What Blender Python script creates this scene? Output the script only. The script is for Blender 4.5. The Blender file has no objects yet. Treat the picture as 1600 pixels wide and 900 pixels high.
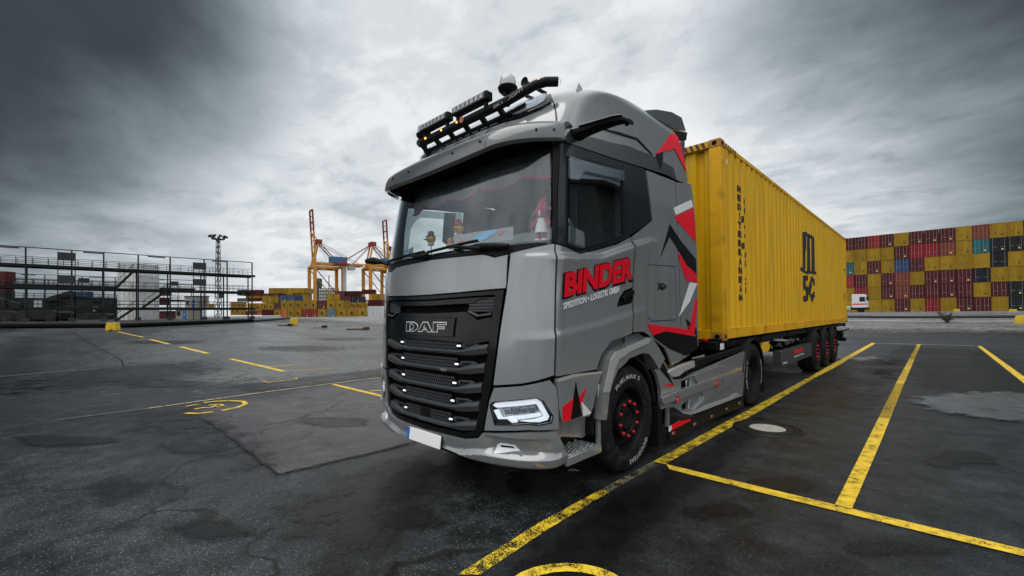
import bpy, bmesh, math, random
from mathutils import Vector, Matrix
random.seed(7)
R = math.radians
scn = bpy.context.scene
COL = scn.collection

# ---------------------------------------------------------------- camera
CAM_F, CAM_CY = 678.05, 482.19          # photo 1600x900, focal length in pixels, principal row
YAW, PIT, ROL = R(44.2335), R(0.6494), R(-0.5794)
CP = Vector((3.3623, -2.3102, 1.5268))
CD = Vector((-math.sin(YAW) * math.cos(PIT), math.cos(YAW) * math.cos(PIT), math.sin(PIT)))
_r = Vector((math.cos(YAW), math.sin(YAW), 0))
_u = _r.cross(CD)
CR = _r * math.cos(ROL) + _u * math.sin(ROL)
CU = _u * math.cos(ROL) - _r * math.sin(ROL)
cam = bpy.data.cameras.new('camera')
camo = bpy.data.objects.new('camera', cam)
COL.objects.link(camo)
cam.sensor_width = 36
cam.lens = 36 * CAM_F / 1600
cam.shift_y = (CAM_CY - 450) / 1600
cam.clip_start = 0.05
cam.clip_end = 9000
M3 = Matrix((CR, CU, -CD)).transposed()
camo.matrix_world = Matrix.Translation(CP) @ M3.to_4x4()
scn.camera = camo

# ---------------------------------------------------------------- sky, sun, exposure
SUN_EL, SUN_AZ = R(72), R(200)          # overcast: a weak, very soft sun behind the cloud
w = bpy.data.worlds.new('World')
scn.world = w
w.use_nodes = True
nt = w.node_tree
nt.nodes.clear()
def N(t, **k):
    n = nt.nodes.new(t)
    for a, b in k.items():
        if a.startswith('i_'):
            n.inputs[a[2:]].default_value = b
        else:
            setattr(n, a, b)
    return n
def LK(a, b): nt.links.new(a, b)
def mathn(op, a, b=None, c=None, clamp=False):
    n = nt.nodes.new('ShaderNodeMath'); n.operation = op; n.use_clamp = clamp
    for i, v in enumerate((a, b, c)):
        if v is None: continue
        if isinstance(v, (int, float)): n.inputs[i].default_value = v
        else: nt.links.new(v, n.inputs[i])
    return n.outputs[0]
sky = N('ShaderNodeTexSky')
sky.sky_type = 'NISHITA'; sky.sun_disc = False
sky.sun_elevation = SUN_EL; sky.sun_rotation = SUN_AZ
sky.air_density = 1.0; sky.dust_density = 3.0
tc = N('ShaderNodeTexCoord')
sep = N('ShaderNodeSeparateXYZ'); LK(tc.outputs['Generated'], sep.inputs[0])
# project the direction on a cloud layer
zz = mathn('MAXIMUM', sep.outputs[2], 0.0)
den = mathn('ADD', zz, 0.16)
cx = mathn('DIVIDE', sep.outputs[0], den); cy = mathn('DIVIDE', sep.outputs[1], den)
cmb = N('ShaderNodeCombineXYZ'); LK(cx, cmb.inputs[0]); LK(cy, cmb.inputs[1])
mp = N('ShaderNodeMapping'); LK(cmb.outputs[0], mp.inputs[0])
mp.inputs['Rotation'].default_value = (0, 0, R(-20)); mp.inputs['Scale'].default_value = (0.8, 1.05, 1)
n1 = N('ShaderNodeTexNoise', i_Scale=0.9, i_Detail=9.0, i_Roughness=0.5, i_Distortion=0.25); LK(mp.outputs[0], n1.inputs[0])
n2 = N('ShaderNodeTexNoise', i_Scale=4.2, i_Detail=12.0, i_Roughness=0.6, i_Distortion=0.3); LK(mp.outputs[0], n2.inputs[0])
def rampn(src, stops, interp='EASE'):
    r = nt.nodes.new('ShaderNodeValToRGB'); nt.links.new(src, r.inputs[0])
    r.color_ramp.interpolation = interp
    e = r.color_ramp.elements
    while len(e) < len(stops): e.new(0.5)
    for i, (p, c) in enumerate(stops):
        e[i].position = p
        e[i].color = (c, c, c, 1) if isinstance(c, (int, float)) else (*c, 1)
    return r.outputs[0]
clouds = mathn('ADD', mathn('MULTIPLY', n1.outputs[0], 0.55), mathn('MULTIPLY', n2.outputs[0], 0.45))
# the overcast is thin and bright ahead (toward the quay), darkened to the left and right, brighter behind
def dotw(v):
    n = nt.nodes.new('ShaderNodeVectorMath'); n.operation = 'DOT_PRODUCT'
    LK(tc.outputs['Generated'], n.inputs[0]); n.inputs[1].default_value = v
    return n.outputs['Value']
def mrange(src, a, b, c, d, smooth=True):
    n = nt.nodes.new('ShaderNodeMapRange'); n.interpolation_type = 'SMOOTHSTEP' if smooth else 'LINEAR'
    LK(src, n.inputs[0])
    for i, v in enumerate((a, b, c, d)): n.inputs[i + 1].default_value = v
    return n.outputs[0]
# cloud banks left and right, deepened to put lens vignetting into the sky; behind, made brighter to light the truck
fw = dotw((-0.70, 0.71, 0.0)); lt = dotw((-0.71, -0.70, 0.0))
wob = mathn('MULTIPLY', mathn('SUBTRACT', n1.outputs[0], 0.5), 0.55)
frontk = mrange(fw, 0.05, 0.40, 0.0, 1.0)
upk = mrange(sep.outputs[2], 0.10, 0.55, 0.0, 0.26)
bank_vig_l = mrange(mathn('ADD', mathn('ADD', lt, wob), upk), 0.47, 0.89, 0.0, 0.93)
bank_vig_r = mrange(mathn('ADD', mathn('ADD', mathn('MULTIPLY', lt, -1.0), wob), upk), 0.52, 0.92, 0.0, 0.92)
bank_vig = mathn('MULTIPLY', mathn('MAXIMUM', bank_vig_l, bank_vig_r), frontk)
open_ = mathn('MULTIPLY', mathn('SUBTRACT', 1.0, bank_vig), mrange(fw, -0.2, 0.6, 0.95, 0.72))
cl = rampn(clouds, [(0.38, 0.68), (0.46, 0.86), (0.53, 1.0), (0.62, 1.10)], 'EASE')
bright = mathn('MULTIPLY', open_, cl)
tint = nt.nodes.new('ShaderNodeMix'); tint.data_type = 'RGBA'
tf = rampn(bright, [(0.05, 0.0), (0.75, 1.0)], 'LINEAR')
LK(tf, tint.inputs[0])
tint.inputs[6].default_value = (0.70, 0.88, 1.0, 1); tint.inputs[7].default_value = (0.96, 0.98, 1.0, 1)
sc_ = nt.nodes.new('ShaderNodeVectorMath'); sc_.operation = 'SCALE'
LK(tint.outputs[2], sc_.inputs[0]); LK(mathn('MULTIPLY', bright, 13.5), sc_.inputs['Scale'])
mxs = nt.nodes.new('ShaderNodeMix'); mxs.data_type = 'RGBA'
mxs.inputs[0].default_value = 0.97
LK(sky.outputs[0], mxs.inputs[6]); LK(sc_.outputs[0], mxs.inputs[7])
bg = N('ShaderNodeBackground'); bg.inputs['Strength'].default_value = 0.092
LK(mxs.outputs[2], bg.inputs[0])
wo = N('ShaderNodeOutputWorld'); LK(bg.outputs[0], wo.inputs[0])

sl = bpy.data.lights.new('sun', 'SUN'); so = bpy.data.objects.new('sun', sl); COL.objects.link(so)
sl.energy = 1.5; sl.angle = R(60); sl.color = (1, 0.97, 0.93)
sv = Vector((math.sin(SUN_AZ) * math.cos(SUN_EL), math.cos(SUN_AZ) * math.cos(SUN_EL), math.sin(SUN_EL)))
so.rotation_euler = (-sv).to_track_quat('-Z', 'Y').to_euler()
scn.view_settings.view_transform = 'Standard'
scn.view_settings.look = 'None'
scn.view_settings.exposure = 0.0
scn.view_settings.gamma = 1.0

# ---------------------------------------------------------------- helpers
def ray(px, py):
    return CD + CR * ((px - 800) / CAM_F) - CU * ((py - CAM_CY) / CAM_F)
def on(axis, val, px, py):
    v = ray(px, py); t = (val - CP[axis]) / v[axis]
    return CP + v * t
def at_depth(px, py, depth):
    return CP + ray(px, py) * depth

def tag(o, label=None, cat=None, group=None, kind=None):
    if label: o['label'] = label
    if cat: o['category'] = cat
    if group: o['group'] = group
    if kind: o['kind'] = kind
    return o
def empty(name, loc=(0, 0, 0), rz=0, label=None, cat=None, group=None):
    o = bpy.data.objects.new(name, None); COL.objects.link(o)
    o.empty_display_size = 0.2
    o.location = loc; o.rotation_euler = (0, 0, rz)
    bpy_m = Matrix.Translation(Vector(loc)) @ Matrix.Rotation(rz, 4, 'Z')
    WM[o.name] = bpy_m
    return tag(o, label, cat, group)
WM = {}
def link(name, me, parent=None, world=False):
    o = bpy.data.objects.new(name, me); COL.objects.link(o)
    WM[o.name] = Matrix.Identity(4)
    if parent is not None:
        o.parent = parent
        if world:
            o.matrix_parent_inverse = WM[parent.name].inverted()
            WM[o.name] = Matrix.Identity(4)
        else:
            WM[o.name] = WM[parent.name].copy()
    return o
def copy_tree(o, parent=None):
    c = o.copy(); COL.objects.link(c); c.parent = parent
    WM[c.name] = WM[o.name].copy()
    for ch in o.children: copy_tree(ch, c)
    return c

class MB:
    def __init__(s): s.v = []; s.f = []; s.m = []; s.mi = 0
    def quad(s, *p):
        b = len(s.v); s.v += [tuple(q) for q in p]; s.f.append(tuple(range(b, b + len(p)))); s.m.append(s.mi)
    def raw(s, vs, fs):
        b = len(s.v); s.v += [tuple(q) for q in vs]
        for f in fs: s.f.append(tuple(b + i for i in f)); s.m.append(s.mi)
        return s
    def box(s, c, d, rot=None):
        hx, hy, hz = d[0] / 2, d[1] / 2, d[2] / 2
        vs = [Vector((x, y, z)) for x in (-hx, hx) for y in (-hy, hy) for z in (-hz, hz)]
        if rot is not None: vs = [rot @ v for v in vs]
        return s.raw([v + Vector(c) for v in vs], [(0, 1, 3, 2), (4, 6, 7, 5), (0, 4, 5, 1), (2, 3, 7, 6), (0, 2, 6, 4), (1, 5, 7, 3)])
    def b2(s, lo, hi):
        return s.box([(lo[i] + hi[i]) / 2 for i in range(3)], [abs(hi[i] - lo[i]) for i in range(3)])
    def bar(s, p, q, w, h=None, up=(0, 0, 1)):
        p = Vector(p); q = Vector(q); h = w if h is None else h
        d = q - p
        if d.length < 1e-6: return s
        d.normalize(); u = Vector(up)
        if abs(d.dot(u)) > 0.99: u = Vector((1, 0, 0))
        a = d.cross(u).normalized(); b = a.cross(d)
        vs = [P + a * (i * w / 2) + b * (j * h / 2) for P in (p, q) for i, j in ((-1, -1), (1, -1), (1, 1), (-1, 1))]
        return s.raw(vs, [(0, 3, 2, 1), (4, 5, 6, 7), (0, 1, 5, 4), (1, 2, 6, 5), (2, 3, 7, 6), (3, 0, 4, 7)])
    def tube(s, pts, r, n=8, cap=True):
        pts = [Vector(p) for p in pts]; k = len(pts)
        rs = r if isinstance(r, (list, tuple)) else [r] * k
        t0 = (pts[1] - pts[0]).normalized()
        u = Vector((0, 0, 1)) if abs(t0.z) < 0.9 else Vector((1, 0, 0))
        a = t0.cross(u).normalized()
        vs = []; fs = []
        for i, p in enumerate(pts):
            t = (pts[min(i + 1, k - 1)] - pts[max(i - 1, 0)]).normalized()
            a = (a - t * a.dot(t)).normalized(); b = t.cross(a)
            for j in range(n):
                th = 2 * math.pi * j / n
                vs.append(p + (a * math.cos(th) + b * math.sin(th)) * rs[i])
        for i in range(k - 1):
            for j in range(n):
                fs.append((i * n + j, i * n + (j + 1) % n, (i + 1) * n + (j + 1) % n, (i + 1) * n + j))
        if cap:
            fs.append(tuple(range(n - 1, -1, -1))); fs.append(tuple((k - 1) * n + j for j in range(n)))
        return s.raw(vs, fs)
    def lathe(s, prof, c, axis='x', n=32, a0=0, a1=2 * math.pi, closed=False):
        # prof: (radius, offset along axis)
        full = abs(a1 - a0 - 2 * math.pi) < 1e-6
        m = n if full else n + 1
        vs = []; fs = []
        for i in range(m):
            a = a0 + (a1 - a0) * i / n; ca, sa = math.cos(a), math.sin(a)
            for r, h in prof:
                if axis == 'x': p = (c[0] + h, c[1] + r * ca, c[2] + r * sa)
                elif axis == 'y': p = (c[0] + r * ca, c[1] + h, c[2] + r * sa)
                else: p = (c[0] + r * ca, c[1] + r * sa, c[2] + h)
                vs.append(p)
        k = len(prof)
        for i in range(n):
            i2 = (i + 1) % m
            for j in range(k if closed else k - 1):
                j2 = (j + 1) % k
                fs.append((i * k + j, i * k + j2, i2 * k + j2, i2 * k + j))
        if not full and closed:
            fs.append(tuple(range(k))); fs.append(tuple((m - 1) * k + j for j in range(k - 1, -1, -1)))
        return s.raw(vs, fs)
    def prism(s, poly, f3, th):
        """poly: 2-D outline, f3(a,b,t)->3-D with t in {0,th}"""
        n = len(poly)
        vs = [f3(a, b, 0) for a, b in poly] + [f3(a, b, th) for a, b in poly]
        fs = [tuple(range(n)), tuple(range(2 * n - 1, n - 1, -1))]
        for i in range(n):
            j = (i + 1) % n; fs.append((i, i + n, j + n, j))
        return s.raw(vs, fs)
    def build(s, name, mat, parent=None, smooth=None, bevel=0, seg=2, world=False):
        me = bpy.data.meshes.new(name)
        me.from_pydata(s.v, [], s.f)
        mats = mat if isinstance(mat, (list, tuple)) else [mat]
        for m in mats: me.materials.append(m)
        if len(mats) > 1:
            for p, i in zip(me.polygons, s.m): p.material_index = i
        bm = bmesh.new(); bm.from_mesh(me)
        bmesh.ops.remove_doubles(bm, verts=bm.verts, dist=1e-5)
        bmesh.ops.recalc_face_normals(bm, faces=bm.faces)
        bm.to_mesh(me); bm.free()
        if smooth is not None:
            me.shade_smooth(); me.set_sharp_from_angle(angle=R(smooth))
        o = link(name, me, parent, world)
        if bevel:
            b = o.modifiers.new('bevel', 'BEVEL'); b.width = bevel; b.segments = seg
            b.limit_method = 'ANGLE'; b.angle_limit = R(40); b.harden_normals = False
            if smooth is None:
                me.shade_smooth(); me.set_sharp_from_angle(angle=R(35))
        return o

# ---------------------------------------------------------------- materials
MATS = {}
def mat(name, col, rough=0.5, metal=0.0, noise=0.0, nscale=6.0, coat=0.0, bump=0.0, bscale=60.0, rnoise=0.0,
        alpha=1.0, emit=0.0, dirt=0.0, dcol=(0.05, 0.045, 0.04), vary=0.0, spec=0.5, streak=False, ior=1.5):
    m = bpy.data.materials.new(name); m.use_nodes = True
    t = m.node_tree; b = t.nodes['Principled BSDF']
    b.inputs['Base Color'].default_value = (*col, 1); b.inputs['Roughness'].default_value = rough
    b.inputs['Metallic'].default_value = metal; b.inputs['Coat Weight'].default_value = coat
    b.inputs['Coat Roughness'].default_value = 0.04
    b.inputs['Specular IOR Level'].default_value = spec; b.inputs['IOR'].default_value = ior
    if alpha < 1: b.inputs['Alpha'].default_value = alpha
    if emit:
        b.inputs['Emission Color'].default_value = (*col, 1); b.inputs['Emission Strength'].default_value = emit
    if noise or dirt or rnoise or bump or vary:
        tc = t.nodes.new('ShaderNodeTexCoord')
        src = tc.outputs['Object']
        if streak:
            mp = t.nodes.new('ShaderNodeMapping'); mp.inputs['Scale'].default_value = (4, 4, 0.35)
            t.links.new(src, mp.inputs[0]); ssrc = mp.outputs[0]
        else: ssrc = src
        oi = t.nodes.new('ShaderNodeObjectInfo')
        nz = t.nodes.new('ShaderNodeTexNoise'); nz.inputs['Scale'].default_value = nscale
        nz.inputs['Detail'].default_value = 6; nz.noise_dimensions = '4D'
        t.links.new(ssrc, nz.inputs['Vector']); 
        mw = t.nodes.new('ShaderNodeMath'); mw.operation = 'MULTIPLY'; mw.inputs[1].default_value = 30
        t.links.new(oi.outputs['Random'], mw.inputs[0]); t.links.new(mw.outputs[0], nz.inputs['W'])
        cur = None
        if noise or vary:
            mr = t.nodes.new('ShaderNodeMapRange')
            mr.inputs['From Min'].default_value = 0.3; mr.inputs['From Max'].default_value = 0.7
            mr.inputs['To Min'].default_value = 1 - noise; mr.inputs['To Max'].default_value = 1 + noise
            t.links.new(nz.outputs[0], mr.inputs[0]); f = mr.outputs[0]
            if vary:
                mv = t.nodes.new('ShaderNodeMapRange'); mv.inputs['To Min'].default_value = 1 - vary; mv.inputs['To Max'].default_value = 1 + vary
                t.links.new(oi.outputs['Random'], mv.inputs[0])
                mm = t.nodes.new('ShaderNodeMath'); mm.operation = 'MULTIPLY'
                t.links.new(f, mm.inputs[0]); t.links.new(mv.outputs[0], mm.inputs[1]); f = mm.outputs[0]
            vm = t.nodes.new('ShaderNodeVectorMath'); vm.operation = 'SCALE'
            vm.inputs[0].default_value = col; t.links.new(f, vm.inputs['Scale']); cur = vm.outputs[0]
        if dirt:
            n2 = t.nodes.new('ShaderNodeTexNoise'); n2.inputs['Scale'].default_value = nscale * 1.7; n2.inputs['Detail'].default_value = 8
            t.links.new(ssrc, n2.inputs['Vector'])
            mr2 = t.nodes.new('ShaderNodeMapRange'); mr2.inputs['From Min'].default_value = 0.5; mr2.inputs['From Max'].default_value = 0.72
            mr2.inputs['To Max'].default_value = dirt; t.links.new(n2.outputs[0], mr2.inputs[0])
            mx = t.nodes.new('ShaderNodeMix'); mx.data_type = 'RGBA'
            t.links.new(mr2.outputs[0], mx.inputs[0])
            if cur: t.links.new(cur, mx.inputs[6])
            else: mx.inputs[6].default_value = (*col, 1)
            mx.inputs[7].default_value = (*dcol, 1); cur = mx.outputs[2]
        if cur: t.links.new(cur, b.inputs['Base Color'])
        if rnoise:
            n3 = t.nodes.new('ShaderNodeTexNoise'); n3.inputs['Scale'].default_value = nscale * 2.3; n3.inputs['Detail'].default_value = 5
            t.links.new(src, n3.inputs['Vector'])
            mr3 = t.nodes.new('ShaderNodeMapRange'); mr3.inputs['From Min'].default_value = 0.35; mr3.inputs['From Max'].default_value = 0.65
            mr3.inputs['To Min'].default_value = max(0.02, rough - rnoise); mr3.inputs['To Max'].default_value = min(1, rough + rnoise)
            t.links.new(n3.outputs[0], mr3.inputs[0]); t.links.new(mr3.outputs[0], b.inputs['Roughness'])
        if bump:
            n4 = t.nodes.new('ShaderNodeTexNoise'); n4.inputs['Scale'].default_value = bscale; n4.inputs['Detail'].default_value = 4
            t.links.new(src, n4.inputs['Vector'])
            bp = t.nodes.new('ShaderNodeBump'); bp.inputs['Strength'].default_value = bump; bp.inputs['Distance'].default_value = 0.01
            t.links.new(n4.outputs[0], bp.inputs['Height']); t.links.new(bp.outputs[0], b.inputs['Normal'])
    MATS[name] = m
    return m
GREY = mat('grey_paint', (0.26, 0.272, 0.28), 0.18, 0.3, noise=0.03, nscale=1.2, coat=1.0, dirt=.35, dcol=(.19, .19, .185), streak=True)
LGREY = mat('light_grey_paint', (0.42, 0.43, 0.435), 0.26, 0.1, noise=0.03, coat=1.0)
DGREY = mat('dark_grey_paint', (0.009, 0.014, 0.017), 0.3, 0.0, spec=.2, coat=0.2, noise=0.05)
VISOR = mat('visor_grey', (0.08, 0.088, 0.094), 0.22, 0.1, coat=0.9, noise=0.05)
BAND = mat('band_dark_grey', (0.035, 0.043, 0.050), 0.25, 0.1, coat=0.5, noise=0.05)
SILV = mat('bright_silver', (0.8, 0.8, 0.8), 0.35, 0.3)
BLACK = mat('gloss_black', (0.004, 0.005, 0.006), 0.1, 0.0, coat=.2, spec=.15)
SATIN = mat('satin_black', (0.007, 0.008, 0.009), 0.42, noise=0.1, spec=.12)
GUN = mat('gunmetal_slat', (0.05, 0.054, 0.058), 0.25, 0.1, coat=0.25, noise=0.05, spec=.2)
PLAST = mat('black_plastic', (0.010, 0.011, 0.012), 0.6, spec=.12, noise=0.15, bump=0.1, bscale=150)
DEEP = mat('underbody_black', (0.005, 0.005, 0.005), 0.9, spec=.1, noise=0.3)
RED = mat('red_vinyl', (0.78, 0.004, 0.018), 0.35, coat=0.15, spec=.3)
LRED = mat('red_nut_cap', (0.50, 0.006, 0.02), 0.45)
WHITE = mat('white_vinyl', (0.75, 0.76, 0.77), 0.35, coat=0.3)
BLKV = mat('black_vinyl', (0.005, 0.006, 0.007), 0.3, coat=0.1, spec=.15)
CHROME = mat('chrome', (0.75, 0.76, 0.78), 0.12, 1.0)
ALU = mat('aluminium', (0.42, 0.43, 0.44), 0.35, 1.0, noise=0.1, rnoise=0.1)
LENS = mat('lamp_white', (0.85, 0.87, 0.9), 0.15, 0.0, coat=1.0)
DRL = mat('daytime_light', (0.85, 0.88, 0.92), 0.2, coat=1.0, emit=0.6)
LED = mat('led_white', (0.9, 0.93, 1.0), 0.3, emit=1.1)
REDL = mat('red_lamp', (0.6, 0.02, 0.015), 0.2, emit=0.08, coat=1)
AMB = mat('amber_lamp', (1.0, 0.32, 0.05), 0.3, emit=3.0)
RUB = mat('tyre_rubber', (0.010, 0.010, 0.0105), 0.62, spec=.15, noise=0.25, nscale=9, rnoise=0.12, bump=0.08, bscale=90, dirt=0.65, dcol=(0.045, 0.042, 0.04))
YEL = mat('container_yellow', (0.74, 0.43, 0.004), 0.42, spec=.3, noise=0.10, nscale=1.1, rnoise=0.12, dirt=0.35, dcol=(0.30, 0.15, 0.012), streak=True, bump=0.05)
YELB = mat('container_yellow_rail', (0.74, 0.39, 0.006), 0.5, spec=.3, noise=0.15, nscale=2, dirt=0.55, dcol=(0.15, 0.07, 0.02))
RUST = mat('rusty_yellow', (0.42, 0.19, 0.015), 0.6, noise=0.3, nscale=9, dirt=0.9, dcol=(0.12, 0.045, 0.015))
BLKP = mat('black_print', (0.012, 0.012, 0.012), 0.5, noise=0.2)
TWHITE = mat('tyre_white_print', (0.42, 0.42, 0.41), 0.6, dirt=0.6, nscale=14)
FAB = mat('seat_fabric', (0.05, 0.052, 0.055), 0.9, noise=0.3)
CURT = mat('curtain_grey', (0.20, 0.21, 0.215), 0.95, noise=0.2)
INT = mat('interior_trim', (0.09, 0.095, 0.10), 0.7, noise=0.2)
INTL = mat('interior_light_trim', (0.32, 0.33, 0.33), 0.7, noise=0.15)

def glass(name, tint, rmix, alpha):
    m = bpy.data.materials.new(name); m.use_nodes = True
    t = m.node_tree; t.nodes.clear()
    o = t.nodes.new('ShaderNodeOutputMaterial')
    tr = t.nodes.new('ShaderNodeBsdfTransparent'); tr.inputs[0].default_value = (*tint, 1)
    gl = t.nodes.new('ShaderNodeBsdfGlossy'); gl.inputs['Roughness'].default_value = 0.02; gl.inputs[0].default_value = (0.9, 0.95, 1, 1)
    fr = t.nodes.new('ShaderNodeLayerWeight'); fr.inputs[0].default_value = 0.5
    pw = t.nodes.new('ShaderNodeMath'); pw.operation = 'POWER'; pw.inputs[1].default_value = 4.0
    t.links.new(fr.outputs['Facing'], pw.inputs[0])
    mu = t.nodes.new('ShaderNodeMath'); mu.operation = 'MULTIPLY_ADD'; mu.inputs[1].default_value = rmix * .6; mu.inputs[2].default_value = alpha * .5; mu.use_clamp = True
    t.links.new(pw.outputs[0], mu.inputs[0])
    mx = t.nodes.new('ShaderNodeMixShader')
    t.links.new(mu.outputs[0], mx.inputs[0]); t.links.new(tr.outputs[0], mx.inputs[1]); t.links.new(gl.outputs[0], mx.inputs[2])
    t.links.new(mx.outputs[0], o.inputs[0])
    return m
WGLASS = glass('windscreen_glass', (0.93, 0.96, 0.965), 1.3, 0.12)
SGLASS = glass('side_glass', (0.86, 0.90, 0.90), 1.5, 0.12)
TGLASS = glass('smoked_acrylic', (0.68, 0.72, 0.74), 1.5, 0.2)
CLEAR = glass('clear_lens', (0.93, 0.95, 0.97), 1.2, 0.06)


ZK=[0.20,0.30,0.45,0.60,0.80,1.10,1.50,1.80,2.05,2.12,2.50,2.90,3.05,3.20,3.40,3.55,3.70,3.82,3.92,3.98]
FK=[0.10,0.05,0.00,-0.01,-0.01,0.00,0.02,0.04,0.07,0.09,0.17,0.26,0.32,0.395,0.545,0.72,1.0,1.42,2.05,2.60]
WK=[1.16,1.22,1.245,1.25,1.25,1.25,1.25,1.25,1.25,1.25,1.235,1.21,1.20,1.185,1.15,1.12,1.08,1.02,0.93,0.82]
DK=[0.46,0.46,0.46,0.46,0.45,0.43,0.43,0.43,0.42,0.41,0.38,0.35,0.34,0.36,0.40,0.45,0.50,0.55,0.50,0.30]
NK=[2.4,2.4,2.4,2.5,2.5,2.5,2.5,2.5,2.5,2.5,2.5,2.5,2.5,2.5,2.5,2.5,2.5,2.5,2.5,2.5]
def ip(z,K):
    if z<=ZK[0]: return K[0]
    for i in range(len(ZK)-1):
        if z<=ZK[i+1]:
            t=(z-ZK[i])/(ZK[i+1]-ZK[i])
            def m(j):
                if j<=0 or j>=len(K)-1: return 0.0 if j>0 else (K[1]-K[0])/(ZK[1]-ZK[0])
                return (K[j+1]-K[j-1])/(ZK[j+1]-ZK[j-1])
            h=ZK[i+1]-ZK[i];a=K[i];b=K[i+1];ma=m(i)*h;mb=m(i+1)*h
            return (2*t**3-3*t*t+1)*a+(t**3-2*t*t+t)*ma+(-2*t**3+3*t*t)*b+(t**3-t*t)*mb
    return K[-1]
YC=1.3
def base(q,z):
    F,W,D,N=ip(z,FK),ip(z,WK),ip(z,DK),ip(z,NK)
    s=1 if q>=0 else -1; a=abs(q)
    yc=YC+max(0,F+D-YC+.05)
    if a>=1: return (s*W, yc+(a-1)*YC, z)
    ph=a*math.pi/2
    dx,dy=math.sin(ph),-math.cos(ph)
    # intersect ray from (0,yc) with outline y=F+D*(1-(1-(x/W)^N)^(1/N)) or side
    lo,hi=0.0,4.0
    def inside(r):
        x=dx*r;y=yc+dy*r
        if x>=W: return False
        yo=F+D*(1-(1-(x/W)**N)**(1/N))
        return y>=yo
    for _ in range(40):
        m=(lo+hi)/2
        if inside(m): lo=m
        else: hi=m
    return (s*dx*lo,yc+dy*lo,z)
def xy2q(x,y,z):
    F,D=ip(z,FK),ip(z,DK); yc=YC+max(0,F+D-YC+.05)
    s=1 if x>=0 else -1
    if y>=yc: return s*(1+(y-yc)/YC)
    return s*math.atan2(abs(x),yc-y)/(math.pi/2)
def depth_out(x,y,z):
    """>0 when outside shell"""
    F,W,D,N=ip(z,FK),ip(z,WK),ip(z,DK),ip(z,NK)
    if abs(x)>=W: return True
    yo=F+D*(1-(1-(abs(x)/W)**N)**(1/N))
    return y<yo
# ---------------------------------------------------------------- the cab's skin: a smooth shell q (round the plan) x z (height)
def relief(x, y, z):
    """pressed shoulder lines and lower flare of the cab side"""
    if abs(x) < 1.0 or y > 2.62: return 0.0
    o = 0.0
    for (pts, amp, fade, y0, y1) in CREASE:
        if y < y0 - .15 or y > y1 + .15: continue
        zc = None
        for (a, b), (c, d) in zip(pts, pts[1:]):
            if a <= y <= c: zc = b + (d - b) * (y - a) / (c - a)
        if zc is None: zc = pts[0][1] if y < pts[0][0] else pts[-1][1]
        k = min(1, max(0, (y - (y0 - .15)) / .3)) * min(1, max(0, ((y1 + .15) - y) / .3))
        dz = zc - z
        if dz > -0.022: o += amp * k * min(1, (dz + 0.022) / 0.044) * math.exp(-max(0, dz - .02) / fade)
    return o
CREASE = [([(0.30, 1.985), (0.6, 1.99), (1.0, 2.03), (1.6, 2.20), (2.0, 2.30)], 0.034, 0.20, 0.25, 2.0),
          ([(0.30, 1.36), (1.0, 1.44), (1.7, 1.56)], 0.016, 0.25, 0.2, 1.75)]
def surf(q, z, off=0.0):
    e = 1e-3
    p = Vector(base(q, z)); pq = Vector(base(q + e, z)); pz = Vector(base(q, z + e)) if z < 3.97 else p * 2 - Vector(base(q, z - e))
    n = (pq - p).cross(pz - p)
    if n.length < 1e-12: n = Vector((0, 0, 1))
    n.normalize()
    return p + n * (off + relief(*p))
def QZ(px, py):
    """photo pixel -> (q, z) on the cab skin, seen side"""
    v = ray(px, py); t = 1.5
    while t < 9:
        P = CP + v * t
        if not depth_out(*P): break
        t += .01
    lo, hi = t - .01, t
    for _ in range(24):
        m = (lo + hi) / 2
        if depth_out(*(CP + v * m)): lo = m
        else: hi = m
    P = CP + v * hi
    return (xy2q(*P), P.z)

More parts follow.
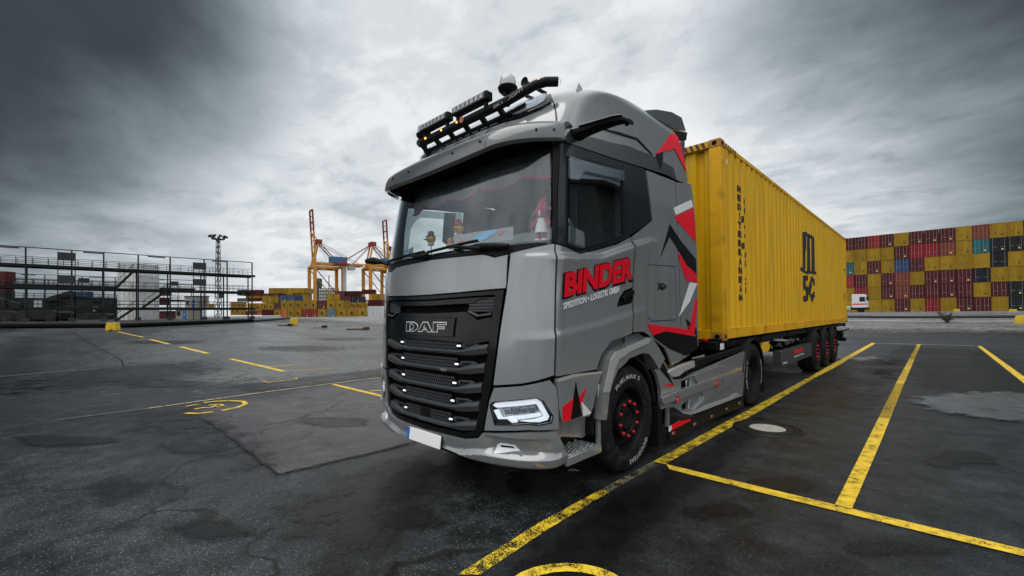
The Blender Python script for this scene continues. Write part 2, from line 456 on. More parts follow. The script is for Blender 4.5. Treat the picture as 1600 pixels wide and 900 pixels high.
def patch(name, poly, m, parent, off=0.0, th=0.02, dq=0.02, dz=0.05, bevel=0.004, px=False, holes=(), smooth=40, mirror=False, fn=None):
    """a panel that follows the cab skin; poly in (q,z) or photo pixels"""
    if px: poly = [QZ(*p) for p in poly]; holes = [[QZ(*p) for p in h] for h in holes]
    F = fn or surf
    out = []
    for sgn in ((1, -1) if mirror else (1,)):
        bm = bmesh.new()
        def ring(pl):
            vs = [bm.verts.new((sgn * a, b, 0)) for a, b in pl]
            return [bm.edges.new((vs[i], vs[(i + 1) % len(vs)])) for i in range(len(vs))]
        if holes:
            es = ring(poly)
            for h in holes: es += ring(h)
            bmesh.ops.triangle_fill(bm, use_beauty=True, use_dissolve=False, edges=es)
        else:
            bm.faces.new([bm.verts.new((sgn * a, b, 0)) for a, b in poly])
        qs = [a * sgn for a, b in poly]; zs = [b for a, b in poly]
        for k in range(math.ceil(min(qs) / dq), math.floor(max(qs) / dq) + 1):
            bmesh.ops.bisect_plane(bm, geom=bm.verts[:] + bm.edges[:] + bm.faces[:], plane_co=(k * dq, 0, 0), plane_no=(1, 0, 0), dist=1e-6)
        for k in range(math.ceil(min(zs) / dz), math.floor(max(zs) / dz) + 1):
            bmesh.ops.bisect_plane(bm, geom=bm.verts[:] + bm.edges[:] + bm.faces[:], plane_co=(0, k * dz, 0), plane_no=(0, 1, 0), dist=1e-6)
        bmesh.ops.remove_doubles(bm, verts=bm.verts, dist=1e-5)
        if holes:
            def ong(e):
                (x0, y0, _a), (x1, y1, _b) = e.verts[0].co, e.verts[1].co
                return (abs(x0 - x1) < 1e-5 and abs(x0 / dq - round(x0 / dq)) < 1e-3) or (abs(y0 - y1) < 1e-5 and abs(y0 / dz - round(y0 / dz)) < 1e-3)
            bmesh.ops.dissolve_edges(bm, edges=[e for e in bm.edges if len(e.link_faces) == 2 and not ong(e)], use_verts=False, use_face_split=False)
        lone = [v for v in bm.verts if not v.link_faces]
        if lone: bmesh.ops.delete(bm, geom=lone, context='VERTS')
        bm.verts.ensure_lookup_table()
        n = len(bm.verts); idx = {v: i for i, v in enumerate(bm.verts)}
        vs = []
        top = [F(v.co.x, v.co.y, off) for v in bm.verts]
        bot = [F(v.co.x, v.co.y, off - th) for v in bm.verts]
        fs = []
        for f in bm.faces:
            l = [idx[v] for v in f.verts]
            if f.normal.z * sgn < 0: l = l[::-1]
            fs.append(tuple(l)); fs.append(tuple(i + n for i in reversed(l)))
        for e in bm.edges:
            if len(e.link_faces) == 1:
                a, b = idx[e.verts[0]], idx[e.verts[1]]
                fs.append((a, b, b + n, a + n))
        mb = MB(); mb.raw(top + bot, fs)
        bm.free()
        o = mb.build(name, m, parent, smooth=smooth, bevel=bevel)
        out.append(o)
    return out[0] if not mirror else out

def text2d(s, bold=0.0, shear=0.0, spacing=1.0, ex=0.0):
    c = bpy.data.curves.new('txt', 'FONT'); c.body = s; c.size = 1; c.offset = bold; c.shear = shear
    c.space_character = spacing; c.resolution_u = 3; c.fill_mode = 'FRONT'
    o = bpy.data.objects.new('txt', c); COL.objects.link(o)
    dg = bpy.context.evaluated_depsgraph_get()
    me = bpy.data.meshes.new_from_object(o.evaluated_get(dg))
    vs = [(v.co.x, v.co.y) for v in me.vertices]; fs = [tuple(p.vertices) for p in me.polygons]
    bpy.data.objects.remove(o); bpy.data.curves.remove(c); bpy.data.meshes.remove(me)
    return vs, fs
def norm2d(vs):
    x0 = min(v[0] for v in vs); x1 = max(v[0] for v in vs); y0 = min(v[1] for v in vs); y1 = max(v[1] for v in vs)
    return [((x - x0) / (x1 - x0), (y - y0) / (y1 - y0)) for x, y in vs]
def text_on(name, s, f3, m, parent, bold=0.0, th=0.003, cuts=None, shear=0.0, spacing=1.0, world=False, clip=None):
    """f3(u,v,h) maps the unit text box (u right, v up) to 3-D"""
    vs, fs = text2d(s, bold, shear, spacing); vs = norm2d(vs)
    bm = bmesh.new()
    bv = [bm.verts.new((x, y, 0)) for x, y in vs]
    for f in fs:
        try: bm.faces.new([bv[i] for i in f])
        except ValueError: pass
    if clip: bmesh.ops.bisect_plane(bm, geom=bm.verts[:] + bm.edges[:] + bm.faces[:], plane_co=(clip, 0, 0), plane_no=(-1, 0, 0), clear_outer=True)
    for c in (cuts or []):
        bmesh.ops.bisect_plane(bm, geom=bm.verts[:] + bm.edges[:] + bm.faces[:], plane_co=(c, 0, 0), plane_no=(1, 0, 0), dist=1e-6)
    idx = {v: i for i, v in enumerate(bm.verts)}; n = len(idx)
    V = [f3(v.co.x, v.co.y, th) for v in bm.verts] + [f3(v.co.x, v.co.y, 0) for v in bm.verts]
    F = []
    for f in bm.faces: F.append(tuple(idx[v] for v in f.verts)); F.append(tuple(n + idx[v] for v in reversed(f.verts)))
    for e in bm.edges:
        if len(e.link_faces) == 1: a, b = idx[e.verts[0]], idx[e.verts[1]]; F.append((a, b, b + n, a + n))
    bm.free()
    return MB().raw(V, F).build(name, m, parent, world=world)
def bil(c, u, v):
    # corners BL, BR, TR, TL
    return tuple(c[0][i] * (1 - u) * (1 - v) + c[1][i] * u * (1 - v) + c[2][i] * u * v + c[3][i] * (1 - u) * v for i in range(len(c[0])))

# ================================================================ THE TRUCK
T = empty('semi_truck', (0, 0, 0), 0, 'grey semi truck cab with red and black livery, parked ahead of the long yellow container', 'truck')
P_ = lambda *a, **k: patch(*a, parent=T, **k)

# inner liner that closes the gaps between the panels
def sheet(name, q0, q1, z0, z1, m, off, nq=60, nz=30, parent=T, fn=None):
    F = fn or surf
    vs = []; fs = []
    for j in range(nz + 1):
        z = z0 + (z1 - z0) * j / nz
        for i in range(nq + 1): vs.append(F(q0 + (q1 - q0) * i / nq, z, off))
    for j in range(nz):
        for i in range(nq):
            a = j * (nq + 1) + i; fs.append((a, a + 1, a + nq + 2, a + nq + 1))
    return MB().raw(vs, fs).build(name, m, parent, smooth=60)

GR = [(-.418, 1.715), (-.2, 1.70), (0, 1.697), (.2, 1.70), (.418, 1.715), (.396, 1.375), (.385, 1.17), (.370, .955), (.356, .83), (.338, .60), (.318, .53),
      (.25, .493), (0, .478), (-.25, .493), (-.318, .53), (-.338, .60), (-.356, .83), (-.370, .955), (-.385, 1.17), (-.396, 1.375)]
g = 0.006
# bonnet
P_('bonnet_panel', [(-.43, 2.0), (-.38, 1.985), (-.33, 2.02), (0, 2.035), (.33, 2.02), (.38, 1.985), (.43, 2.0), (.424, 1.728), (.2, 1.712), (0, 1.708), (-.2, 1.712), (-.424, 1.728)], m=GREY, off=0.0)
MB()
# corner panels (right as seen, mirrored to the far side)
corner = [QZ(*p) for p in ((798, 396), (866, 381), (865, 586), (840, 594), (816, 599), (771, 602), (777, 555), (783, 510), (792, 455))]
patch('corner_panel', corner, GREY, T, mirror=True, dz=.0166)
lamp_h = [QZ(*p) for p in ((767, 632), (772, 628), (838, 621.5), (848, 627), (862, 650), (860, 659), (840, 663), (826, 661.5), (800, 662.5), (775, 662))]
housing = [QZ(*p) for p in ((773, 606), (816, 603), (858, 594), (868, 606), (870, 625), (872, 669), (825, 671), (758, 672), (766, 626))]
patch('headlamp_housing', housing, GREY, T, mirror=True, holes=[lamp_h], off=.012)
# bumper: swept lower lip, one curved piece
def sst(a, b, x):
    t = min(1, max(0, (x - a) / (b - a))); return t * t * (3 - 2 * t)
def bump_fn(q, z, off):
    a = abs(q)
    top = .395 + .12 * sst(.10, .36, a) if a < .36 else .515
    # upper shelf and lower lip stand proud, fog lamp bay is set back between them
    bay = sst(.345, .375, a) * (1 - sst(.50, .58, a)) * (1 - sst(.535, .560, z)) * sst(.425, .455, z)
    lipz = .43 - .05 * (1 - sst(.2, .36, a))
    lip = .040 * (1 - sst(lipz - .02, lipz + .015, z)) * (1 - sst(.56, .64, a))
    cham = .05 * (1 - sst(.30, .36, z))
    return surf(q, z, off - .040 * bay + lip - cham)
bl = [QZ(*p) for p in ((756, 676), (825, 675), (867, 673), (878, 695), (886, 721), (848, 728), (800, 724), (760, 713), (720, 700))]
bq = [(0, .470), (.25, .482), (.318, .515)] + bl[:5] + [(.60, .325), (.53, .318), (.44, .325), (.34, .345), (.22, .37), (.1, .378), (0, .38)]
fogp = [QZ(*p) for p in ((774, 697), (780, 693), (803, 697), (812, 706), (774, 705))]
patch('bumper', bq, GREY, T, mirror=True, off=.02, th=.03, fn=bump_fn, holes=[fogp], dq=.0125, dz=.0125, smooth=28, bevel=.002)
# lower dark air dam
P_('air_dam', [(-.55, .33), (-.3, .36), (0, .385), (.3, .36), (.55, .33), (.5, .22), (0, .24), (-.5, .22)], m=PLAST, off=-.06, th=.02)

# ---- grille
MESHM = mat('grille_mesh_grey', (.035, .038, .042), .35, spec=.4)
gback = [(a * .985, b) for a, b in GR]
P_('grille_back', gback, m=DEEP, off=-.075, th=.01, bevel=0)
inner = [(-.385, 1.68), (0, 1.665), (.385, 1.68), (.366, 1.375), (.355, 1.17), (.340, .955), (.328, .83), (.310, .62), (.292, .56), (.24, .53), (0, .518), (-.24, .53), (-.292, .56), (-.310, .62), (-.328, .83), (-.340, .955), (-.355, 1.17), (-.366, 1.375)]
P_('grille_frame', GR, m=BLACK, off=.004, th=.08, holes=[inner[::-1]])
# top louvre, logo band
P_('grille_upper_bar', [(-.38, 1.67), (0, 1.655), (.38, 1.67), (.31, 1.64), (.29, 1.615), (0, 1.605), (-.29, 1.615), (-.31, 1.64)], m=BLACK, off=-.012, th=.05)
P_('logo_band', [(-.37, 1.50), (-.31, 1.475), (-.28, 1.515), (-.25, 1.545), (0, 1.535), (.25, 1.545), (.28, 1.515), (.31, 1.475), (.37, 1.50), (.368, 1.31), (.3, 1.28), (0, 1.30), (-.3, 1.28), (-.368, 1.31)], m=BLACK, off=0.0, th=.06)
P_('logo_bezel', [(-.20, 1.50), (0, 1.495), (.20, 1.50), (.19, 1.33), (0, 1.325), (-.19, 1.33)], m=BLACK, off=.014, th=.015)
for s in (1, -1):
    P_('grille_bracket', [(s * .37, 1.535), (s * .315, 1.52), (s * .27, 1.555), (s * .262, 1.545), (s * .31, 1.500), (s * .37, 1.515)], m=GUN, off=.012, th=.03)
    hx = MB()
    for i in range(9):
        for j in range(4):
            q = s * (.268 + i * .0125 + (j % 2) * .006); z = 1.565 + j * .026
            if abs(q) > .375 or (z > 1.64 and abs(q) < .29): continue
            c = surf(q, z, -.02); 
            ring = []
            for k in range(6):
                a = k * math.pi / 3
                ring.append(surf(q + s * .0075 * math.cos(a), z + .014 * math.sin(a), -.02))
            for k in range(6): hx.bar(ring[k], ring[(k + 1) % 6], .0045, .012)
    o = hx.build('grille_mesh', GUN, T); o['kind'] = 'stuff'
# five slats with honeycomb bands and little running lights
ROWS = [1.255, 1.098, .936, .782, .620]
for r_, zr in enumerate(ROWS):
    qe = .355 - .012 * r_
    ql = .222 - .011 * r_
    up = .020 + .004 * r_
    # slat: bends up at both ends, like a shallow bowl
    def sl_(q):  # centre height
        a = abs(q); return zr - .052 - .0 + (max(0, (a - ql) / (qe - ql))) * .045
    K = 28
    vs = []; fs = []
    for i in range(K + 1):
        q = -qe + 2 * qe * i / K; z = sl_(q)
        if abs(q) > ql: hh = .024 + .018 * min(1, (abs(q) - ql) / .06)
        else: hh = .021
        prof = [(z + hh, -.060), (z + hh * .8, -.004), (z + hh * .1, .012), (z - hh, .0), (z - hh * 1.3, -.05)]
        for zz_, of in prof: vs.append(surf(q, zz_, of))
    for i in range(K):
        for j in range(5):
            a = i * 5 + j; b = i * 5 + (j + 1) % 5
            fs.append((a, b, b + 5, a + 5))
    fs.append((0, 1, 2, 3, 4)); fs.append(tuple(K * 5 + j for j in (4, 3, 2, 1, 0)))
    MB().raw(vs, fs).build('grille_slat', GUN if r_ < 1 else MATS['gunmetal_slat'], T, smooth=30, bevel=.003)
    hx = MB()
    for i in range(-13, 14):
        for j in range(3):
            q = (i + .5 * (j % 2)) * .0162; z = zr - .028 + j * .029
            if abs(q) > ql - .012: continue
            for k in range(3):
                a0 = k * math.pi / 3; a1 = (k + 1) * math.pi / 3
                hx.bar(surf(q + .0095 * math.cos(a0), z + .017 * math.sin(a0), -.016), surf(q + .0095 * math.cos(a1), z + .017 * math.sin(a1), -.016), .004, .014)
            hx.bar(surf(q - .0095, z, -.016), surf(q - .0045, z - .0145, -.016), .004, .014)
    o = hx.build('grille_mesh', MESHM, T); o['kind'] = 'stuff'
    for s in (1, -1):
        # stepped hexagon bezel and lamp
        P_('vent_bezel', [(s * (ql + .01), zr + .03), (s * (ql + .075), zr + .035), (s * (ql + .095), zr + .02), (s * (ql + .06), zr - .012), (s * (ql + .0), zr - .016)], m=GUN, off=-.015, th=.02)
        P_('vent_blade', [(s * (ql + .025), zr + .02), (s * (ql + .07), zr + .024), (s * (ql + .05), zr - .002), (s * (ql + .02), zr - .005)], m=BLACK, off=-.006, th=.02)
        lq = s * (.222 - .011 * r_ - .008)
        P_('lamp_bezel', [(lq - .018, zr + .020), (lq + .018, zr + .020), (lq + .018, zr - .018), (lq - .018, zr - .018)], m=BLACK, off=-.012, th=.03)
        P_('running_light', [(lq - .009, zr + .008), (lq + .009, zr + .008), (lq + .009, zr - .006), (lq - .009, zr - .006)], m=LED, off=-.002, th=.02)
P_('radar_cover', [(-.06, .835), (.0, .835), (.0, .72), (-.06, .72)], m=SATIN, off=-.015, th=.03)
P_('camera_cover', [(-.05, .67), (.03, .67), (.03, .575), (-.05, .575)], m=SATIN, off=-.012, th=.03)
# badge
def on_front(q0, q1, z0, z1, off=0.0):
    return lambda u, v, h: surf(q0 + (q1 - q0) * u, z0 + (z1 - z0) * v, off + h)
text_on('badge_letters', '480', on_front(.112, .158, 1.030, 1.056, .012), CHROME, T, bold=.02, th=.004)
# maker's letters: chrome outline round black
def letter(poly_list, q0, q1, z0, z1):
    for grow, m_, of in ((0.0, SILV, .016), (1, BLACK, .0185)):
        for poly, hole in poly_list:
            pts = poly
            if grow:
                # shrink toward the letter's inside by a fixed stroke
                pts = inset(poly, .10)
                hl = [inset(h, -.10) for h in hole]
            else: hl = hole
            mp_ = lambda p: (q0 + (q1 - q0) * p[0], z0 + (z1 - z0) * p[1])
            patch('logo_letter_rim' if not grow else 'logo_letter', [mp_(p) for p in pts], m_, T, off=of, th=.006, bevel=0, holes=[[mp_(p) for p in h] for h in hl])
def inset(poly, d):
    # offset a simple polygon inward (area sign aware)
    A = sum(poly[i][0] * poly[(i + 1) % len(poly)][1] - poly[(i + 1) % len(poly)][0] * poly[i][1] for i in range(len(poly)))
    s = 1 if A > 0 else -1; out = []; n = len(poly)
    for i in range(n):
        p0 = Vector(poly[i - 1]); p1 = Vector(poly[i]); p2 = Vector(poly[(i + 1) % n])
        d1 = (p1 - p0).normalized(); d2 = (p2 - p1).normalized()
        n1_ = Vector((-d1.y, d1.x)) * s; n2_ = Vector((-d2.y, d2.x)) * s
        m_ = n1_ + n2_
        k = m_.length_squared
        m_ = m_ * (2 / k) if k > .3 else n1_
        out.append((p1.x + m_.x * d * .45, p1.y + m_.y * d * .8))
    return out
Dp = [(0, 0), (.62, 0), (.88, .16), (1, .4), (1, .6), (.88, .84), (.62, 1), (0, 1)]
Dh = [(.34, .25), (.34, .75), (.5, .75), (.62, .6), (.62, .4), (.5, .25)]
Ap = [(0, 0), (.34, 1), (.70, 1), (1.04, 0), (.68, 0), (.62, .2), (.38, .2), (.32, 0)]
Ah = [(.44, .42), (.52, .74), (.58, .42)]
Fp = [(0, 0), (.36, 0), (.36, .32), (.85, .32), (.85, .58), (.36, .58), (.36, .72), (.98, .72), (.98, 1), (0, 1)]
Fp = [(x + .0, y) for x, y in Fp]
zt, zb = 1.458, 1.363
letter([(Dp, [Dh])], -.163, -.062, zb, zt)
letter([(Ap, [Ah])], -.062, .050, zb, zt)
letter([(Fp, [])], .056, .152, zb, zt)

# number plate
plate = MB().box((0, 0, 0), (.52, .012, .115))
po = plate.build('number_plate', mat('plate_white', (.85, .85, .85), .4), T, bevel=.003)
po.location = (0.0, -.032, .405); po.rotation_euler = (R(-7), 0, 0)
pb = MB().box((0, 0.004, 0), (.535, .012, .128)).build('plate_holder', PLAST, T, bevel=.003)
pb.location = (0.0, -.028, .405); pb.rotation_euler = (R(-7), 0, 0)
ps = MB().box((-.24, -.0075, 0), (.036, .003, .112)).build('plate_blue_strip', mat('plate_blue', (.01, .13, .5), .4), po)

# headlamps (both sides), built from the housing inwards
def lamp_cluster(s):
    L = [(a * s, b) for a, b in lamp_h]
    b_ = patch('headlamp', L, ALU, T, off=-.045, th=.01, bevel=0)
    def sub(name, pxs, m, off, th, bevel=.002):
        pl = [QZ(*p) for p in pxs]
        pl = [(a * s, b) for a, b in pl]
        return patch(name, pl, m, b_, off=off, th=th, bevel=bevel)
    sub('light_guide', [(770, 633), (774, 629.5), (838, 623.5), (846, 628.5), (858, 650), (856, 656), (841, 660), (836, 656), (850, 652), (848, 648), (838, 631), (776, 637)], DRL, .0, .035)
    sub('light_guide', [(771, 641), (776, 640), (782, 653), (796, 652), (808, 660), (800, 661), (792, 655), (778, 655)], DRL, -.002, .035)
    sub('light_guide', [(793, 651), (845, 645.5), (847, 650), (800, 657)], DRL, -.004, .03)
    sub('light_guide', [(812, 658), (838, 656), (840, 660), (828, 660)], DRL, -.006, .03)
    sub('indicator_lens', [(776, 657), (792, 657), (799, 662), (777, 661.5)], PLAST, .002, .03)
    for i in range(4):
        x = 785 + i * 13.5
        sub('led_module', [(x, 640.5 - i * .9), (x + 10.5, 639.6 - i * .9), (x + 12, 648 - i * .6), (x + 2, 650 - i * .8)], CHROME, -.02, .02)
    patch('lamp_cover', [(a, b) for a, b in L], CLEAR, b_, off=.012, th=.004, bevel=0)
    F_ = [(a * s, b) for a, b in fogp]
    f = patch('fog_lamp', F_, LENS, T, off=.018, th=.02, fn=bump_fn)
    patch('lamp_slot', [(a * s, b) for a, b in [QZ(*p) for p in ((780, 697), (800, 699.5), (803, 702), (782, 700))]], BLACK, f, off=.022, th=.01, bevel=0, fn=bump_fn)
    rim = [QZ(*p) for p in ((766, 632), (772, 627), (838, 620.3), (849, 626), (863.5, 650), (861, 660.5), (840, 664.5), (826, 663), (800, 664), (774, 663.5))]
    patch('headlamp_rim', [(a * s, b) for a, b in rim], BLACK, T, off=.016, th=.03, holes=[L], bevel=.001)
for s in (1, -1): lamp_cluster(s)

# ---- upper front: windscreen, pillars, cowl
P_('cowl', [(-.56, 2.10), (0, 2.10), (.56, 2.10), (.565, 2.03), (.44, 2.01), (.385, 1.993), (.33, 2.028), (0, 2.043), (-.33, 2.028), (-.385, 1.993), (-.44, 2.01), (-.565, 2.03)], m=SATIN, off=-.012, th=.03)
ws = [(-.572, 2.085), (-.3, 2.075), (0, 2.07), (.3, 2.075), (.572, 2.085), (.583, 2.5), (.588, 2.95), (0, 2.95), (-.588, 2.95), (-.583, 2.5)]
P_('windscreen', ws, m=WGLASS, off=-.006, th=.005, bevel=0, dz=.1)
pil = [QZ(*p) for p in ((866, 379), (870.2, 379.5), (870.5, 300), (876, 221), (863, 221), (863.5, 300))]
patch('windscreen_pillar', pil, SATIN, T, mirror=True, off=-.001, th=.05)
P_('windscreen_frit', [(-.588, 2.96), (0, 2.96), (.588, 2.96), (.586, 2.86), (0, 2.82), (-.586, 2.86)], m=SATIN, off=-.012, th=.01)

# ---- side: doors and body panels, both sides
door_low = [(868.5, 382), (906, 397), (974, 377), (986.5, 370.5), (987, 480), (986, 521), (955, 532), (939, 553), (932, 577), (896, 583), (868.5, 588)]
frame = [(876.5, 222.5), (935, 240), (1008, 264), (1013, 300), (1018.5, 343), (1000, 358), (974, 374), (906, 394), (871.5, 378.5), (872, 300)]
winh = [(888, 245), (930, 255), (972.5, 267), (973.5, 365), (940, 378), (908, 388), (888.5, 381), (887, 300)]
def side(name, pl, m, **k): return patch(name, [QZ(*p) for p in pl], m, T, mirror=True, **k)
dl = side('door', door_low, GREY, dz=.0166)
side('door_window_frame', frame, DGREY, off=-.004, holes=[[QZ(*p) for p in winh]], dq=.04, dz=.2)
side('side_window', winh, SGLASS, off=-.012, th=.004, bevel=0, dq=.1, dz=.3)
side('window_seal', [(885.5, 242.5), (930, 252), (975, 265), (976, 367), (940, 381), (908, 391), (886, 384), (884.5, 300)], SATIN, off=.0, th=.02, holes=[[QZ(*p) for p in winh]], bevel=.002, dq=.05, dz=.2)
side('wind_deflector', [(887.5, 245), (972.5, 267), (973, 284), (960, 279), (912, 268), (905, 274), (899, 290), (896, 386), (888, 383)], TGLASS, off=.02, th=.003, bevel=0)
side('body_side_panel', [(989.5, 369), (1001, 360), (1020, 344.5), (1015, 302), (1010, 266), (1055, 283.5), (1059.5, 400), (1063.5, 514), (1066, 562), (1050, 571), (1040, 545), (1015, 524), (1005, 518), (989, 519), (989.5, 480)], GREY,
     dz=.0166, holes=[[QZ(*p) for p in ((1012, 413), (1055, 416), (1058, 500), (1018, 503), (1011.5, 495))]])
side('locker_hatch', [(1013, 414), (1054, 417), (1057, 499), (1018.5, 501.5), (1012.7, 494)], GREY, off=-.001)
side('corner_fairing', [(1057, 284.5), (1080, 288), (1085.5, 330), (1090, 470), (1091, 540), (1075, 556), (1067.5, 561), (1065, 514), (1061.3, 400)], GREY, off=0)
for s in (1, -1):
    o = text_on('model_letters', 'XG+', lambda u, v, h: Vector((s * (1.25 + h), (2.075 + .22 * u) if s > 0 else (2.295 - .22 * u), 1.765 + .075 * v)), BLACK, T, bold=.03, th=.006, shear=.2)
# body interior behind the door gaps
def grid_quads(name, q0, q1, z0, z1, m, off, **k): return sheet(name, q0, q1, z0, z1, m, off, **k)
grid_quads('inner_liner', -.60, -.36, .62, 2.0, DEEP, -.05, nq=10, nz=10)
grid_quads('inner_liner', .36, .60, .62, 2.0, DEEP, -.05, nq=10, nz=10)
grid_quads('inner_liner', -.42, .42, 1.70, 2.02, DEEP, -.05, nq=10, nz=3)
lin = [QZ(*p) for p in ((866, 385), (906, 397), (990, 368), (1020, 344), (1012, 266), (1080, 288), (1090, 540), (1055, 566), (1040, 545), (1005, 520), (955, 532), (932, 577), (866, 588))]
patch('inner_liner', lin, DEEP, T, mirror=True, off=-.045, th=.01, bevel=0)

# dark grey band along the roof side, roof shell
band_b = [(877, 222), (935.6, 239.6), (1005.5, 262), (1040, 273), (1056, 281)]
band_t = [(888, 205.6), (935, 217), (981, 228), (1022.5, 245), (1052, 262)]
def zat(line, q):
    L = sorted(QZ(*p) for p in line)
    if q <= L[0][0]: return L[0][1]
    for (a, b), (c, d) in zip(L, L[1:]):
        if q <= c: return b + (d - b) * (q - a) / (c - a)
    return L[-1][1]
_bb = sorted(QZ(*p) for p in band_b)
def zlow(a):
    if a <= .59: return 2.965
    L = [(.59, 2.90)] + [(q, z) for q, z in _bb if q > .6] + [(2.36, 3.10)]
    for (p, b), (c, d) in zip(L, L[1:]):
        if a <= c: return b + (d - b) * (a - p) / (c - p) + .004
    return 3.1
QR = 2.36
def roof_shell():
    vs = []; fs = []; NQ, NZ = 150, 40
    for j in range(NZ + 1):
        for i in range(NQ + 1):
            q = -QR + 2 * QR * i / NQ
            z0 = zlow(abs(q)); z = z0 + (3.98 - z0) * j / NZ
            vs.append(surf_roof(q, z))
    for j in range(NZ):
        for i in range(NQ):
            a = j * (NQ + 1) + i; fs.append((a, a + 1, a + NQ + 2, a + NQ + 1))
    # cap and back
    back = [j * (NQ + 1) for j in range(NZ + 1)]; back2 = [j * (NQ + 1) + NQ for j in range(NZ + 1)]
    for j in range(NZ): fs.append((back[j], back[j + 1], back2[j + 1], back2[j]))
    top = [NZ * (NQ + 1) + i for i in range(NQ + 1)]
    for i in range(NQ // 2): fs.append((top[i], top[i + 1], top[NQ - i - 1], top[NQ - i]))
    return MB().raw(vs, fs).build('roof', GREY, T, smooth=50)
def rclamp(q, z):
    p = Vector(base(q, z))
    if p.y > 3.06: p.y = 3.06
    return p
def surf_roof(q, z, off=0):
    p = rclamp(q, z)
    if off:
        e = 2e-3; n = (Vector(base(q + e, z)) - Vector(base(q, z))).cross(Vector(base(q, z + e)) - Vector(base(q, z))); 
        if n.length > 1e-12: p = p + n.normalized() * off
    return p
roof_shell()
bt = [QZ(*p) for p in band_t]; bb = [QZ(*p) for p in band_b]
patch('roof_side_band', bb + bt[::-1], BAND, T, mirror=True, off=.004, th=.012, bevel=.003)
side('roof_trim', [(932, 196.5), (965, 206), (996, 216), (1020, 242), (1016, 241), (994, 219), (960, 209), (931, 199)], BLACK, off=.004, th=.006, bevel=0)
# ---- sun visor: a deep curved brow in three pieces
def vis(a, k):
    """a: -1..1 across; k 0..1 from the root to the lip"""
    x = a * 1.25
    b = abs(a)
    bow = .10 * b ** 2 + .32 * max(0, (b - .62) / .38) ** 2.2
    root = Vector((x * .965, .34 + .30 * b ** 2.6, 3.10 + .01 * b))
    lip = Vector((x, .035 + bow, 2.85 + .08 * b ** 2))
    mid = Vector((x * .998, .045 + bow * 1.0, 3.115 + .01 * b))
    k2 = k
    return root * (1 - k2) ** 2 + mid * 2 * k2 * (1 - k2) + lip * k2 ** 2
def vis_piece(name, a0, a1, nq=26):
    K = 8; vs = []; fs = []
    for i in range(nq + 1):
        a = a0 + (a1 - a0) * i / nq
        for k in range(K + 1): vs.append(vis(a, k / K))
        for k in range(K, -1, -1):
            p = vis(a, k / K) + Vector((0, .03, -.022)); vs.append(p)
    n = 2 * (K + 1)
    for i in range(nq):
        for j in range(n):
            j2 = (j + 1) % n; fs.append((i * n + j, i * n + j2, (i + 1) * n + j2, (i + 1) * n + j))
    fs.append(tuple(range(n))); fs.append(tuple(nq * n + j for j in range(n - 1, -1, -1)))
    return MB().raw(vs, fs).build(name, VISOR, T, smooth=45, bevel=.004)
vis_piece('sun_visor', -.60, .60)
vis_piece('sun_visor_end', .603, 1.0, 14)
vis_piece('sun_visor_end', -1.0, -.603, 14)
bolt = MB().lathe([(0, -.006), (.011, -.006), (.013, 0), (.011, .004), (0, .004)], (0, 0, 0), 'y', 10)
for a in (-.95, -.55, -.28, .28, .55, .90, .97):
    p = vis(a, .82); o = bolt.build('visor_bolt', BLACK, T, smooth=40); o.location = p + Vector((0, -.004, .0))
# soffit behind the visor
so_ = MB()
for i in range(24):
    a0 = -1 + i / 12; a1 = a0 + 1 / 12
    for (k0, k1) in ((0, 1),):
        f = lambda a: (vis(a * .985, 1) + Vector((0, .05, .02)), Vector((a * 1.2, .42 + .22 * abs(a) ** 3, 2.89 + .04 * abs(a))), vis(a * .985, .1) + Vector((0, .04, -.03)))
        A, B = f(a0), f(a1)
        so_.quad(A[0], A[1], B[1], B[0]); so_.quad(A[1], A[2], B[2], B[1])
so_.build('visor_underside', DEEP, T)
# panels above the visor: light strip and black louvre, roof lamps
def RP(name, pl, m, off, th, **k):
    return patch(name, pl, m, T, off=off, th=th, mirror=False, fn=lambda q, z, o: surf_roof(q, z, o), **k)
LAMPG = mat('lamp_grey_reflector', (.42, .43, .44), .3, .3)
RP('roof_front_strip', [(-.52, 3.13), (0, 3.12), (.52, 3.13), (.50, 3.215), (.3, 3.235), (0, 3.235), (-.3, 3.235), (-.50, 3.215)], GREY, .018, .02, dz=.03)
RP('roof_louvre', [(-.36, 3.245), (0, 3.245), (.36, 3.245), (.38, 3.285), (.3, 3.32), (0, 3.33), (-.3, 3.32), (-.38, 3.285)], SATIN, .012, .02, dz=.03)
for i in range(9):
    q = -.32 + i * .08
    RP('louvre_slot', [(q - .03, 3.265), (q + .03, 3.265), (q + .03, 3.30), (q - .03, 3.30)], ALU, .018, .01, dz=.03, bevel=.002)
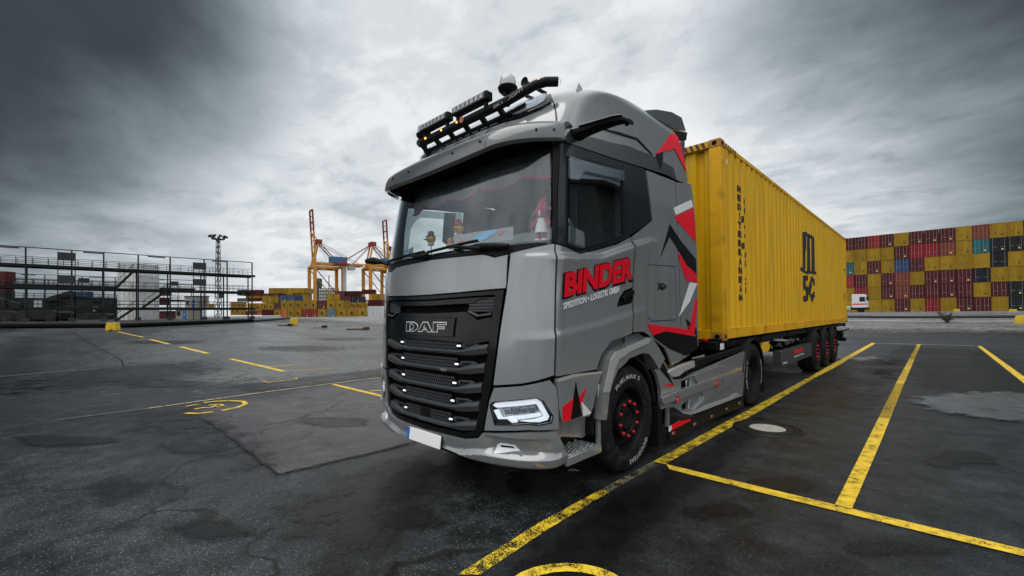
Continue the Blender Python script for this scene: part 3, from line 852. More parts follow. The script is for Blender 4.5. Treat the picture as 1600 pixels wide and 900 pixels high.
for s in (1, -1):
    lp = [(s * 0.367, 3.271), (s * 0.390, 3.385), (s * 0.510, 3.487), (s * 0.624, 3.535), (s * 0.660, 3.505), (s * 0.629, 3.361), (s * 0.578, 3.295), (s * 0.475, 3.241)]
    o = RP('roof_lamp', lp, BLACK, .022, .03, dz=.04, bevel=.003)
    def RS(name, pl, m, off, th):
        return patch(name, pl, m, o, off=off, th=th, fn=lambda q, z, o: surf_roof(q, z, o), dz=.04, bevel=.002)
    RS('lamp_bowl', [(s * 0.412, 3.310), (s * 0.427, 3.375), (s * 0.522, 3.450), (s * 0.607, 3.485), (s * 0.624, 3.470), (s * 0.602, 3.375), (s * 0.562, 3.325), (s * 0.482, 3.290)], LAMPG, .030, .01)
    RS('lamp_reflector', [(s * 0.442, 3.335), (s * 0.467, 3.365), (s * 0.492, 3.355), (s * 0.467, 3.320)], BLACK, .036, .01)
    RS('lamp_reflector', [(s * 0.512, 3.385), (s * 0.542, 3.430), (s * 0.582, 3.425), (s * 0.552, 3.365)], LENS, .036, .01)
    RS('lamp_lens', [(s * 0.402, 3.300), (s * 0.417, 3.380), (s * 0.517, 3.460), (s * 0.610, 3.495), (s * 0.632, 3.475), (s * 0.609, 3.365), (s * 0.567, 3.315), (s * 0.482, 3.280)], CLEAR, .046, .004)
RP('lamp_gap', [(-.625, 3.1), (-.618, 3.1), (-.64, 3.42), (-.66, 3.58), (-.667, 3.58), (-.647, 3.42)], BLACK, .003, .004)
RP('lamp_gap', [(.618, 3.1), (.625, 3.1), (.647, 3.42), (.667, 3.58), (.66, 3.58), (.64, 3.42)], BLACK, .003, .004)

GUNL = mat('bar_print_grey', (.22, .22, .22), .5)
# light bar
_hb = [(1.02, .70, 3.56), (.95, .62, 3.555), (.88, .56, 3.53), (.78, .48, 3.465), (.68, .42, 3.415), (.58, .385, 3.39), (.45, .37, 3.38)]
bar = [(-x, y, z) for x, y, z in _hb] + [(0, .36, 3.375)] + _hb[::-1]
lb = MB().tube(bar, .042, 14).build('light_bar', SATIN, T, smooth=40)
MB().tube([(x, y + .07, z - .075) for x, y, z in bar[3:-3]], .022, 8).build('bar_rail', SATIN, lb, smooth=40)
for x in (-.60, -.36, -.12, .12, .36, .60):
    MB().bar((x, .37, 3.38), (x, .50, 3.27), .05, .03).build('bar_bracket', SATIN, lb)
for x in (-.45, -.17, .08, .92):
    zz = 3.38 if abs(x) < .6 else 3.56
    yy = .362 if abs(x) < .6 else .60
    MB().lathe([(0, -.012), (.010, -.010), (.013, 0)], (x, yy - .036, zz), 'y', 10).build('marker_light', AMB, lb, smooth=60)
MB().lathe([(0, -.006), (.03, -.006), (.03, 0)], (.16, .318, 3.378), 'y', 14).build('round_sticker', mat('sticker_red', (.5, .12, .1), .5), lb)
text_on('bar_letters', 'SKY-LIGHT', lambda u, v, h: Vector((.58 + .27 * u, .335 + .11 * u + .03 * u * (1 - u) - h, 3.345 + .115 * u + .028 * v)), GUNL, lb, bold=.02)
MB().lathe([(.036, .0), (.036, .004)], (1.025, .703, 3.56), 'x', 12).build('bar_end', DEEP, lb)
def led_bar(x0, x1):
    xc = (x0 + x1) / 2; w_ = x1 - x0
    o = MB().b2((x0, .30, 3.448), (x1, .38, 3.530)).build('led_lamp', PLAST, T, bevel=.012)
    MB().b2((x0 + .03, .292, 3.462), (x1 - .03, .301, 3.517)).build('lamp_glass', mat('lamp_glass_dark', (.10, .11, .12), .08, 0.4, coat=1), o, bevel=.002)
    for i in range(7):
        x = x0 + .06 + i * (w_ - .12) / 6
        MB().b2((x - .02, .288, 3.468), (x + .014, .2915, 3.511)).build('reflector_cell', ALU, o)
    fin = MB()
    for i in range(10): fin.b2((x0 + .03 + i * (w_ - .06) / 9 - .003, .378, 3.462), (x0 + .03 + i * (w_ - .06) / 9 + .003, .395, 3.515))
    fo = fin.build('cooling_fins', PLAST, o); fo['kind'] = 'stuff'
    for x in (x0 + .05, x1 - .05): MB().b2((x - .015, .325, 3.38), (x + .015, .355, 3.455)).build('lamp_foot', PLAST, o)
led_bar(-.53, -.04); led_bar(.03, .53)
for x, y in ((-.80, .55), (.60, .50)):
    o = MB().lathe([(0, 0), (.055, 0), (.085, .03), (.092, .055), (.088, .062), (0, .062)], (x, y, 3.53), 'z', 24).build('beacon', SATIN, T, smooth=40)
    MB().lathe([(.074, .062), (.076, .10), (.07, .145), (.05, .165), (0, .17)], (x, y, 3.53), 'z', 24).build('beacon_dome', mat('beacon_clear', (.55, .56, .58), .12, 0.0, coat=1, alpha=.85), o, smooth=40)
    MB().tube([(x, y, 3.42), (x, y, 3.53)], .02, 8).build('beacon_stem', SATIN, o, smooth=40)
for x, y, z in ((.42, .90, 3.74), (.60, .88, 3.73)):
    prof = [(0, 0), (.02, 0), (.015, .22), (.022, .28), (.042, .31), (.045, .315), (.035, .305), (0, .29)]
    o = MB().lathe([(r, -h) for r, h in prof], (x, y + .16, z), 'y', 20).build('air_horn', SATIN, T, smooth=50)
MB().prism([(0, 0), (.16, 0), (.12, .035), (.04, .09)], lambda a, b, t: (1.0 - .02 + t, 1.0 + a, 3.60 + b), .025).build('roof_fin', GREY, T, bevel=.003)

# digital mirror arms
def arm(s):
    A = [(Vector((s * 1.17, .70, 3.03)), .17, .09), (Vector((s * 1.27, .72, 3.045)), .15, .055), (Vector((s * 1.40, .75, 3.06)), .13, .045), (Vector((s * 1.53, .79, 3.075)), .12, .042), (Vector((s * 1.61, .81, 3.07)), .11, .042), (Vector((s * 1.65, .83, 3.045)), .09, .04)]
    vs = []; fs = []; n = 10
    for p, wy, wz in A:
        for j in range(n):
            t = 2 * math.pi * j / n
            c, d = math.cos(t), math.sin(t)
            vs.append(p + Vector((0, wy / 2 * math.copysign(abs(c) ** .6, c), wz / 2 * math.copysign(abs(d) ** .6, d))))
    for i in range(len(A) - 1):
        for j in range(n): fs.append((i * n + j, i * n + (j + 1) % n, (i + 1) * n + (j + 1) % n, (i + 1) * n + j))
    fs.append(tuple(range(n - 1, -1, -1))); fs.append(tuple((len(A) - 1) * n + j for j in range(n)))
    o = MB().raw(vs, fs).build('mirror_camera_arm', SATIN, T, smooth=45)
    MB().lathe([(0, .0), (.018, .0), (.02, -.01), (0, -.012)], (s * 1.60, .865, 3.055), 'y', 12).build('camera_lens', BLACK, o)
    # thin light edge
    ed = MB()
    for (p, wy, wz), (p2, wy2, wz2) in zip(A[1:4], A[2:5]):
        ed.bar(p + Vector((0, -wy / 2 + .01, wz / 2)), p2 + Vector((0, -wy2 / 2 + .01, wz2 / 2)), .05, .006)
    ed.build('arm_cap', GREY, o)
for s in (1, -1): arm(s)
# small front-corner camera on the far pillar
o = MB().tube([(-1.10, .26, 2.10), (-1.22, .25, 2.14), (-1.38, .22, 2.165), (-1.50, .2, 2.17)], [.022, .026, .045, .03], 10).build('corner_camera', SATIN, T, smooth=45)
# roof side deflectors behind the cab
for s in (1, -1):
    pl = [(2.30, 3.85), (2.75, 4.02), (3.2, 4.14), (3.52, 4.17), (3.62, 4.0), (3.18, 3.90), (2.8, 3.885), (2.5, 3.87)]
    o = MB().prism(pl, lambda a, b, t: (s * (.98 - t - (b - 3.8) * .1), a, b), .07).build('roof_spoiler', VISOR, T, bevel=.01)
    MB().prism([(2.9, 3.80), (3.56, 3.96), (3.52, 3.84), (3.05, 3.70)], lambda a, b, t: (s * (1.0 - t), a, b), .05).build('spoiler_bracket', SATIN, o, bevel=.004)
    MB().prism([(3.06, 3.62), (3.40, 3.80), (3.36, 3.30), (3.06, 3.30)], lambda a, b, t: (s * (1.03 - t), a, b), .05).build('rear_deflector', VISOR, T, bevel=.004)
# cab rear wall and floor
MB().b2((-1.0, 3.02, 1.0), (1.0, 3.05, 3.75)).build('cab_rear_wall', SATIN, T)
MB().b2((-1.2, .35, 1.05), (1.2, 2.5, 1.12)).build('cab_floor', DEEP, T)
MB().b2((-1.0, .45, 1.1), (1.0, .55, 2.02)).build('firewall', DEEP, T)

# ---- livery: cut vinyl on the cab side
def vinyl(pts, m, name='vinyl_stripe', off=.0035):
    for sgn in (1, -1):
        pl = [QZ(*p) for p in pts]
        patch(name, [(a * sgn, b) for a, b in pl], m, T, off=off, th=.003, bevel=0, dq=.03, dz=.1)
# roof arrow (on the roof flank: use the roof surface)
def vinylr(pts, m, off=.006):
    dp = []
    for p, q in zip(pts, pts[1:] + pts[:1]): dp += [(p[0] + (q[0] - p[0]) * k / 6, p[1] + (q[1] - p[1]) * k / 6) for k in range(6)]
    pl = [QZ(*p) for p in dp]
    for sgn in (1, -1):
        patch('vinyl_stripe', [(a * sgn, b) for a, b in pl], m, T, off=off, th=.003, bevel=0, dq=.03, dz=.04, fn=lambda q, z, o: surf_roof(q, z, o))
vinylr([(1050, 208), (1024, 241), (1052, 233), (1054, 234), (1068, 262), (1079, 285), (1079, 228)], RED, .009)
vinylr([(1024, 241), (1035, 238), (1035, 250), (1032, 265), (1027, 252)], BLKV, .008)
vinyl([(1052, 325), (1080, 312), (1083, 323), (1056, 336)], WHITE)
vinyl([(1053, 339), (1083, 324.5), (1086, 355), (1087, 379), (1068, 357)], RED)
vinyl([(1046, 350), (1031, 403), (1046, 370), (1062, 395), (1072, 414), (1088, 429), (1087, 405), (1064, 377)], BLKV)
vinyl([(1058, 392), (1072, 414), (1088, 429), (1089, 442), (1072, 438), (1063, 413)], RED, off=.005)
vinyl([(1078, 441), (1089, 443), (1077, 472), (1061, 494)], WHITE, off=.004)
vinyl([(1087, 466), (1090, 470), (1085, 520), (1077, 514)], RED, off=.0045)
vinyl([(1071, 498), (1088, 512), (1090, 545), (1072, 556), (1045, 545), (1022, 528), (1014, 508), (1076, 516)], BLKV)
vinyl([(1011, 506), (1077, 515), (1074, 507), (1088, 526), (1040, 517.5), (1019, 524)], RED, off=.006)
# rear lower black extension behind the arch
# lettering
def sideq(pts, s):
    c = [on(0, 1.25, *p) for p in pts]
    return [(v.y, v.z) for v in c]
def side_text(name, s, quad, m, off, bold=.03, shear=0.0, th=.002):
    c = sideq(quad, 1)
    for sg in (1, -1):
        def f(u, v, h):
            uu = u if sg > 0 else 1 - u
            y, z = bil(c, uu, v)
            return Vector((sg * (1.25 + relief(1.25, y, z) + off + h), y, z))
        text_on(name, s, f, m, T, bold=bold, th=th, cuts=[i / 24 for i in range(1, 24)], shear=shear)
side_text('name_letters_shadow', 'BINDER', [(877.0, 468.5), (988.6, 439.5), (986.2, 399.5), (877.2, 426.5)], BLKV, .003, bold=.055)
side_text('name_letters', 'BINDER', [(879.4, 465), (985.6, 436.5), (985.2, 401.2), (879.4, 427.5)], RED, .007, bold=.05)
side_text('tag_letters', 'SPEDITION • LOGISTIK GMBH', [(879, 483.5), (966, 456.5), (966, 446), (879, 473.5)], WHITE, .004, bold=.03)
# door handle
hp = [(963, 479), (967, 465), (974, 454), (987, 449), (988, 468), (985, 474)]
side('handle_recess', hp, BLACK, off=.004, th=.02, bevel=.003)
side('door_handle', [(969, 466), (974, 458.5), (986.5, 453.5), (987, 460), (975, 465), (971, 471)], SATIN, off=.03, th=.02, bevel=.006)

# ---- steps, wheel arch, fairing
def side2(name, pl, m, off=0, th=.03, **k): return patch(name, [QZ(*p) for p in pl], m, T, mirror=True, off=off, th=th, **k)
side2('step_panel', [(869.5, 596), (896, 588), (937, 582), (931, 606), (925, 636), (919, 650), (906, 651), (877, 660), (872, 640)], GREY, off=.012, th=.05)
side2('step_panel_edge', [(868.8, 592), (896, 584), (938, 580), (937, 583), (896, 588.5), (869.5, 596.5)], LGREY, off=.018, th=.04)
vinyl([(876.5, 635), (894, 622), (889, 655), (877, 659)], RED, off=.016)
vinyl([(897, 596), (907, 649.5), (889, 655.5), (893, 625)], BLKV, off=.0165)
vinyl([(902, 620), (914, 605), (907, 627), (904, 634)], RED, off=.016)
vinyl([(906, 627), (921.5, 645), (909, 650)], WHITE, off=.017)
side2('step_well', [(876, 660), (906, 651), (920, 650), (927, 636), (933, 606), (941, 610), (939, 676), (925, 690), (893, 687), (880, 698)], GREY, off=-.10, th=.02)
for s in (1, -1):
    z0 = .385
    o = MB().prism([(s * 1.245, .52), (s * 1.25, .93), (s * 1.0, .93), (s * .98, .40), (s * 1.1, .36)], lambda a, b, t: (a, b, z0 - t), .05).build('step', GREY, T, bevel=.008)
    stud = MB()
    for i in range(6):
        for j in range(9):
            x = s * (1.035 + i * .034 + (j % 2) * .017); y = .50 + j * .048
            if abs(x) > 1.225: continue
            stud.box((x, y, z0 + .004), (.02, .026, .008), Matrix.Rotation(R(35 if (i + j) % 2 else -35), 3, 'Z'))
    so2 = stud.build('step_tread', ALU, o); so2['kind'] = 'stuff'
    MB().prism([(s * 1.262, .46), (s * 1.268, .95), (s * 1.23, .95), (s * 1.225, .46)], lambda a, b, t: (a, b, z0 - .005 - t), .075).build('step_edge', GREY, T, bevel=.01)
    MB().b2((s * 1.0, .50, .20), (s * 1.12, .90, .28)).build('step_flap', DEEP, T, bevel=.01)
    MB().b2((s * 1.21, .93, .34), (s * 1.25, .97, .90)).build('arch_front_edge', GREY, T, bevel=.01)
# wheel arch flare: lofted band around the wheel
outer = [(933, 655), (936, 610), (946, 561), (954, 548), (975, 538), (1004, 526.5), (1012, 526.5), (1022, 541), (1033, 560)]
innr = [(941, 655), (946.5, 607), (958.5, 577), (977, 559), (998.5, 551), (1008, 553), (1016, 563), (1023, 577)]
side2('wheel_arch', outer + [(1024, 577)] + innr[::-1][1:], GREY, off=.045, th=.12, bevel=.012)
side2('wheel_arch_highlight', [(936, 612), (946, 562), (954.5, 549.5), (975, 540), (1004, 528.5), (1010, 529), (1006, 536), (978, 548), (960, 560), (953, 575), (945, 612)], LGREY, off=.052, th=.03, bevel=.006)  # paler strip puts the arch's highlight into colour
# inner arch (mudguard)
for s in (1, -1):
    MB().lathe([(.60, -.36), (.60, -.02), (.57, -.02), (.57, -.36)], (s * 1.24 if s > 0 else -1.24 + .38, 1.464, .52), 'x', 24, R(5), R(185), closed=True).build('mudguard', PLAST, T, smooth=40)
    rib = MB()
    for i in range(21):
        z = .075 + i * .021
        rib.b2((s * .98, 2.10 - .004 * i * .3, z), (s * 1.235, 2.20, z + .013))
    rb = rib.build('ribbed_mudflap', PLAST, T, bevel=.003)
    MB().b2((s * .99, 2.115, .07), (s * 1.22, 2.19, .53)).build('mudflap_core', PLAST, rb)
# side fairing: panel plane x=1.24, with pressed shapes
def yz(pts, x=1.25): return [(lambda v: (v.y, v.z))(on(0, x, *p)) for p in pts]
def fair(name, pts, m, x, th, parent=T, bevel=.008, holes=()):
    out = []
    for s in (1, -1):
        pl = yz(pts, x)
        if holes:
            out.append(patch(name, pl, m, parent, off=0, th=th, bevel=bevel, dq=9, dz=9, holes=[yz(h, x) for h in holes], fn=lambda a, b, o: Vector((s * (x + o), a, b))))
        else:
            out.append(MB().prism(pl, lambda a, b, t: (s * (x - t), a, b), th).build(name, m, parent, bevel=bevel))
    return out
SLOT1 = [(1064.5, 596), (1079, 589), (1079, 603), (1065, 609)]
SLOT2 = [(1065, 634), (1078, 622), (1076, 638), (1067, 642)]
fair('side_fairing', [(1024, 579), (1033, 561), (1040, 566), (1047, 584), (1053, 593), (1066, 592.5), (1087, 582), (1163, 548.5), (1166, 553), (1163.5, 580), (1161, 619), (1120, 634), (1075, 651), (1052, 664), (1045, 668), (1045, 636), (1034, 640), (1033, 606), (1029, 590)], GREY, 1.25, .05, holes=[SLOT1, SLOT2])
fair('fairing_back', [(1050, 600), (1160, 556), (1158, 615), (1055, 650)], DEEP, 1.18, .02, bevel=0)
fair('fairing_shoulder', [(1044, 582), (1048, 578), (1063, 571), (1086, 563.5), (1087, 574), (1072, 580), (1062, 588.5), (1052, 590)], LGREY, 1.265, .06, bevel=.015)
fair('fairing_chevron', [(1084, 587), (1122, 572), (1134, 571.5), (1147, 580), (1152, 590.5), (1148, 598), (1136, 605.5), (1083, 641.5), (1098, 626), (1100, 619), (1096, 611), (1131, 596), (1128, 592), (1122, 589), (1092, 601)], GREY, 1.276, .035, bevel=.006)
fair('fairing_rib', [(1036, 627), (1036, 621), (1064, 609.5), (1119, 588.5), (1127, 590.5), (1129, 595), (1119, 602.5), (1060, 625), (1038, 633)], GREY, 1.292, .05, bevel=.006)
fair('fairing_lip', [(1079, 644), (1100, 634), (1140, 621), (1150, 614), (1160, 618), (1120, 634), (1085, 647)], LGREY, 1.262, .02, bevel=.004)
fair('fairing_post', [(1072.5, 594), (1075.5, 592), (1075.5, 604), (1072.5, 606)], ALU, 1.235, .02)
fair('lower_skirt', [(1045, 669), (1052, 665), (1075, 652.5), (1120, 635.5), (1162, 620), (1162, 636), (1120, 653), (1085, 668), (1047, 690)], SATIN, 1.245, .03)
fair('fairing_top_rail', [(1086, 564), (1158, 541.5), (1163, 547.5), (1087, 574)], SATIN, 1.24, .06, bevel=.01)
# livery on fairing
fair('vinyl_stripe', [(1022, 566), (1029, 559.5), (1038, 568), (1053, 603)], BLKV, 1.2535, .003, bevel=0)
fair('vinyl_stripe', [(1037, 602), (1049, 599), (1053.5, 604)], RED, 1.2538, .003, bevel=0)
fair('vinyl_stripe', [(1046, 637), (1053, 636), (1067, 645.5), (1088, 650), (1060, 657), (1047, 666)], BLKV, 1.2535, .003, bevel=0)
fair('vinyl_stripe', [(1049.5, 664), (1057, 659.5), (1078, 654.5), (1080, 657), (1050, 672.5)], RED, 1.2540, .006, bevel=0)
fair('vinyl_stripe', [(1045.5, 667), (1050, 664), (1049, 672.5), (1045.5, 675)], WHITE, 1.2538, .006, bevel=0)
for s in (1, -1):
    for y, z in ((2.456, .546), (3.664, .578)):
        o = MB().box((s * 1.300, y, z), (.02, .085, .055)).build('side_marker', REDL, T, bevel=.012)
        MB().box((s * 1.293, y, z), (.012, .10, .07)).build('marker_base', BLACK, o, bevel=.006)
    for y, z in ((2.43, .17), (3.03, .16), (3.6, .152), (4.165, .155), (4.72, .152)):
        o = MB().box((s * 1.252, y, z), (.014, .045, .022)).build('side_marker', REDL, T, bevel=.005)
        MB().box((s * 1.25, y, z), (.01, .08, .036)).build('marker_base', ALU, o, bevel=.004)
# deck and tread plate behind the cab
MB().b2((-1.2, 2.36, .80), (1.2, 2.98, .86)).build('catwalk', ALU, T, bevel=.005)
for s in (1, -1):
    MB().prism([(2.45, 1.30), (3.05, 1.30), (3.08, 1.05), (2.62, .92), (2.40, .98)], lambda a, b, t: (s * (1.225 - t), a, b), .3).build('cab_skirt', SATIN, T, bevel=.01)

# ---- wheels
def wheel(cx_, cy_, s, r=.505, w_=.30, nuts=LRED, name='wheel', parent=T, letters=True, hub='front', dish=.10):
    """s=+1: outer face toward +x; built round (cx_,cy_,r)"""
    c = (cx_, cy_, r)
    k = r / .505
    rim = [(.292 * k, -.012), (.300 * k, .0), (.296 * k, .008), (.285 * k, -.01), (.275 * k, -.05), (.262 * k, -.085), (.235 * k, -.10), (.19 * k, -.095), (.165 * k, -.09), (.12 * k, -.09), (0, -.09)] if hub == 'front' else \
          [(.292 * k, -.012), (.300 * k, .0), (.296 * k, .008), (.285 * k, -.01), (.268 * k, -.08), (.255 * k, -.17), (.24 * k, -.20), (.20 * k, -.205), (.13 * k, -.20), (0, -.20)]
    f = [(rr, s * h) for rr, h in rim]
    rimo = MB().lathe(f, c, 'x', 48).build(name, SATIN if hub == 'front' else PLAST, parent, smooth=40)
    ty = [(.292, -.03), (.303, .004), (.325, .012), (.36, .020), (.405, .024), (.45, .016), (.482, .0), (.497, -.022), (.503, -.04)]
    gr = []
    n = 5; x0 = -.045; x1 = -w_ + .045
    for i in range(n):
        a = x0 + (x1 - x0) * (i + .5) / n
        gr += [(.505, a + .009), (.492, a + .006), (.492, a - .006), (.505, a - .009)]
    ty = ty + gr + [(.503, -w_ + .04), (.49, -w_ + .02), (.45, -w_ - .01), (.40, -w_ - .02), (.30, -w_)]
    tyo = MB().lathe([(rr * k, s * h) for rr, h in ty], c, 'x', 64).build('tyre', RUB, rimo, smooth=50)
    for rr in (.478, .335):
        MB().lathe([(rr * k - .004, s * .0), (rr * k - .002, s * (.0175 if rr < .4 else .006)), (rr * k + .003, s * (.0175 if rr < .4 else .004)), (rr * k + .005, s * -.004)], c, 'x', 64).build('tyre_bead', RUB, rimo, smooth=60)
    if hub == 'front':
        MB().lathe([(rr * k, s * h) for rr, h in ((.198, -.09), (.195, -.01), (.188, .0), (.135, .0), (.128, -.01), (.122, -.045), (0, -.05))], c, 'x', 40).build('hub_ring', SATIN, rimo, smooth=35)
        MB().lathe([(rr, s * h) for rr, h in ((.108, -.05), (.108, -.02), (.10, -.012), (.06, -.012), (.05, -.02), (0, -.02))], c, 'x', 32).build('hub_cap', PLAST, rimo, smooth=40)
        nr = .1625 * k; nx = -.002
    else:
        MB().lathe([(rr, s * h) for rr, h in ((.105, -.2), (.105, -.06), (.09, -.04), (0, -.04))], c, 'x', 32).build('hub_cap', PLAST, rimo, smooth=40)
        nr = .1675 * k; nx = -.2
    for i in range(10):
        a = 2 * math.pi * (i + .35) / 10
        p = (c[0] + s * nx, c[1] + nr * math.cos(a), c[2] + nr * math.sin(a))
        if i == 0:
            nm = MB().lathe([(.017, 0), (.017, s * .010), (.0155, s * .016), (.0145, s * .018), (.010, s * .024), (0, s * .025)], (0, 0, 0), 'x', 10).build('wheel_nut', nuts, rimo, smooth=40)
            nm.location = p; first = nm
        else:
            q_ = first.copy(); COL.objects.link(q_); q_.location = p
    for i in range(10):
        a = 2 * math.pi * (i + .0) / 10
        if hub == 'front':
            MB().lathe([(.021, 0), (.021, s * .004), (0, s * .005)], (c[0] + s * -.098, c[1] + .213 * k * math.cos(a), c[2] + .213 * k * math.sin(a)), 'x', 10).build('rim_hole', DEEP, rimo) if i % 2 == 0 else None
    if letters:
        def arc(txt, a_mid, span, rr, hh, m_=TWHITE, flip=False):
            def f3(u, v, h):
                a = a_mid + (span / 2 - span * u) * s * (1 if not flip else -1)
                rad = (rr + hh * (v if not flip else 1 - v)) * k
                of = .0245 - abs(rad / k - .405) * .16 + .0015
                return Vector((c[0] + s * (of + h), c[1] + rad * math.cos(a), c[2] + rad * math.sin(a)))
            text_on('tyre_letters', txt, f3, m_, rimo, bold=.03, th=.001, cuts=[i / 20 for i in range(1, 20)], spacing=1.15)
        return rimo, arc
    return rimo, None
wf, arc = wheel(1.235, 1.464, 1, letters=True)
arc('FUELMAX S', R(96), R(66), .385, .042)
arc('GOODYEAR', R(-66), R(58), .385, .046)
wheel(-1.235, 1.464, -1, letters=False)
DRY = 5.46
for s in (1, -1):
    wr, ar = wheel(s * 1.235, DRY, s, nuts=SATIN, hub='rear')
    if s > 0:
        ar('GOODYEAR', R(2), R(60), .385, .042); ar('FUELMAX D', R(176), R(62), .385, .042)
    MB().lathe([(.30, 0), (.40, s * .02), (.47, s * .015), (.497, s * -.02), (.505, s * -.05), (.505, s * -.25), (.48, s * -.28), (.30, s * -.28)], (s * .905, DRY, .505), 'x', 48).build('inner_tyre', RUB, wr, smooth=50)
    # three-piece mudguard over the drive wheel
    MB().lathe([(.565, s * .03), (.575, s * .0), (.575, s * -.58), (.555, s * -.58), (.555, s * .0), (.548, s * .02)], (s * 1.235, DRY, .505), 'x', 36, R(14), R(172), closed=True).build('rear_mudguard', PLAST, T, smooth=45)
    MB().b2((s * .70, DRY + .60, .14), (s * 1.24, DRY + .615, .70)).build('rear_mudflap', PLAST, T)
# underbody: rails, engine, axle, tanks
for s in (1, -1):
    MB().prism([(.5, .62), (6.1, .78), (6.1, 1.0), (3.0, .98), (.5, .88)], lambda a, b, t: (s * (.42 - t), a, b), .07).build('chassis_rail', SATIN, T)
    MB().b2((s * .62, 2.3, .24), (s * 1.15, 4.80, .80)).build('fuel_tank', SATIN, T, bevel=.06)
MB().b2((-.40, .7, .30), (.40, 2.4, 1.0)).build('engine', DEEP, T, bevel=.05)
MB().tube([(-1.0, 1.464, .47), (1.0, 1.464, .47)], .06, 10).build('front_axle', DEEP, T)
MB().tube([(-1.0, DRY, .505), (-.3, DRY, .505), (-.2, DRY, .505), (.2, DRY, .505), (.3, DRY, .505), (1.0, DRY, .505)], [.09, .09, .22, .22, .09, .09], 14).build('drive_axle', DEEP, T, smooth=40)
MB().lathe([(0, 0), (.45, 0), (.45, .06), (.42, .08), (0, .08)], (0, 5.2, .98), 'z', 24).build('fifth_wheel', DEEP, T)
for i in range(3):
    pts = [(-.3 + i * .22, 3.1, 1.5 - .1 * i)] + [(-.3 + i * .22 + .05 * math.sin(t * 1.3), 3.1 + t * .12, 1.5 - .1 * i - .35 * math.sin(t / 6 * math.pi) + .0) for t in range(1, 7)]
    MB().tube(pts, .014, 6).build('air_hose', REDL if i == 0 else SATIN, T, smooth=60)
MB().tube([(.6, .52, .13), (.52, .60, .20)], .012, 6).build('tow_pin', ALU, T)

# ---- wipers
def wiper(q0, z0, q1, z1, qa, za):
    m_ = MB()
    pts = [surf(q0 + (q1 - q0) * i / 10, z0 + (z1 - z0) * i / 10, .035) for i in range(11)]
    o = MB().tube(pts, .011, 6).build('wiper_blade', SATIN, T)
    m_.tube([surf(q0 + (q1 - q0) * i / 10, z0 + (z1 - z0) * i / 10, .018) for i in range(11)], .006, 4)
    m_.tube([surf(qa, za, .03), surf(qa + (q0 + q1 - 2 * qa) * .25, za + .02, .06), surf((q0 + q1) / 2, (z0 + z1) / 2, .045)], [.022, .014, .01], 8)
    m_.build('wiper_arm', SATIN, o, smooth=50)
wiper(-.43, 2.095, -.05, 2.115, -.06, 2.065)
wiper(-.02, 2.100, .31, 2.135, .33, 2.06)
MB().tube([surf(.30 + .02 * i, 2.085 - .004 * i, .03) for i in range(8)], [.02, .025, .028, .028, .028, .026, .024, .02], 8).build('wiper_pivot_cover', SATIN, T, smooth=50)
MB().tube([surf(-.10 + .012 * i, 2.075, .03) for i in range(8)], [.02, .025, .028, .028, .028, .026, .024, .02], 8).build('wiper_pivot_cover', SATIN, T, smooth=50)

# ---- interior
def xyq(x, y): return x, y
dash = []
MB().prism([(.34, 2.05), (.55, 2.15), (.95, 2.12), (1.0, 1.75), (.34, 1.75)], lambda a, b, t: (-1.14 + t, a, b), 2.28).build('dashboard', INT, T, bevel=.02)
MB().prism([(.62, 2.13), (.72, 2.30), (.98, 2.27), (1.0, 2.08)], lambda a, b, t: (.12 + t, a, b), .98).build('instrument_hood', INTL, T, bevel=.03)
o = MB()
tor = [(.245 + .014 * math.cos(t), .014 * math.sin(t)) for t in [k * math.pi / 4 for k in range(8)]]
o.lathe(tor, (0, 0, 0), 'z', 28, closed=True)
for k in range(3):
    a = R(90 + 120 * k); o.bar((0, 0, -.03), (.24 * math.cos(a), .24 * math.sin(a), 0), .04, .015)
sw = o.build('steering_wheel', INTL, T, smooth=50); sw.location = (.68, 1.02, 2.34); sw.rotation_euler = (R(-52), 0, 0)
for s in (1, -1):
    st = MB().b2((s * .66 - .26, 1.45, 1.62), (s * .66 + .26, 1.95, 1.80)).build('seat', FAB, T, bevel=.06)
    bk = MB().prism([(0, 0), (.14, 0), (.26, .72), (.14, .74)], lambda a, b, t: (s * .66 - .25 + t, 1.92 + a, 1.75 + b), .5).build('backrest', FAB, st, bevel=.05)
    MB().b2((s * .66 - .14, 2.10, 2.50), (s * .66 + .14, 2.20, 2.72)).build('headrest', FAB, bk, bevel=.04)
cur = MB()
K = 120; vs = []; fs = []
for i in range(K + 1):
    x = -1.15 + 2.3 * i / K; y = 2.28 + .035 * math.sin(i * .9) + .015 * math.sin(i * 2.3)
    vs += [(x, y, 1.4), (x, y, 3.2)]
for i in range(K): fs.append((2 * i, 2 * i + 1, 2 * i + 3, 2 * i + 2))
MB().raw(vs, fs).build('bunk_curtain', CURT, T, smooth=60)
MB().b2((-1.12, 1.2, 3.02), (1.12, 2.3, 3.08)).build('headliner', INTL, T)
MB().b2((-1.12, .60, 2.98), (1.12, 1.2, 3.02)).build('overhead_shelf', INTL, T)
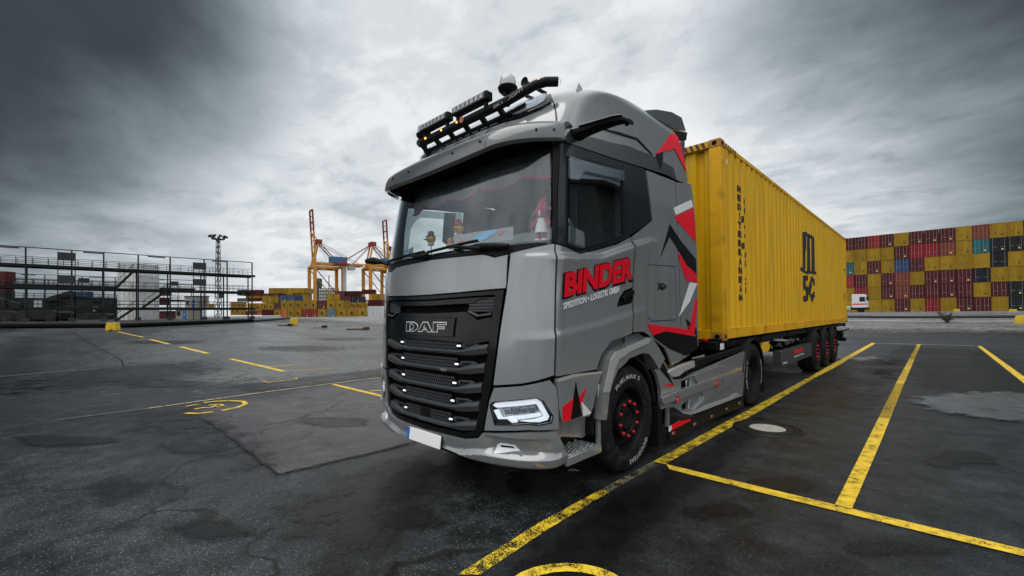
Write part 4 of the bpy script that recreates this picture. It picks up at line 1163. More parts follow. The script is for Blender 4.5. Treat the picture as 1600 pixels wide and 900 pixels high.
# pelmet curtain with a red braid along the windscreen top
def pelm(i, n=90):
    t = i / n; x = -1.10 + 2.2 * t
    yb = base(.55 * (x / 1.1), 2.8)[1] if False else .42 + .18 * abs(x / 1.1) ** 3
    drop = 2.735 - .05 * abs(math.sin(t * math.pi * 4.5 + .3)) - .03 * math.sin(t * 3.1)
    return x, yb + .008 * math.sin(i * 1.3), drop
vs = []; fs = []; n = 90
for i in range(n + 1):
    x, y, d = pelm(i); vs += [(x, y, d), (x, y + .02, 2.98)]
for i in range(n): fs.append((2 * i, 2 * i + 1, 2 * i + 3, 2 * i + 2))
pe = MB().raw(vs, fs).build('windscreen_pelmet', CURT, T, smooth=60)
MB().tube([(x, y - .012, d) for x, y, d in [pelm(i) for i in range(n + 1)]], .009, 6).build('red_braid', mat('red_braid_cloth', (.62, .04, .09), .8), pe, smooth=60)
MB().b2((-.13, .50, 2.60), (.02, .53, 2.74)).build('sensor_box', SATIN, T, bevel=.01)
# door inner trims
for s in (1, -1):
    MB().b2((s * 1.13, .55, 1.15), (s * 1.16, 1.5, 2.03)).build('door_trim', INT, T)
    MB().b2((s * 1.10, 1.50, 1.15), (s * 1.19, 3.0, 3.0)).build('side_trim', INT, T)

# ---- things inside the cab (each on the dashboard)
def blob(m_, c, r, sq=(1, 1, 1), n=10):
    vs = []; fs = []
    for i in range(n + 1):
        th = math.pi * i / n
        for j in range(n + 4):
            a = 2 * math.pi * j / (n + 4)
            vs.append((c[0] + r * sq[0] * math.sin(th) * math.cos(a), c[1] + r * sq[1] * math.sin(th) * math.sin(a), c[2] + r * sq[2] * math.cos(th)))
    k = n + 4
    for i in range(n):
        for j in range(k): fs.append((i * k + j, i * k + (j + 1) % k, (i + 1) * k + (j + 1) % k, (i + 1) * k + j))
    m_.raw(vs, fs); return m_
DY = mat('toy_yellow', (.80, .45, .03), .45); DO = mat('toy_orange', (.75, .28, .06), .5); HB = mat('hat_brown', (.22, .06, .03), .7)
HR = mat('hat_red', (.55, .09, .05), .6); PEACH = mat('toy_peach', (.65, .30, .16), .6); DOLLR = mat('doll_red', (.42, .015, .06), .8); DOLLW = mat('doll_white', (.75, .74, .76), .8)
def duck(name, loc, sc, hat, label, stalk=.0, mate=None):
    r = empty(name, loc, 0, label, 'toy figure')
    b = blob(MB(), (0, 0, stalk + .045 * sc), .045 * sc, (1.15, .9, .8)).build('head', DY, r, smooth=80)
    m_ = MB(); m_.lathe([(.018 * sc, .0), (.045 * sc, .004 * sc), (.0, .012 * sc)], (0, -.03 * sc, stalk + .036 * sc), 'z', 14); m_.build('beak', DO, b, smooth=60)
    h = MB(); h.lathe([(.045 * sc, 0), (.046 * sc, .006 * sc), (.03 * sc, .008 * sc), (.028 * sc, .04 * sc), (.02 * sc, .05 * sc), (0, .05 * sc)], (0, 0, stalk + .07 * sc), 'z', 14); h.build('hat', hat, r, smooth=40)
    e = MB()
    for s in (1, -1): blob(e, (s * .018 * sc, -.036 * sc, stalk + .058 * sc), .006 * sc, n=5)
    e.build('eyes', BLACK, b)
    if stalk:
        MB().tube([(0, 0, 0), (.004, 0, stalk * .5), (0, 0, stalk)], .005, 6).build('spring', SATIN, r)
        MB().lathe([(.03, 0), (.03, .012), (0, .02)], (0, 0, 0), 'z', 14).build('base', SATIN, r)
        blob(MB(), (0, 0, stalk), .035 * sc, (1.1, .8, .5)).build('collar', WHITE, r, smooth=80)
    return r
duck('duck_figure', (-.50, .42, 2.11), 1.15, HB, 'small yellow duck figure with brown hat on a thin black stalk behind the windscreen', stalk=.17)
d2 = duck('duck_figure', (-.08, .46, 2.33), 1.3, HR, 'larger yellow duck figure with red hat and peach body in the middle of the dashboard', stalk=0)
blob(MB(), (0, 0, -.045), .055, (1, .8, 1.1)).build('body', PEACH, d2, smooth=80)
mm = MB(); blob(mm, (.05, 0, -.03), .026, (1, 1, 1.5)); blob(mm, (-.05, 0, -.03), .026, (1, 1, 1.5)); mm.build('wings', PEACH, d2, smooth=80)
MB().b2((-.06, -.02, -.20), (.06, .06, -.10)).build('base', SATIN, d2, bevel=.004)
o = blob(blob(MB(), (0, 0, .03), .04), (.0, 0, .085), .03, (1, 1, .9)).build('bear_figure', PEACH, None, smooth=80)
o.location = (-.19, .44, 2.20); tag(o, 'small round orange toy beside the larger duck on the dashboard', 'toy figure')
# doll at the driver side
dd = empty('doll', (1.02, .46, 2.12), R(20), 'red and white cloth doll standing in the driver corner of the windscreen', 'doll')
blob(MB(), (0, 0, .245), .055, (.95, .95, 1.05)).build('head', DOLLR, dd, smooth=80)
mm = MB(); mm.lathe([(.055, 0), (.058, .02), (.04, .06), (.018, .10), (0, .12)], (.01, 0, .255), 'z', 14); blob(mm, (.035, 0, .37), .014); mm.build('cap', DOLLR, dd, smooth=60)
MB().lathe([(.058, 0), (.05, .05), (.036, .10), (.03, .14), (0, .145)], (0, 0, .075), 'z', 16).build('dress', DOLLW, dd, smooth=60)
mm = MB(); mm.tube([(.03, 0, .20), (.07, -.01, .16), (.065, -.03, .12)], [.017, .015, .012], 8); mm.tube([(-.03, 0, .20), (-.07, -.01, .16), (-.085, -.03, .115)], [.017, .015, .012], 8); mm.build('arms', DOLLR, dd, smooth=60)
mm = MB(); mm.tube([(.022, 0, .08), (.024, 0, .02)], .019, 8); mm.tube([(-.022, 0, .08), (-.024, 0, .02)], .019, 8); mm.build('legs', DOLLR, dd, smooth=60)
mm = MB(); blob(mm, (.03, -.015, .014), .024, (1.1, 1.6, .6)); blob(mm, (-.03, -.015, .014), .024, (1.1, 1.6, .6)); mm.build('shoes', DOLLW, dd, smooth=60)
mm = MB(); blob(mm, (0, -.045, .235), .02, (.5, .6, 1.6), 6); mm.build('beard', DOLLW, dd, smooth=60)
# pennant, dash boards with blue print, papers
o = MB().raw([(0, 0, 0), (.16, .02, -.03), (.10, .03, -.40), (-.06, .01, -.30), (-.02, 0, -.1)], [(0, 1, 2, 3, 4)])
o = o.build('pennant', BLKV, None); sm = o.modifiers.new('s', 'SOLIDIFY'); sm.thickness = .004
o.location = (-.33, .48, 2.60); tag(o, 'black pennant hanging behind the windscreen above the dashboard toys', 'pennant')
BLUE = mat('print_blue', (.18, .50, .85), .6, noise=.2, nscale=60)
def board(x0, x1, z0, z1, y0, y1, dz, label):
    r = MB().raw([(x0, y0, z0 - dz), (x1, y1, z0), (x1, y1 + .01, z1), (x0, y0 + .01, z1 - dz)], [(0, 1, 2, 3)]).build('dashboard_sign', INTL, None)
    sm = r.modifiers.new('s', 'SOLIDIFY'); sm.thickness = .006
    L = lambda u, v: (x0 + (x1 - x0) * u, y0 + (y1 - y0) * u - .006 + .01 * v, z0 - dz * (1 - u) + (z1 - z0) * v)
    MB().raw([L(.30, .12), L(.55, .25), L(.78, .85), L(.62, .95), L(.40, .7)], [(0, 1, 2, 3, 4)]).build('blue_print', BLUE, r)
    MB().raw([L(.08, .35), L(.28, .22), L(.30, .3), L(.10, .45)], [(0, 1, 2, 3)]).build('red_print', RED, r)
    MB().raw([L(.76, .45), L(.86, .8), L(.89, .8), L(.79, .42)], [(0, 1, 2, 3)]).build('red_print', RED, r)
    return tag(r, label, 'sign')
board(.12, .80, 2.155, 2.27, .235, .34, 0, 'wide grey dashboard sign with blue and red print at the foot of the windscreen')
board(-.98, -.60, 2.13, 2.245, .37, .25, 0, 'small grey dashboard sign with blue print in the far corner of the windscreen')

# ================================================================ THE TRAILER
CY, CZ = 4.1665, 1.1065
TR = empty('container_trailer', (0, 10, 0), 0, 'black skeletal trailer on three axles carrying the long yellow container', 'trailer')
def tb(name, m=SATIN, **k): return lambda mb: mb.build(name, m, TR, world=True, **k)
for s in (1, -1):
    tb('main_beam')(MB().prism([(CY + .1, .98), (7.3, .98), (7.6, .80), (CY + 12.1, .80), (CY + 12.1, 1.06), (CY + .1, 1.06)], lambda a, b, t: (s * (.48 - t), a, b), .12))
    tb('side_beam')(MB().b2((s * 1.08, CY + .3, 1.0), (s * 1.16, CY + 12.1, 1.09)))
for i in range(7): tb('cross_member')(MB().b2((-1.18, CY + .05 + i * 1.98, .98), (1.18, CY + .2 + i * 1.98, 1.09)))
tb('front_bolster', bevel=.01)(MB().b2((-1.2, CY - .18, .98), (1.2, CY + .15, 1.10)))
for s in (1, -1):
    o = tb('twist_lock')(MB().b2((s * 1.05, CY - .16, 1.02), (s * 1.20, CY, 1.14)))
    MB().box((s * 1.20, CY - .02, 1.03), (.03, .12, .09)).build('marker_lamp', LENS, TR, bevel=.006, world=True)
    MB().lathe([(0, 0), (.035, 0), (.05, .02), (.05, .045), (0, .05)], (s * 1.02, CY - .16, 1.10), 'z', 12).build('lock_knob', LRED, TR, world=True)
    # landing legs
    tb('landing_leg', m=PLAST)(MB().b2((s * .80, 6.85, .32), (s * .92, 6.97, 1.0)).b2((s * .70, 6.78, .28), (s * 1.02, 7.04, .33)))
    # tool box / side guard
    bx = MB().b2((s * 1.06, 7.42, .43), (s * 1.215, 10.30, .735)).build('side_box', mat('side_box_grey', (.05, .055, .06), .4, noise=.15) if s > 0 else MATS['side_box_grey'], TR, bevel=.01, world=True)
    if s > 0:
        text_on('box_letters', 'BINDER', lambda u, v, h: Vector((1.216 + h, 8.45 + .90 * u, .605 + .085 * v)), RED, bx, bold=.05, world=True)
        text_on('box_letters', 'SPEDITION LOGISTIK', lambda u, v, h: Vector((1.216 + h, 8.45 + .95 * u, .535 + .028 * v)), WHITE, bx, bold=.02, world=True)
        text_on('box_letters', 'BINDER', lambda u, v, h: Vector((1.216 + h, 7.52 + .32 * u, .475 + .03 * v)), WHITE, bx, bold=.02, world=True)
        hang = MB()
        random.seed(3)
        for i in range(26):
            y = 6.1 + i * .16; x = 1.02 + random.uniform(-.1, .14); z = random.uniform(.80, .97)
            hang = MB(); hang.bar((x, y, z), (x + random.uniform(-.05, .05), y + random.uniform(.05, .2), z + random.uniform(-.08, .06)), random.uniform(.015, .05)); tb('air_fitting', m=ALU)(hang)
        tb('air_tank', smooth=50)(MB().tube([(.75, 6.0, .80), (.75, 6.7, .80)], .13, 14))
    o = MB().prism([(6.35, .78), (6.72, .78), (6.86, .88), (6.72, .96), (6.45, .96), (6.28, .87)], lambda a, b, t: (s * (1.16 - t), a, b), .12).build('wheel_chock', mat('chock_yellow', (.75, .42, .02), .5) if s > 0 else MATS['chock_yellow'], TR, bevel=.01, world=True)
    for k in range(3):
        wr, _a = wheel(s * 1.235, 10.8824 + 1.31 * k, s, r=.5, w_=.36, name='trailer_wheel', parent=TR, letters=False, nuts=LRED)
        # wheel() links in local space of the trailer: shift back
        wr.location.y -= 10
        for i in range(10):
            a = 2 * math.pi * i / 10
            sp = MB().bar((s * 1.20, 10.8824 + 1.31 * k + .15 * math.cos(a), .5 + .15 * math.sin(a)), (s * 1.205, 10.8824 + 1.31 * k + .25 * math.cos(a), .5 + .25 * math.sin(a)), .03, .012).build('rim_stripe', LRED, wr)
        MB().lathe([(.555, s * .02), (.565, s * -.0), (.565, s * -.40), (.55, s * -.40)], (s * 1.235, 10.8824 + 1.31 * k, .5), 'x', 24, R(20), R(160), closed=True).build('trailer_mudguard', PLAST, TR, smooth=45, world=True)
    tb('rear_mudflap', m=PLAST)(MB().b2((s * .85, 14.25, .2), (s * 1.2, 14.27, .8)))
    tb('hose_tube', smooth=50, m=PLAST)(MB().tube([(s * 1.02, 14.35, .40), (s * 1.02, 15.35, .40)], .09, 14))
    tb('tail_lamp_bracket')(MB().b2((s * .95, 15.3, .62), (s * 1.2, 15.6, .86)))
    tb('marker_arm', m=PLAST)(MB().tube([(s * 1.2, 15.5, .85), (s * 1.36, 15.6, .92)], .018, 6))
    MB().box((s * 1.38, 15.6, .93), (.04, .05, .06)).build('marker_lamp', LENS, TR, world=True)
for k in range(3): tb('axle')(MB().tube([(-1.0, 10.8824 + 1.31 * k, .5), (1.0, 10.8824 + 1.31 * k, .5)], .07, 10))
tb('rear_bumper')(MB().b2((-1.2, 16.05, .48), (1.2, 16.15, .60)).b2((-.5, 15.9, .5), (-.42, 16.1, .9)).b2((.42, 15.9, .5), (.5, 16.1, .9)))

# ================================================================ THE CONTAINER ON IT
X1, L_, H_ = 1.219, 12.192, 2.896
BX = empty('shipping_container', (0, CY, CZ), 0, 'long yellow shipping container with black stacked lettering riding on the trailer behind the truck cab', 'container')
def cb(name, m=YELB, **k): return lambda mb: mb.build(name, m, BX, world=True, **k)
z0, z1 = CZ, CZ + H_
for s in (1, -1):
    cb('bottom_side_rail', bevel=.006)(MB().b2((s * 1.135, CY + .18, z0 + .02), (s * 1.205, CY + L_ - .18, z0 + .175)))
    cb('top_side_rail', bevel=.006)(MB().b2((s * 1.145, CY + .18, z1 - .075), (s * 1.205, CY + L_ - .18, z1 - .012)))
    for y0_, sy in ((CY, 1), (CY + L_, -1)):
        pr = [(0, 0), (.14, 0), (.14, .05), (.055, .055), (.05, .14), (0, .14)]
        cb('corner_post', m=YELB, bevel=.004)(MB().prism([(s * (X1 - .004 - a), y0_ + sy * (.004 + b)) for a, b in [(0, 0), (.16, 0), (.16, .04), (.07, .05), (.06, .17), (0, .17)]], lambda a, b, t: (a, b, z0 + .12 + t), H_ - .24))
        for zc in (z0, z1 - .118):
            o = MB().b2((s * X1, y0_, zc), (s * (X1 - .162), y0_ + sy * .178, zc + .118)).build('corner_casting', RUST, BX, bevel=.008, world=True)
            hole = MB()
            hole.lathe([(.0, s * .0015), (.034, s * .0015)], (s * X1, y0_ + sy * .09, zc + .06), 'x', 16)
            hole.build('casting_hole', DEEP, o, world=True)
            h2 = MB().lathe([(.0, -sy * .0015), (.034, -sy * .0015)], (s * (X1 - .085), y0_, zc + .06), 'y', 16).build('casting_hole', DEEP, o, world=True)
# hazard stripes on the top corners
for s in (1, -1):
    pl = MB().b2((s * (X1 - .165), CY - .002, z1 - .105), (s * .70, CY + .012, z1 - .012)).build('hazard_plate', YELB, BX, world=True)
    for i in range(4):
        x = s * (X1 - .20 - i * .085)
        MB().raw([(x, CY - .004, z1 - .10), (x - s * .04, CY - .004, z1 - .10), (x - s * .075, CY - .004, z1 - .016), (x - s * .035, CY - .004, z1 - .016)], [(0, 1, 2, 3)]).build('hazard_stripe', BLKP, pl, world=True)
    pl = MB().b2((s * 1.2052, CY + .18, z1 - .07), (s * 1.21, CY + .75, z1 - .015)).build('hazard_plate', YELB, BX, world=True)
    for i in range(5):
        y = CY + .22 + i * .105
        MB().raw([(s * 1.212, y, z1 - .068), (s * 1.212, y + .045, z1 - .068), (s * 1.212, y + .075, z1 - .017), (s * 1.212, y + .03, z1 - .017)], [(0, 1, 2, 3)]).build('hazard_stripe', BLKP, pl, world=True)
# corrugated walls
PIT_, DEP = .278, .048
def corr(t):
    """depth below the crest along a wall"""
    u = (t % PIT_) / PIT_
    a, b, c, d = .42, .52, .80, .90
    if u < a: return 0
    if u < b: return DEP * (u - a) / (b - a)
    if u < c: return DEP
    if u > d: return 0
    return DEP * (1 - (u - c) / (d - c))
def brk(t0, t1):
    o = [t0]; k = math.floor(t0 / PIT_)
    while k * PIT_ < t1:
        for u in (.42, .52, .80, .90):
            t = (k + u) * PIT_
            if t0 < t < t1: o.append(t)
        k += 1
    return o + [t1]
WX = 1.197
for s in (1, -1):
    ts = brk(.17, L_ - .17); vs = []; fs = []
    for t in ts:
        x = s * (WX - corr(t))
        vs += [(x, CY + t, z0 + .17), (x, CY + t, z1 - .07)]
    for i in range(len(ts) - 1): fs.append((2 * i, 2 * i + 2, 2 * i + 3, 2 * i + 1))
    cb('side_wall', m=YEL)(MB().raw(vs, fs))
ts = brk(.16, 2.28); vs = []; fs = []
for t in ts:
    y = CY + .06 + corr(t) * 1.2; x = -1.219 + t
    vs += [(x, y, z0 + .12), (x, y, z1 - .10)]
for i in range(len(ts) - 1): fs.append((2 * i, 2 * i + 2, 2 * i + 3, 2 * i + 1))
cb('front_wall', m=YEL)(MB().raw(vs, fs))
cb('front_sill', bevel=.005)(MB().b2((-1.06, CY + .02, z0 + .01), (1.06, CY + .13, z0 + .15)))
cb('front_header', bevel=.005)(MB().b2((-1.06, CY + .015, z1 - .11), (1.06, CY + .1, z1 - .01)))
vs = []; fs = []; ts = brk(.1, L_ - .1)
for t in ts: vs += [(-1.15, CY + t, z1 - .02 - corr(t) * .5), (1.15, CY + t, z1 - .02 - corr(t) * .5)]
for i in range(len(ts) - 1): fs.append((2 * i, 2 * i + 1, 2 * i + 3, 2 * i + 2))
cb('container_roof', m=YEL)(MB().raw(vs, fs))
cb('container_floor', m=DEEP)(MB().b2((-1.13, CY + .1, z0 + .12), (1.13, CY + L_ - .1, z0 + .15)))
for s in (1, -1):
    d_ = cb('container_door', m=YEL, bevel=.004)(MB().b2((s * .01, CY + L_ - .06, z0 + .13), (s * 1.05, CY + L_ - .02, z1 - .11)))
    for x in (.3, .75): MB().tube([(s * x, CY + L_ + .01, z0 + .1), (s * x, CY + L_ + .01, z1 - .1)], .017, 8).build('lock_rod', ALU, d_, world=True)
# small marks: tie loops and placard on the wall
for t, z in ((.30, z1 - .30), (L_ - .32, z0 + 1.75), (L_ - .32, z0 + .8), (L_ - .32, z0 + .9)):
    MB().b2((WX - .01, CY + t, z), (WX + .004, CY + t + .05, z + .07)).build('stencil_mark', BLKP if t > 1 else WHITE, BX, world=True)
# stacked lettering follows the corrugation
def wall_text(s, name, y0_, y1_, za, zb, clip=None):
    cuts = [(CY_t - y0_) / (y1_ - y0_) for CY_t in [CY + t for t in brk(0, L_)] if y0_ < CY_t < y1_]
    f = lambda u, v, h: Vector((WX - corr(y0_ + (y1_ - y0_) * u - CY) + .0015 + h, y0_ + (y1_ - y0_) * u, za + (zb - za) * v))
    return text_on(name, s, f, BLKP, BX, bold=.07, clip=clip, th=.001, cuts=cuts, world=True)
tA = on(0, WX, 1151, 286); tB = on(0, WX, 1151, 472)
kk = round((on(0, WX, 1150.5, 380).y - CY) / PIT_ - .94)
ya, yb = CY + (kk + .88) * PIT_, CY + (kk + 1.42) * PIT_
words = 'MEDITERRANEAN'
ztop, zbot = tA.z, tB.z
hs = (ztop - zbot) / len(words)
for i, ch in enumerate(words):
    zc = ztop - hs * (i + .5)
    wd = .3 if ch == 'I' else 1
    m0 = (ya + yb) / 2
    wall_text(ch, 'stacked_letter', m0 - (yb - ya) / 2 * wd, m0 + (yb - ya) / 2 * wd, zc - hs * .37, zc + hs * .37)
y2, y3 = CY + (kk + 1.60) * PIT_, CY + (kk + 2.15) * PIT_
for i, ch in enumerate('SHIPPING CO'):
    if ch == ' ': continue
    zc = ztop - .16 - hs * (i + .5) * 1.0
    wd = .3 if ch == 'I' else 1
    m0 = (y2 + y3) / 2
    wall_text(ch, 'stacked_letter', m0 - (y3 - y2) / 2 * wd, m0 + (y3 - y2) / 2 * wd, zc - hs * .37, zc + hs * .37, clip=.60 if ch != 'I' else None)
# the big emblem (m over sc), cut to the corrugation too
def wall_poly(name, pts):
    P3 = [on(0, WX, *p) for p in pts]
    pl = [(p.y, p.z) for p in P3]
    bm = bmesh.new(); bm.faces.new([bm.verts.new((a, b, 0)) for a, b in pl]); bmesh.ops.triangulate(bm, faces=bm.faces[:])
    for t in brk(0, L_): bmesh.ops.bisect_plane(bm, geom=bm.verts[:] + bm.edges[:] + bm.faces[:], plane_co=(CY + t, 0, 0), plane_no=(1, 0, 0), dist=1e-6)
    idx = {v: i for i, v in enumerate(bm.verts)}
    V = [Vector((WX - corr(v.co.x - CY) + .002, v.co.x, v.co.y)) for v in bm.verts]
    Fx = [tuple(idx[v] for v in f.verts) for f in bm.faces]; bm.free()
    return MB().raw(V, Fx).build(name, BLKP, BX, world=True)
def wrect(x0, x1, y0t, y1t, sl=0):  # photo rect with a little perspective slope
    return [(x0, y0t), (x1, y0t + (x1 - x0) * .35), (x1, y1t - 0), (x0, y1t)]
for x0, x1, a, b in ((1254.2, 1259.8, 366, 421), (1261.0, 1266.8, 369, 424), (1267.8, 1273.4, 373, 425)):
    wall_poly('emblem_bar', [(x0, a), (x1, a + 2), (x1, b), (x0, b)])
wall_poly('emblem_bar', [(1254.8, 362.5), (1259, 362), (1266.2, 367), (1266.2, 371.5), (1261.5, 369.5), (1258, 367), (1254.8, 366.5)])
wall_poly('emblem_bar', [(1261.5, 372), (1266.2, 366.5), (1270, 368.5), (1272.8, 372), (1272.8, 375.5), (1268, 374), (1266.2, 372)])
wall_poly('emblem_bar', [(1250.5, 417.5), (1254, 418), (1257, 422), (1261, 424), (1265, 421), (1268, 424), (1272, 424.5), (1275.5, 424), (1275.5, 428.5), (1271, 429), (1266, 427.5), (1261, 428.5), (1256, 426), (1250.5, 422.5)])
wall_poly('emblem_bar', [(1254.8, 431), (1262.8, 430), (1263, 438), (1259, 439), (1259, 445), (1263, 449), (1263, 468), (1260, 472), (1254.8, 471), (1254.8, 462), (1258.8, 462), (1258.8, 455), (1254.8, 450)])
wall_poly('emblem_bar', [(1264.5, 442), (1268.5, 431), (1273, 437), (1273, 446), (1270.3, 446), (1270.3, 441), (1268.3, 441), (1268.3, 459), (1270.3, 459), (1270.3, 456), (1273, 456), (1273, 463), (1270, 473), (1266.5, 466), (1264.5, 460)])
# ================================================================ THE GROUND
def gz(x, y):
    r = math.hypot(x - 0, y - 5)
    t = min(1, max(0, (r - 26) / 56)); return 1.0 * t * t * (3 - 2 * t)
def gpt(px, py, lift=0.0):
    """photo pixel -> point on the ground"""
    v = ray(px, py); lo = 1.0
    if v.z > -1e-4: return CP + v * 400
    t = 1.0
    while t < 2000:
        P = CP + v * t
        if P.z < gz(P.x, P.y): break
        t *= 1.01
    a, b = t / 1.01, t
    for _ in range(30):
        m = (a + b) / 2; P = CP + v * m
        if P.z < gz(P.x, P.y): b = m
        else: a = m
    P = CP + v * a
    return Vector((P.x, P.y, gz(P.x, P.y) + lift))

def asphalt(name, c0, c1, rough=(0.35, 0.65), agg=1.0, wet=0.28, scale=1.0, feather=False, bump=0.35, stretch=True, speck=0.25):
    m = bpy.data.materials.new(name); m.use_nodes = True
    t = m.node_tree; b = t.nodes['Principled BSDF']; L = t.links.new
    def nn(ty, **k):
        n = t.nodes.new(ty)
        for a, v in k.items(): n.inputs[a].default_value = v
        return n
    tc = t.nodes.new('ShaderNodeTexCoord'); src = tc.outputs['Object']
    def rmp(s, a, b_, c, d):
        n = t.nodes.new('ShaderNodeMapRange'); n.inputs[1].default_value = a; n.inputs[2].default_value = b_; n.inputs[3].default_value = c; n.inputs[4].default_value = d
        L(s, n.inputs[0]); return n.outputs[0]
    def mth(op, a, b_=None, cl=False):
        n = t.nodes.new('ShaderNodeMath'); n.operation = op; n.use_clamp = cl
        for i, v in enumerate((a, b_)):
            if v is None: continue
            if isinstance(v, (int, float)): n.inputs[i].default_value = v
            else: L(v, n.inputs[i])
        return n.outputs[0]
    big = nn('ShaderNodeTexNoise', Scale=.22 * scale, Detail=8, Roughness=.62, Distortion=.4); L(src, big.inputs['Vector'])
    mp = t.nodes.new('ShaderNodeMapping'); mp.inputs['Rotation'].default_value = (0, 0, R(8)); mp.inputs['Scale'].default_value = (.16, .9, 1) if stretch else (1, 1, 1); L(src, mp.inputs[0])
    st = nn('ShaderNodeTexNoise', Scale=.5, Detail=9, Roughness=.6, Distortion=.8); L(mp.outputs[0], st.inputs['Vector'])
    med = nn('ShaderNodeTexNoise', Scale=3.2, Detail=8, Roughness=.65); L(src, med.inputs['Vector'])
    vo = nn('ShaderNodeTexVoronoi', Scale=95.0); L(src, vo.inputs['Vector'])
    fine = nn('ShaderNodeTexNoise', Scale=70, Detail=5, Roughness=.7); L(src, fine.inputs['Vector'])
    f = mth('ADD', mth('MULTIPLY', big.outputs[0], .35), mth('ADD', mth('MULTIPLY', st.outputs[0], .35), mth('MULTIPLY', med.outputs[0], .3)))
    f = rmp(f, .41, .59, 0, 1)
    mx = t.nodes.new('ShaderNodeMix'); mx.data_type = 'RGBA'; L(f, mx.inputs[0]); mx.inputs[6].default_value = (*c0, 1); mx.inputs[7].default_value = (*c1, 1)
    # aggregate: stones differ one from another, a few pale
    vv = t.nodes.new('ShaderNodeSeparateColor'); L(vo.outputs['Color'], vv.inputs[0])
    ag = rmp(vv.outputs[0], 0, 1, 1 - .6 * agg, 1 + .7 * agg)
    pale = mth('MULTIPLY', rmp(vv.outputs[1], .86, .98, 0, 1), rmp(vo.outputs['Distance'], .25, .45, speck * agg, 0))
    sc = t.nodes.new('ShaderNodeVectorMath'); sc.operation = 'SCALE'; L(mx.outputs[2], sc.inputs[0]); L(mth('MULTIPLY', ag, mth('MULTIPLY', rmp(fine.outputs[0], .3, .7, .6, 1.4), rmp(med.outputs[0], .35, .65, .6, 1.4))), sc.inputs['Scale'])
    ad = t.nodes.new('ShaderNodeVectorMath'); ad.operation = 'ADD'; L(sc.outputs[0], ad.inputs[0]); L(pale, ad.inputs[1])
    # hairline cracks, only in some areas
    dist = nn('ShaderNodeTexNoise', Scale=1.6, Detail=6); L(src, dist.inputs['Vector'])
    dm = t.nodes.new('ShaderNodeVectorMath'); dm.operation = 'MULTIPLY_ADD'; dm.inputs[1].default_value = (1.1, 1.1, 0); L(dist.outputs['Color'], dm.inputs[0]); L(src, dm.inputs[2])
    ce = t.nodes.new('ShaderNodeTexVoronoi'); ce.feature = 'DISTANCE_TO_EDGE'; ce.inputs['Scale'].default_value = .42; L(dm.outputs[0], ce.inputs['Vector'])
    ck = mth('MULTIPLY', rmp(ce.outputs['Distance'], .003, .011, 1, 0), rmp(big.outputs[0], .44, .50, 0, .9))
    cmx = t.nodes.new('ShaderNodeMix'); cmx.data_type = 'RGBA'; L(ck, cmx.inputs[0]); L(ad.outputs[0], cmx.inputs[6]); cmx.inputs[7].default_value = (.003, .003, .003, 1)
    L(cmx.outputs[2], b.inputs['Base Color'])
    rr = rmp(mth('ADD', mth('MULTIPLY', st.outputs[0], .6), mth('MULTIPLY', med.outputs[0], .4)), .40, .60, rough[0], rough[1])
    L(rr, b.inputs['Roughness']); b.inputs['Specular IOR Level'].default_value = wet
    bp = nn('ShaderNodeBump', Strength=bump, Distance=.006)
    L(mth('ADD', vo.outputs['Distance'], mth('MULTIPLY', fine.outputs[0], .8)), bp.inputs['Height']); 
    bp2 = nn('ShaderNodeBump', Strength=.25, Distance=.05); L(med.outputs[0], bp2.inputs['Height']); L(bp.outputs[0], bp2.inputs['Normal']); L(bp2.outputs[0], b.inputs['Normal'])
    if feather:
        at = t.nodes.new('ShaderNodeAttribute'); at.attribute_name = 'edge'
        e = mth('ADD', at.outputs['Fac'], mth('MULTIPLY', mth('SUBTRACT', mth('ADD', mth('MULTIPLY', med.outputs[0], .65), mth('MULTIPLY', fine.outputs[0], .35)), .5), 3.0))
        a_ = mth('MULTIPLY', rmp(e, .30, .70, 0, feather), rmp(at.outputs['Fac'], 0, .2, 0, 1))
        L(a_, b.inputs['Alpha'])
    return m
ASPH = asphalt('asphalt', (0.004, 0.0055, 0.0065), (0.030, 0.0335, 0.035), rough=(0.30, 0.60), speck=.22)
PATCHM = asphalt('asphalt_patch', (0.032, 0.030, 0.033), (0.066, 0.060, 0.064), rough=(0.34, 0.58), agg=.7, bump=.3, speck=.1, feather=1.0)
SMOOTHA = asphalt('asphalt_smooth', (0.007, 0.0085, 0.010), (0.025, 0.028, 0.030), rough=(0.40, 0.6), agg=.5, bump=.2, speck=.15)
WETM = asphalt('wet_asphalt', (0.002, 0.002, 0.0025), (0.005, 0.005, 0.006), rough=(0.3, 0.5), agg=.4, feather=.9, bump=.2, wet=.3, speck=0)
DAMP = asphalt('damp_streak', (0.003, 0.0035, 0.004), (0.007, 0.008, 0.009), rough=(0.28, 0.5), agg=.3, feather=.85, bump=.15, speck=0)
CRACK = asphalt('crack_fill', (0.004, 0.004, 0.004), (0.008, 0.008, 0.008), rough=(0.6, 0.8), agg=.3, speck=0)
PUD = asphalt('puddle_water', (0.045, 0.052, 0.058), (0.06, 0.068, 0.075), rough=(0.18, 0.3), agg=.1, feather=.97, bump=0.0, speck=0, wet=1.0)  # pale sky reflection is put into the base colour
def ring_rs():
    o = [0.0]; r = .8
    while r < 7000: o.append(r); r *= 1.16
    return o
rs = ring_rs(); NA = 96; vs = [(0, 5, 0)]; fs = []
for r in rs[1:]:
    for k in range(NA):
        a = 2 * math.pi * k / NA; x = r * math.cos(a); y = 5 + r * math.sin(a); vs.append((x, y, gz(x, y) - (0 if r > 30 else 0)))
for k in range(NA): fs.append((0, 1 + k, 1 + (k + 1) % NA))
for i in range(len(rs) - 2):
    for k in range(NA):
        a = 1 + i * NA + k; b = 1 + i * NA + (k + 1) % NA; fs.append((a, b, b + NA, a + NA))
tag(MB().raw(vs, fs).build('ground', ASPH, None, smooth=80), 'dark damp asphalt of the harbour yard', kind='structure')

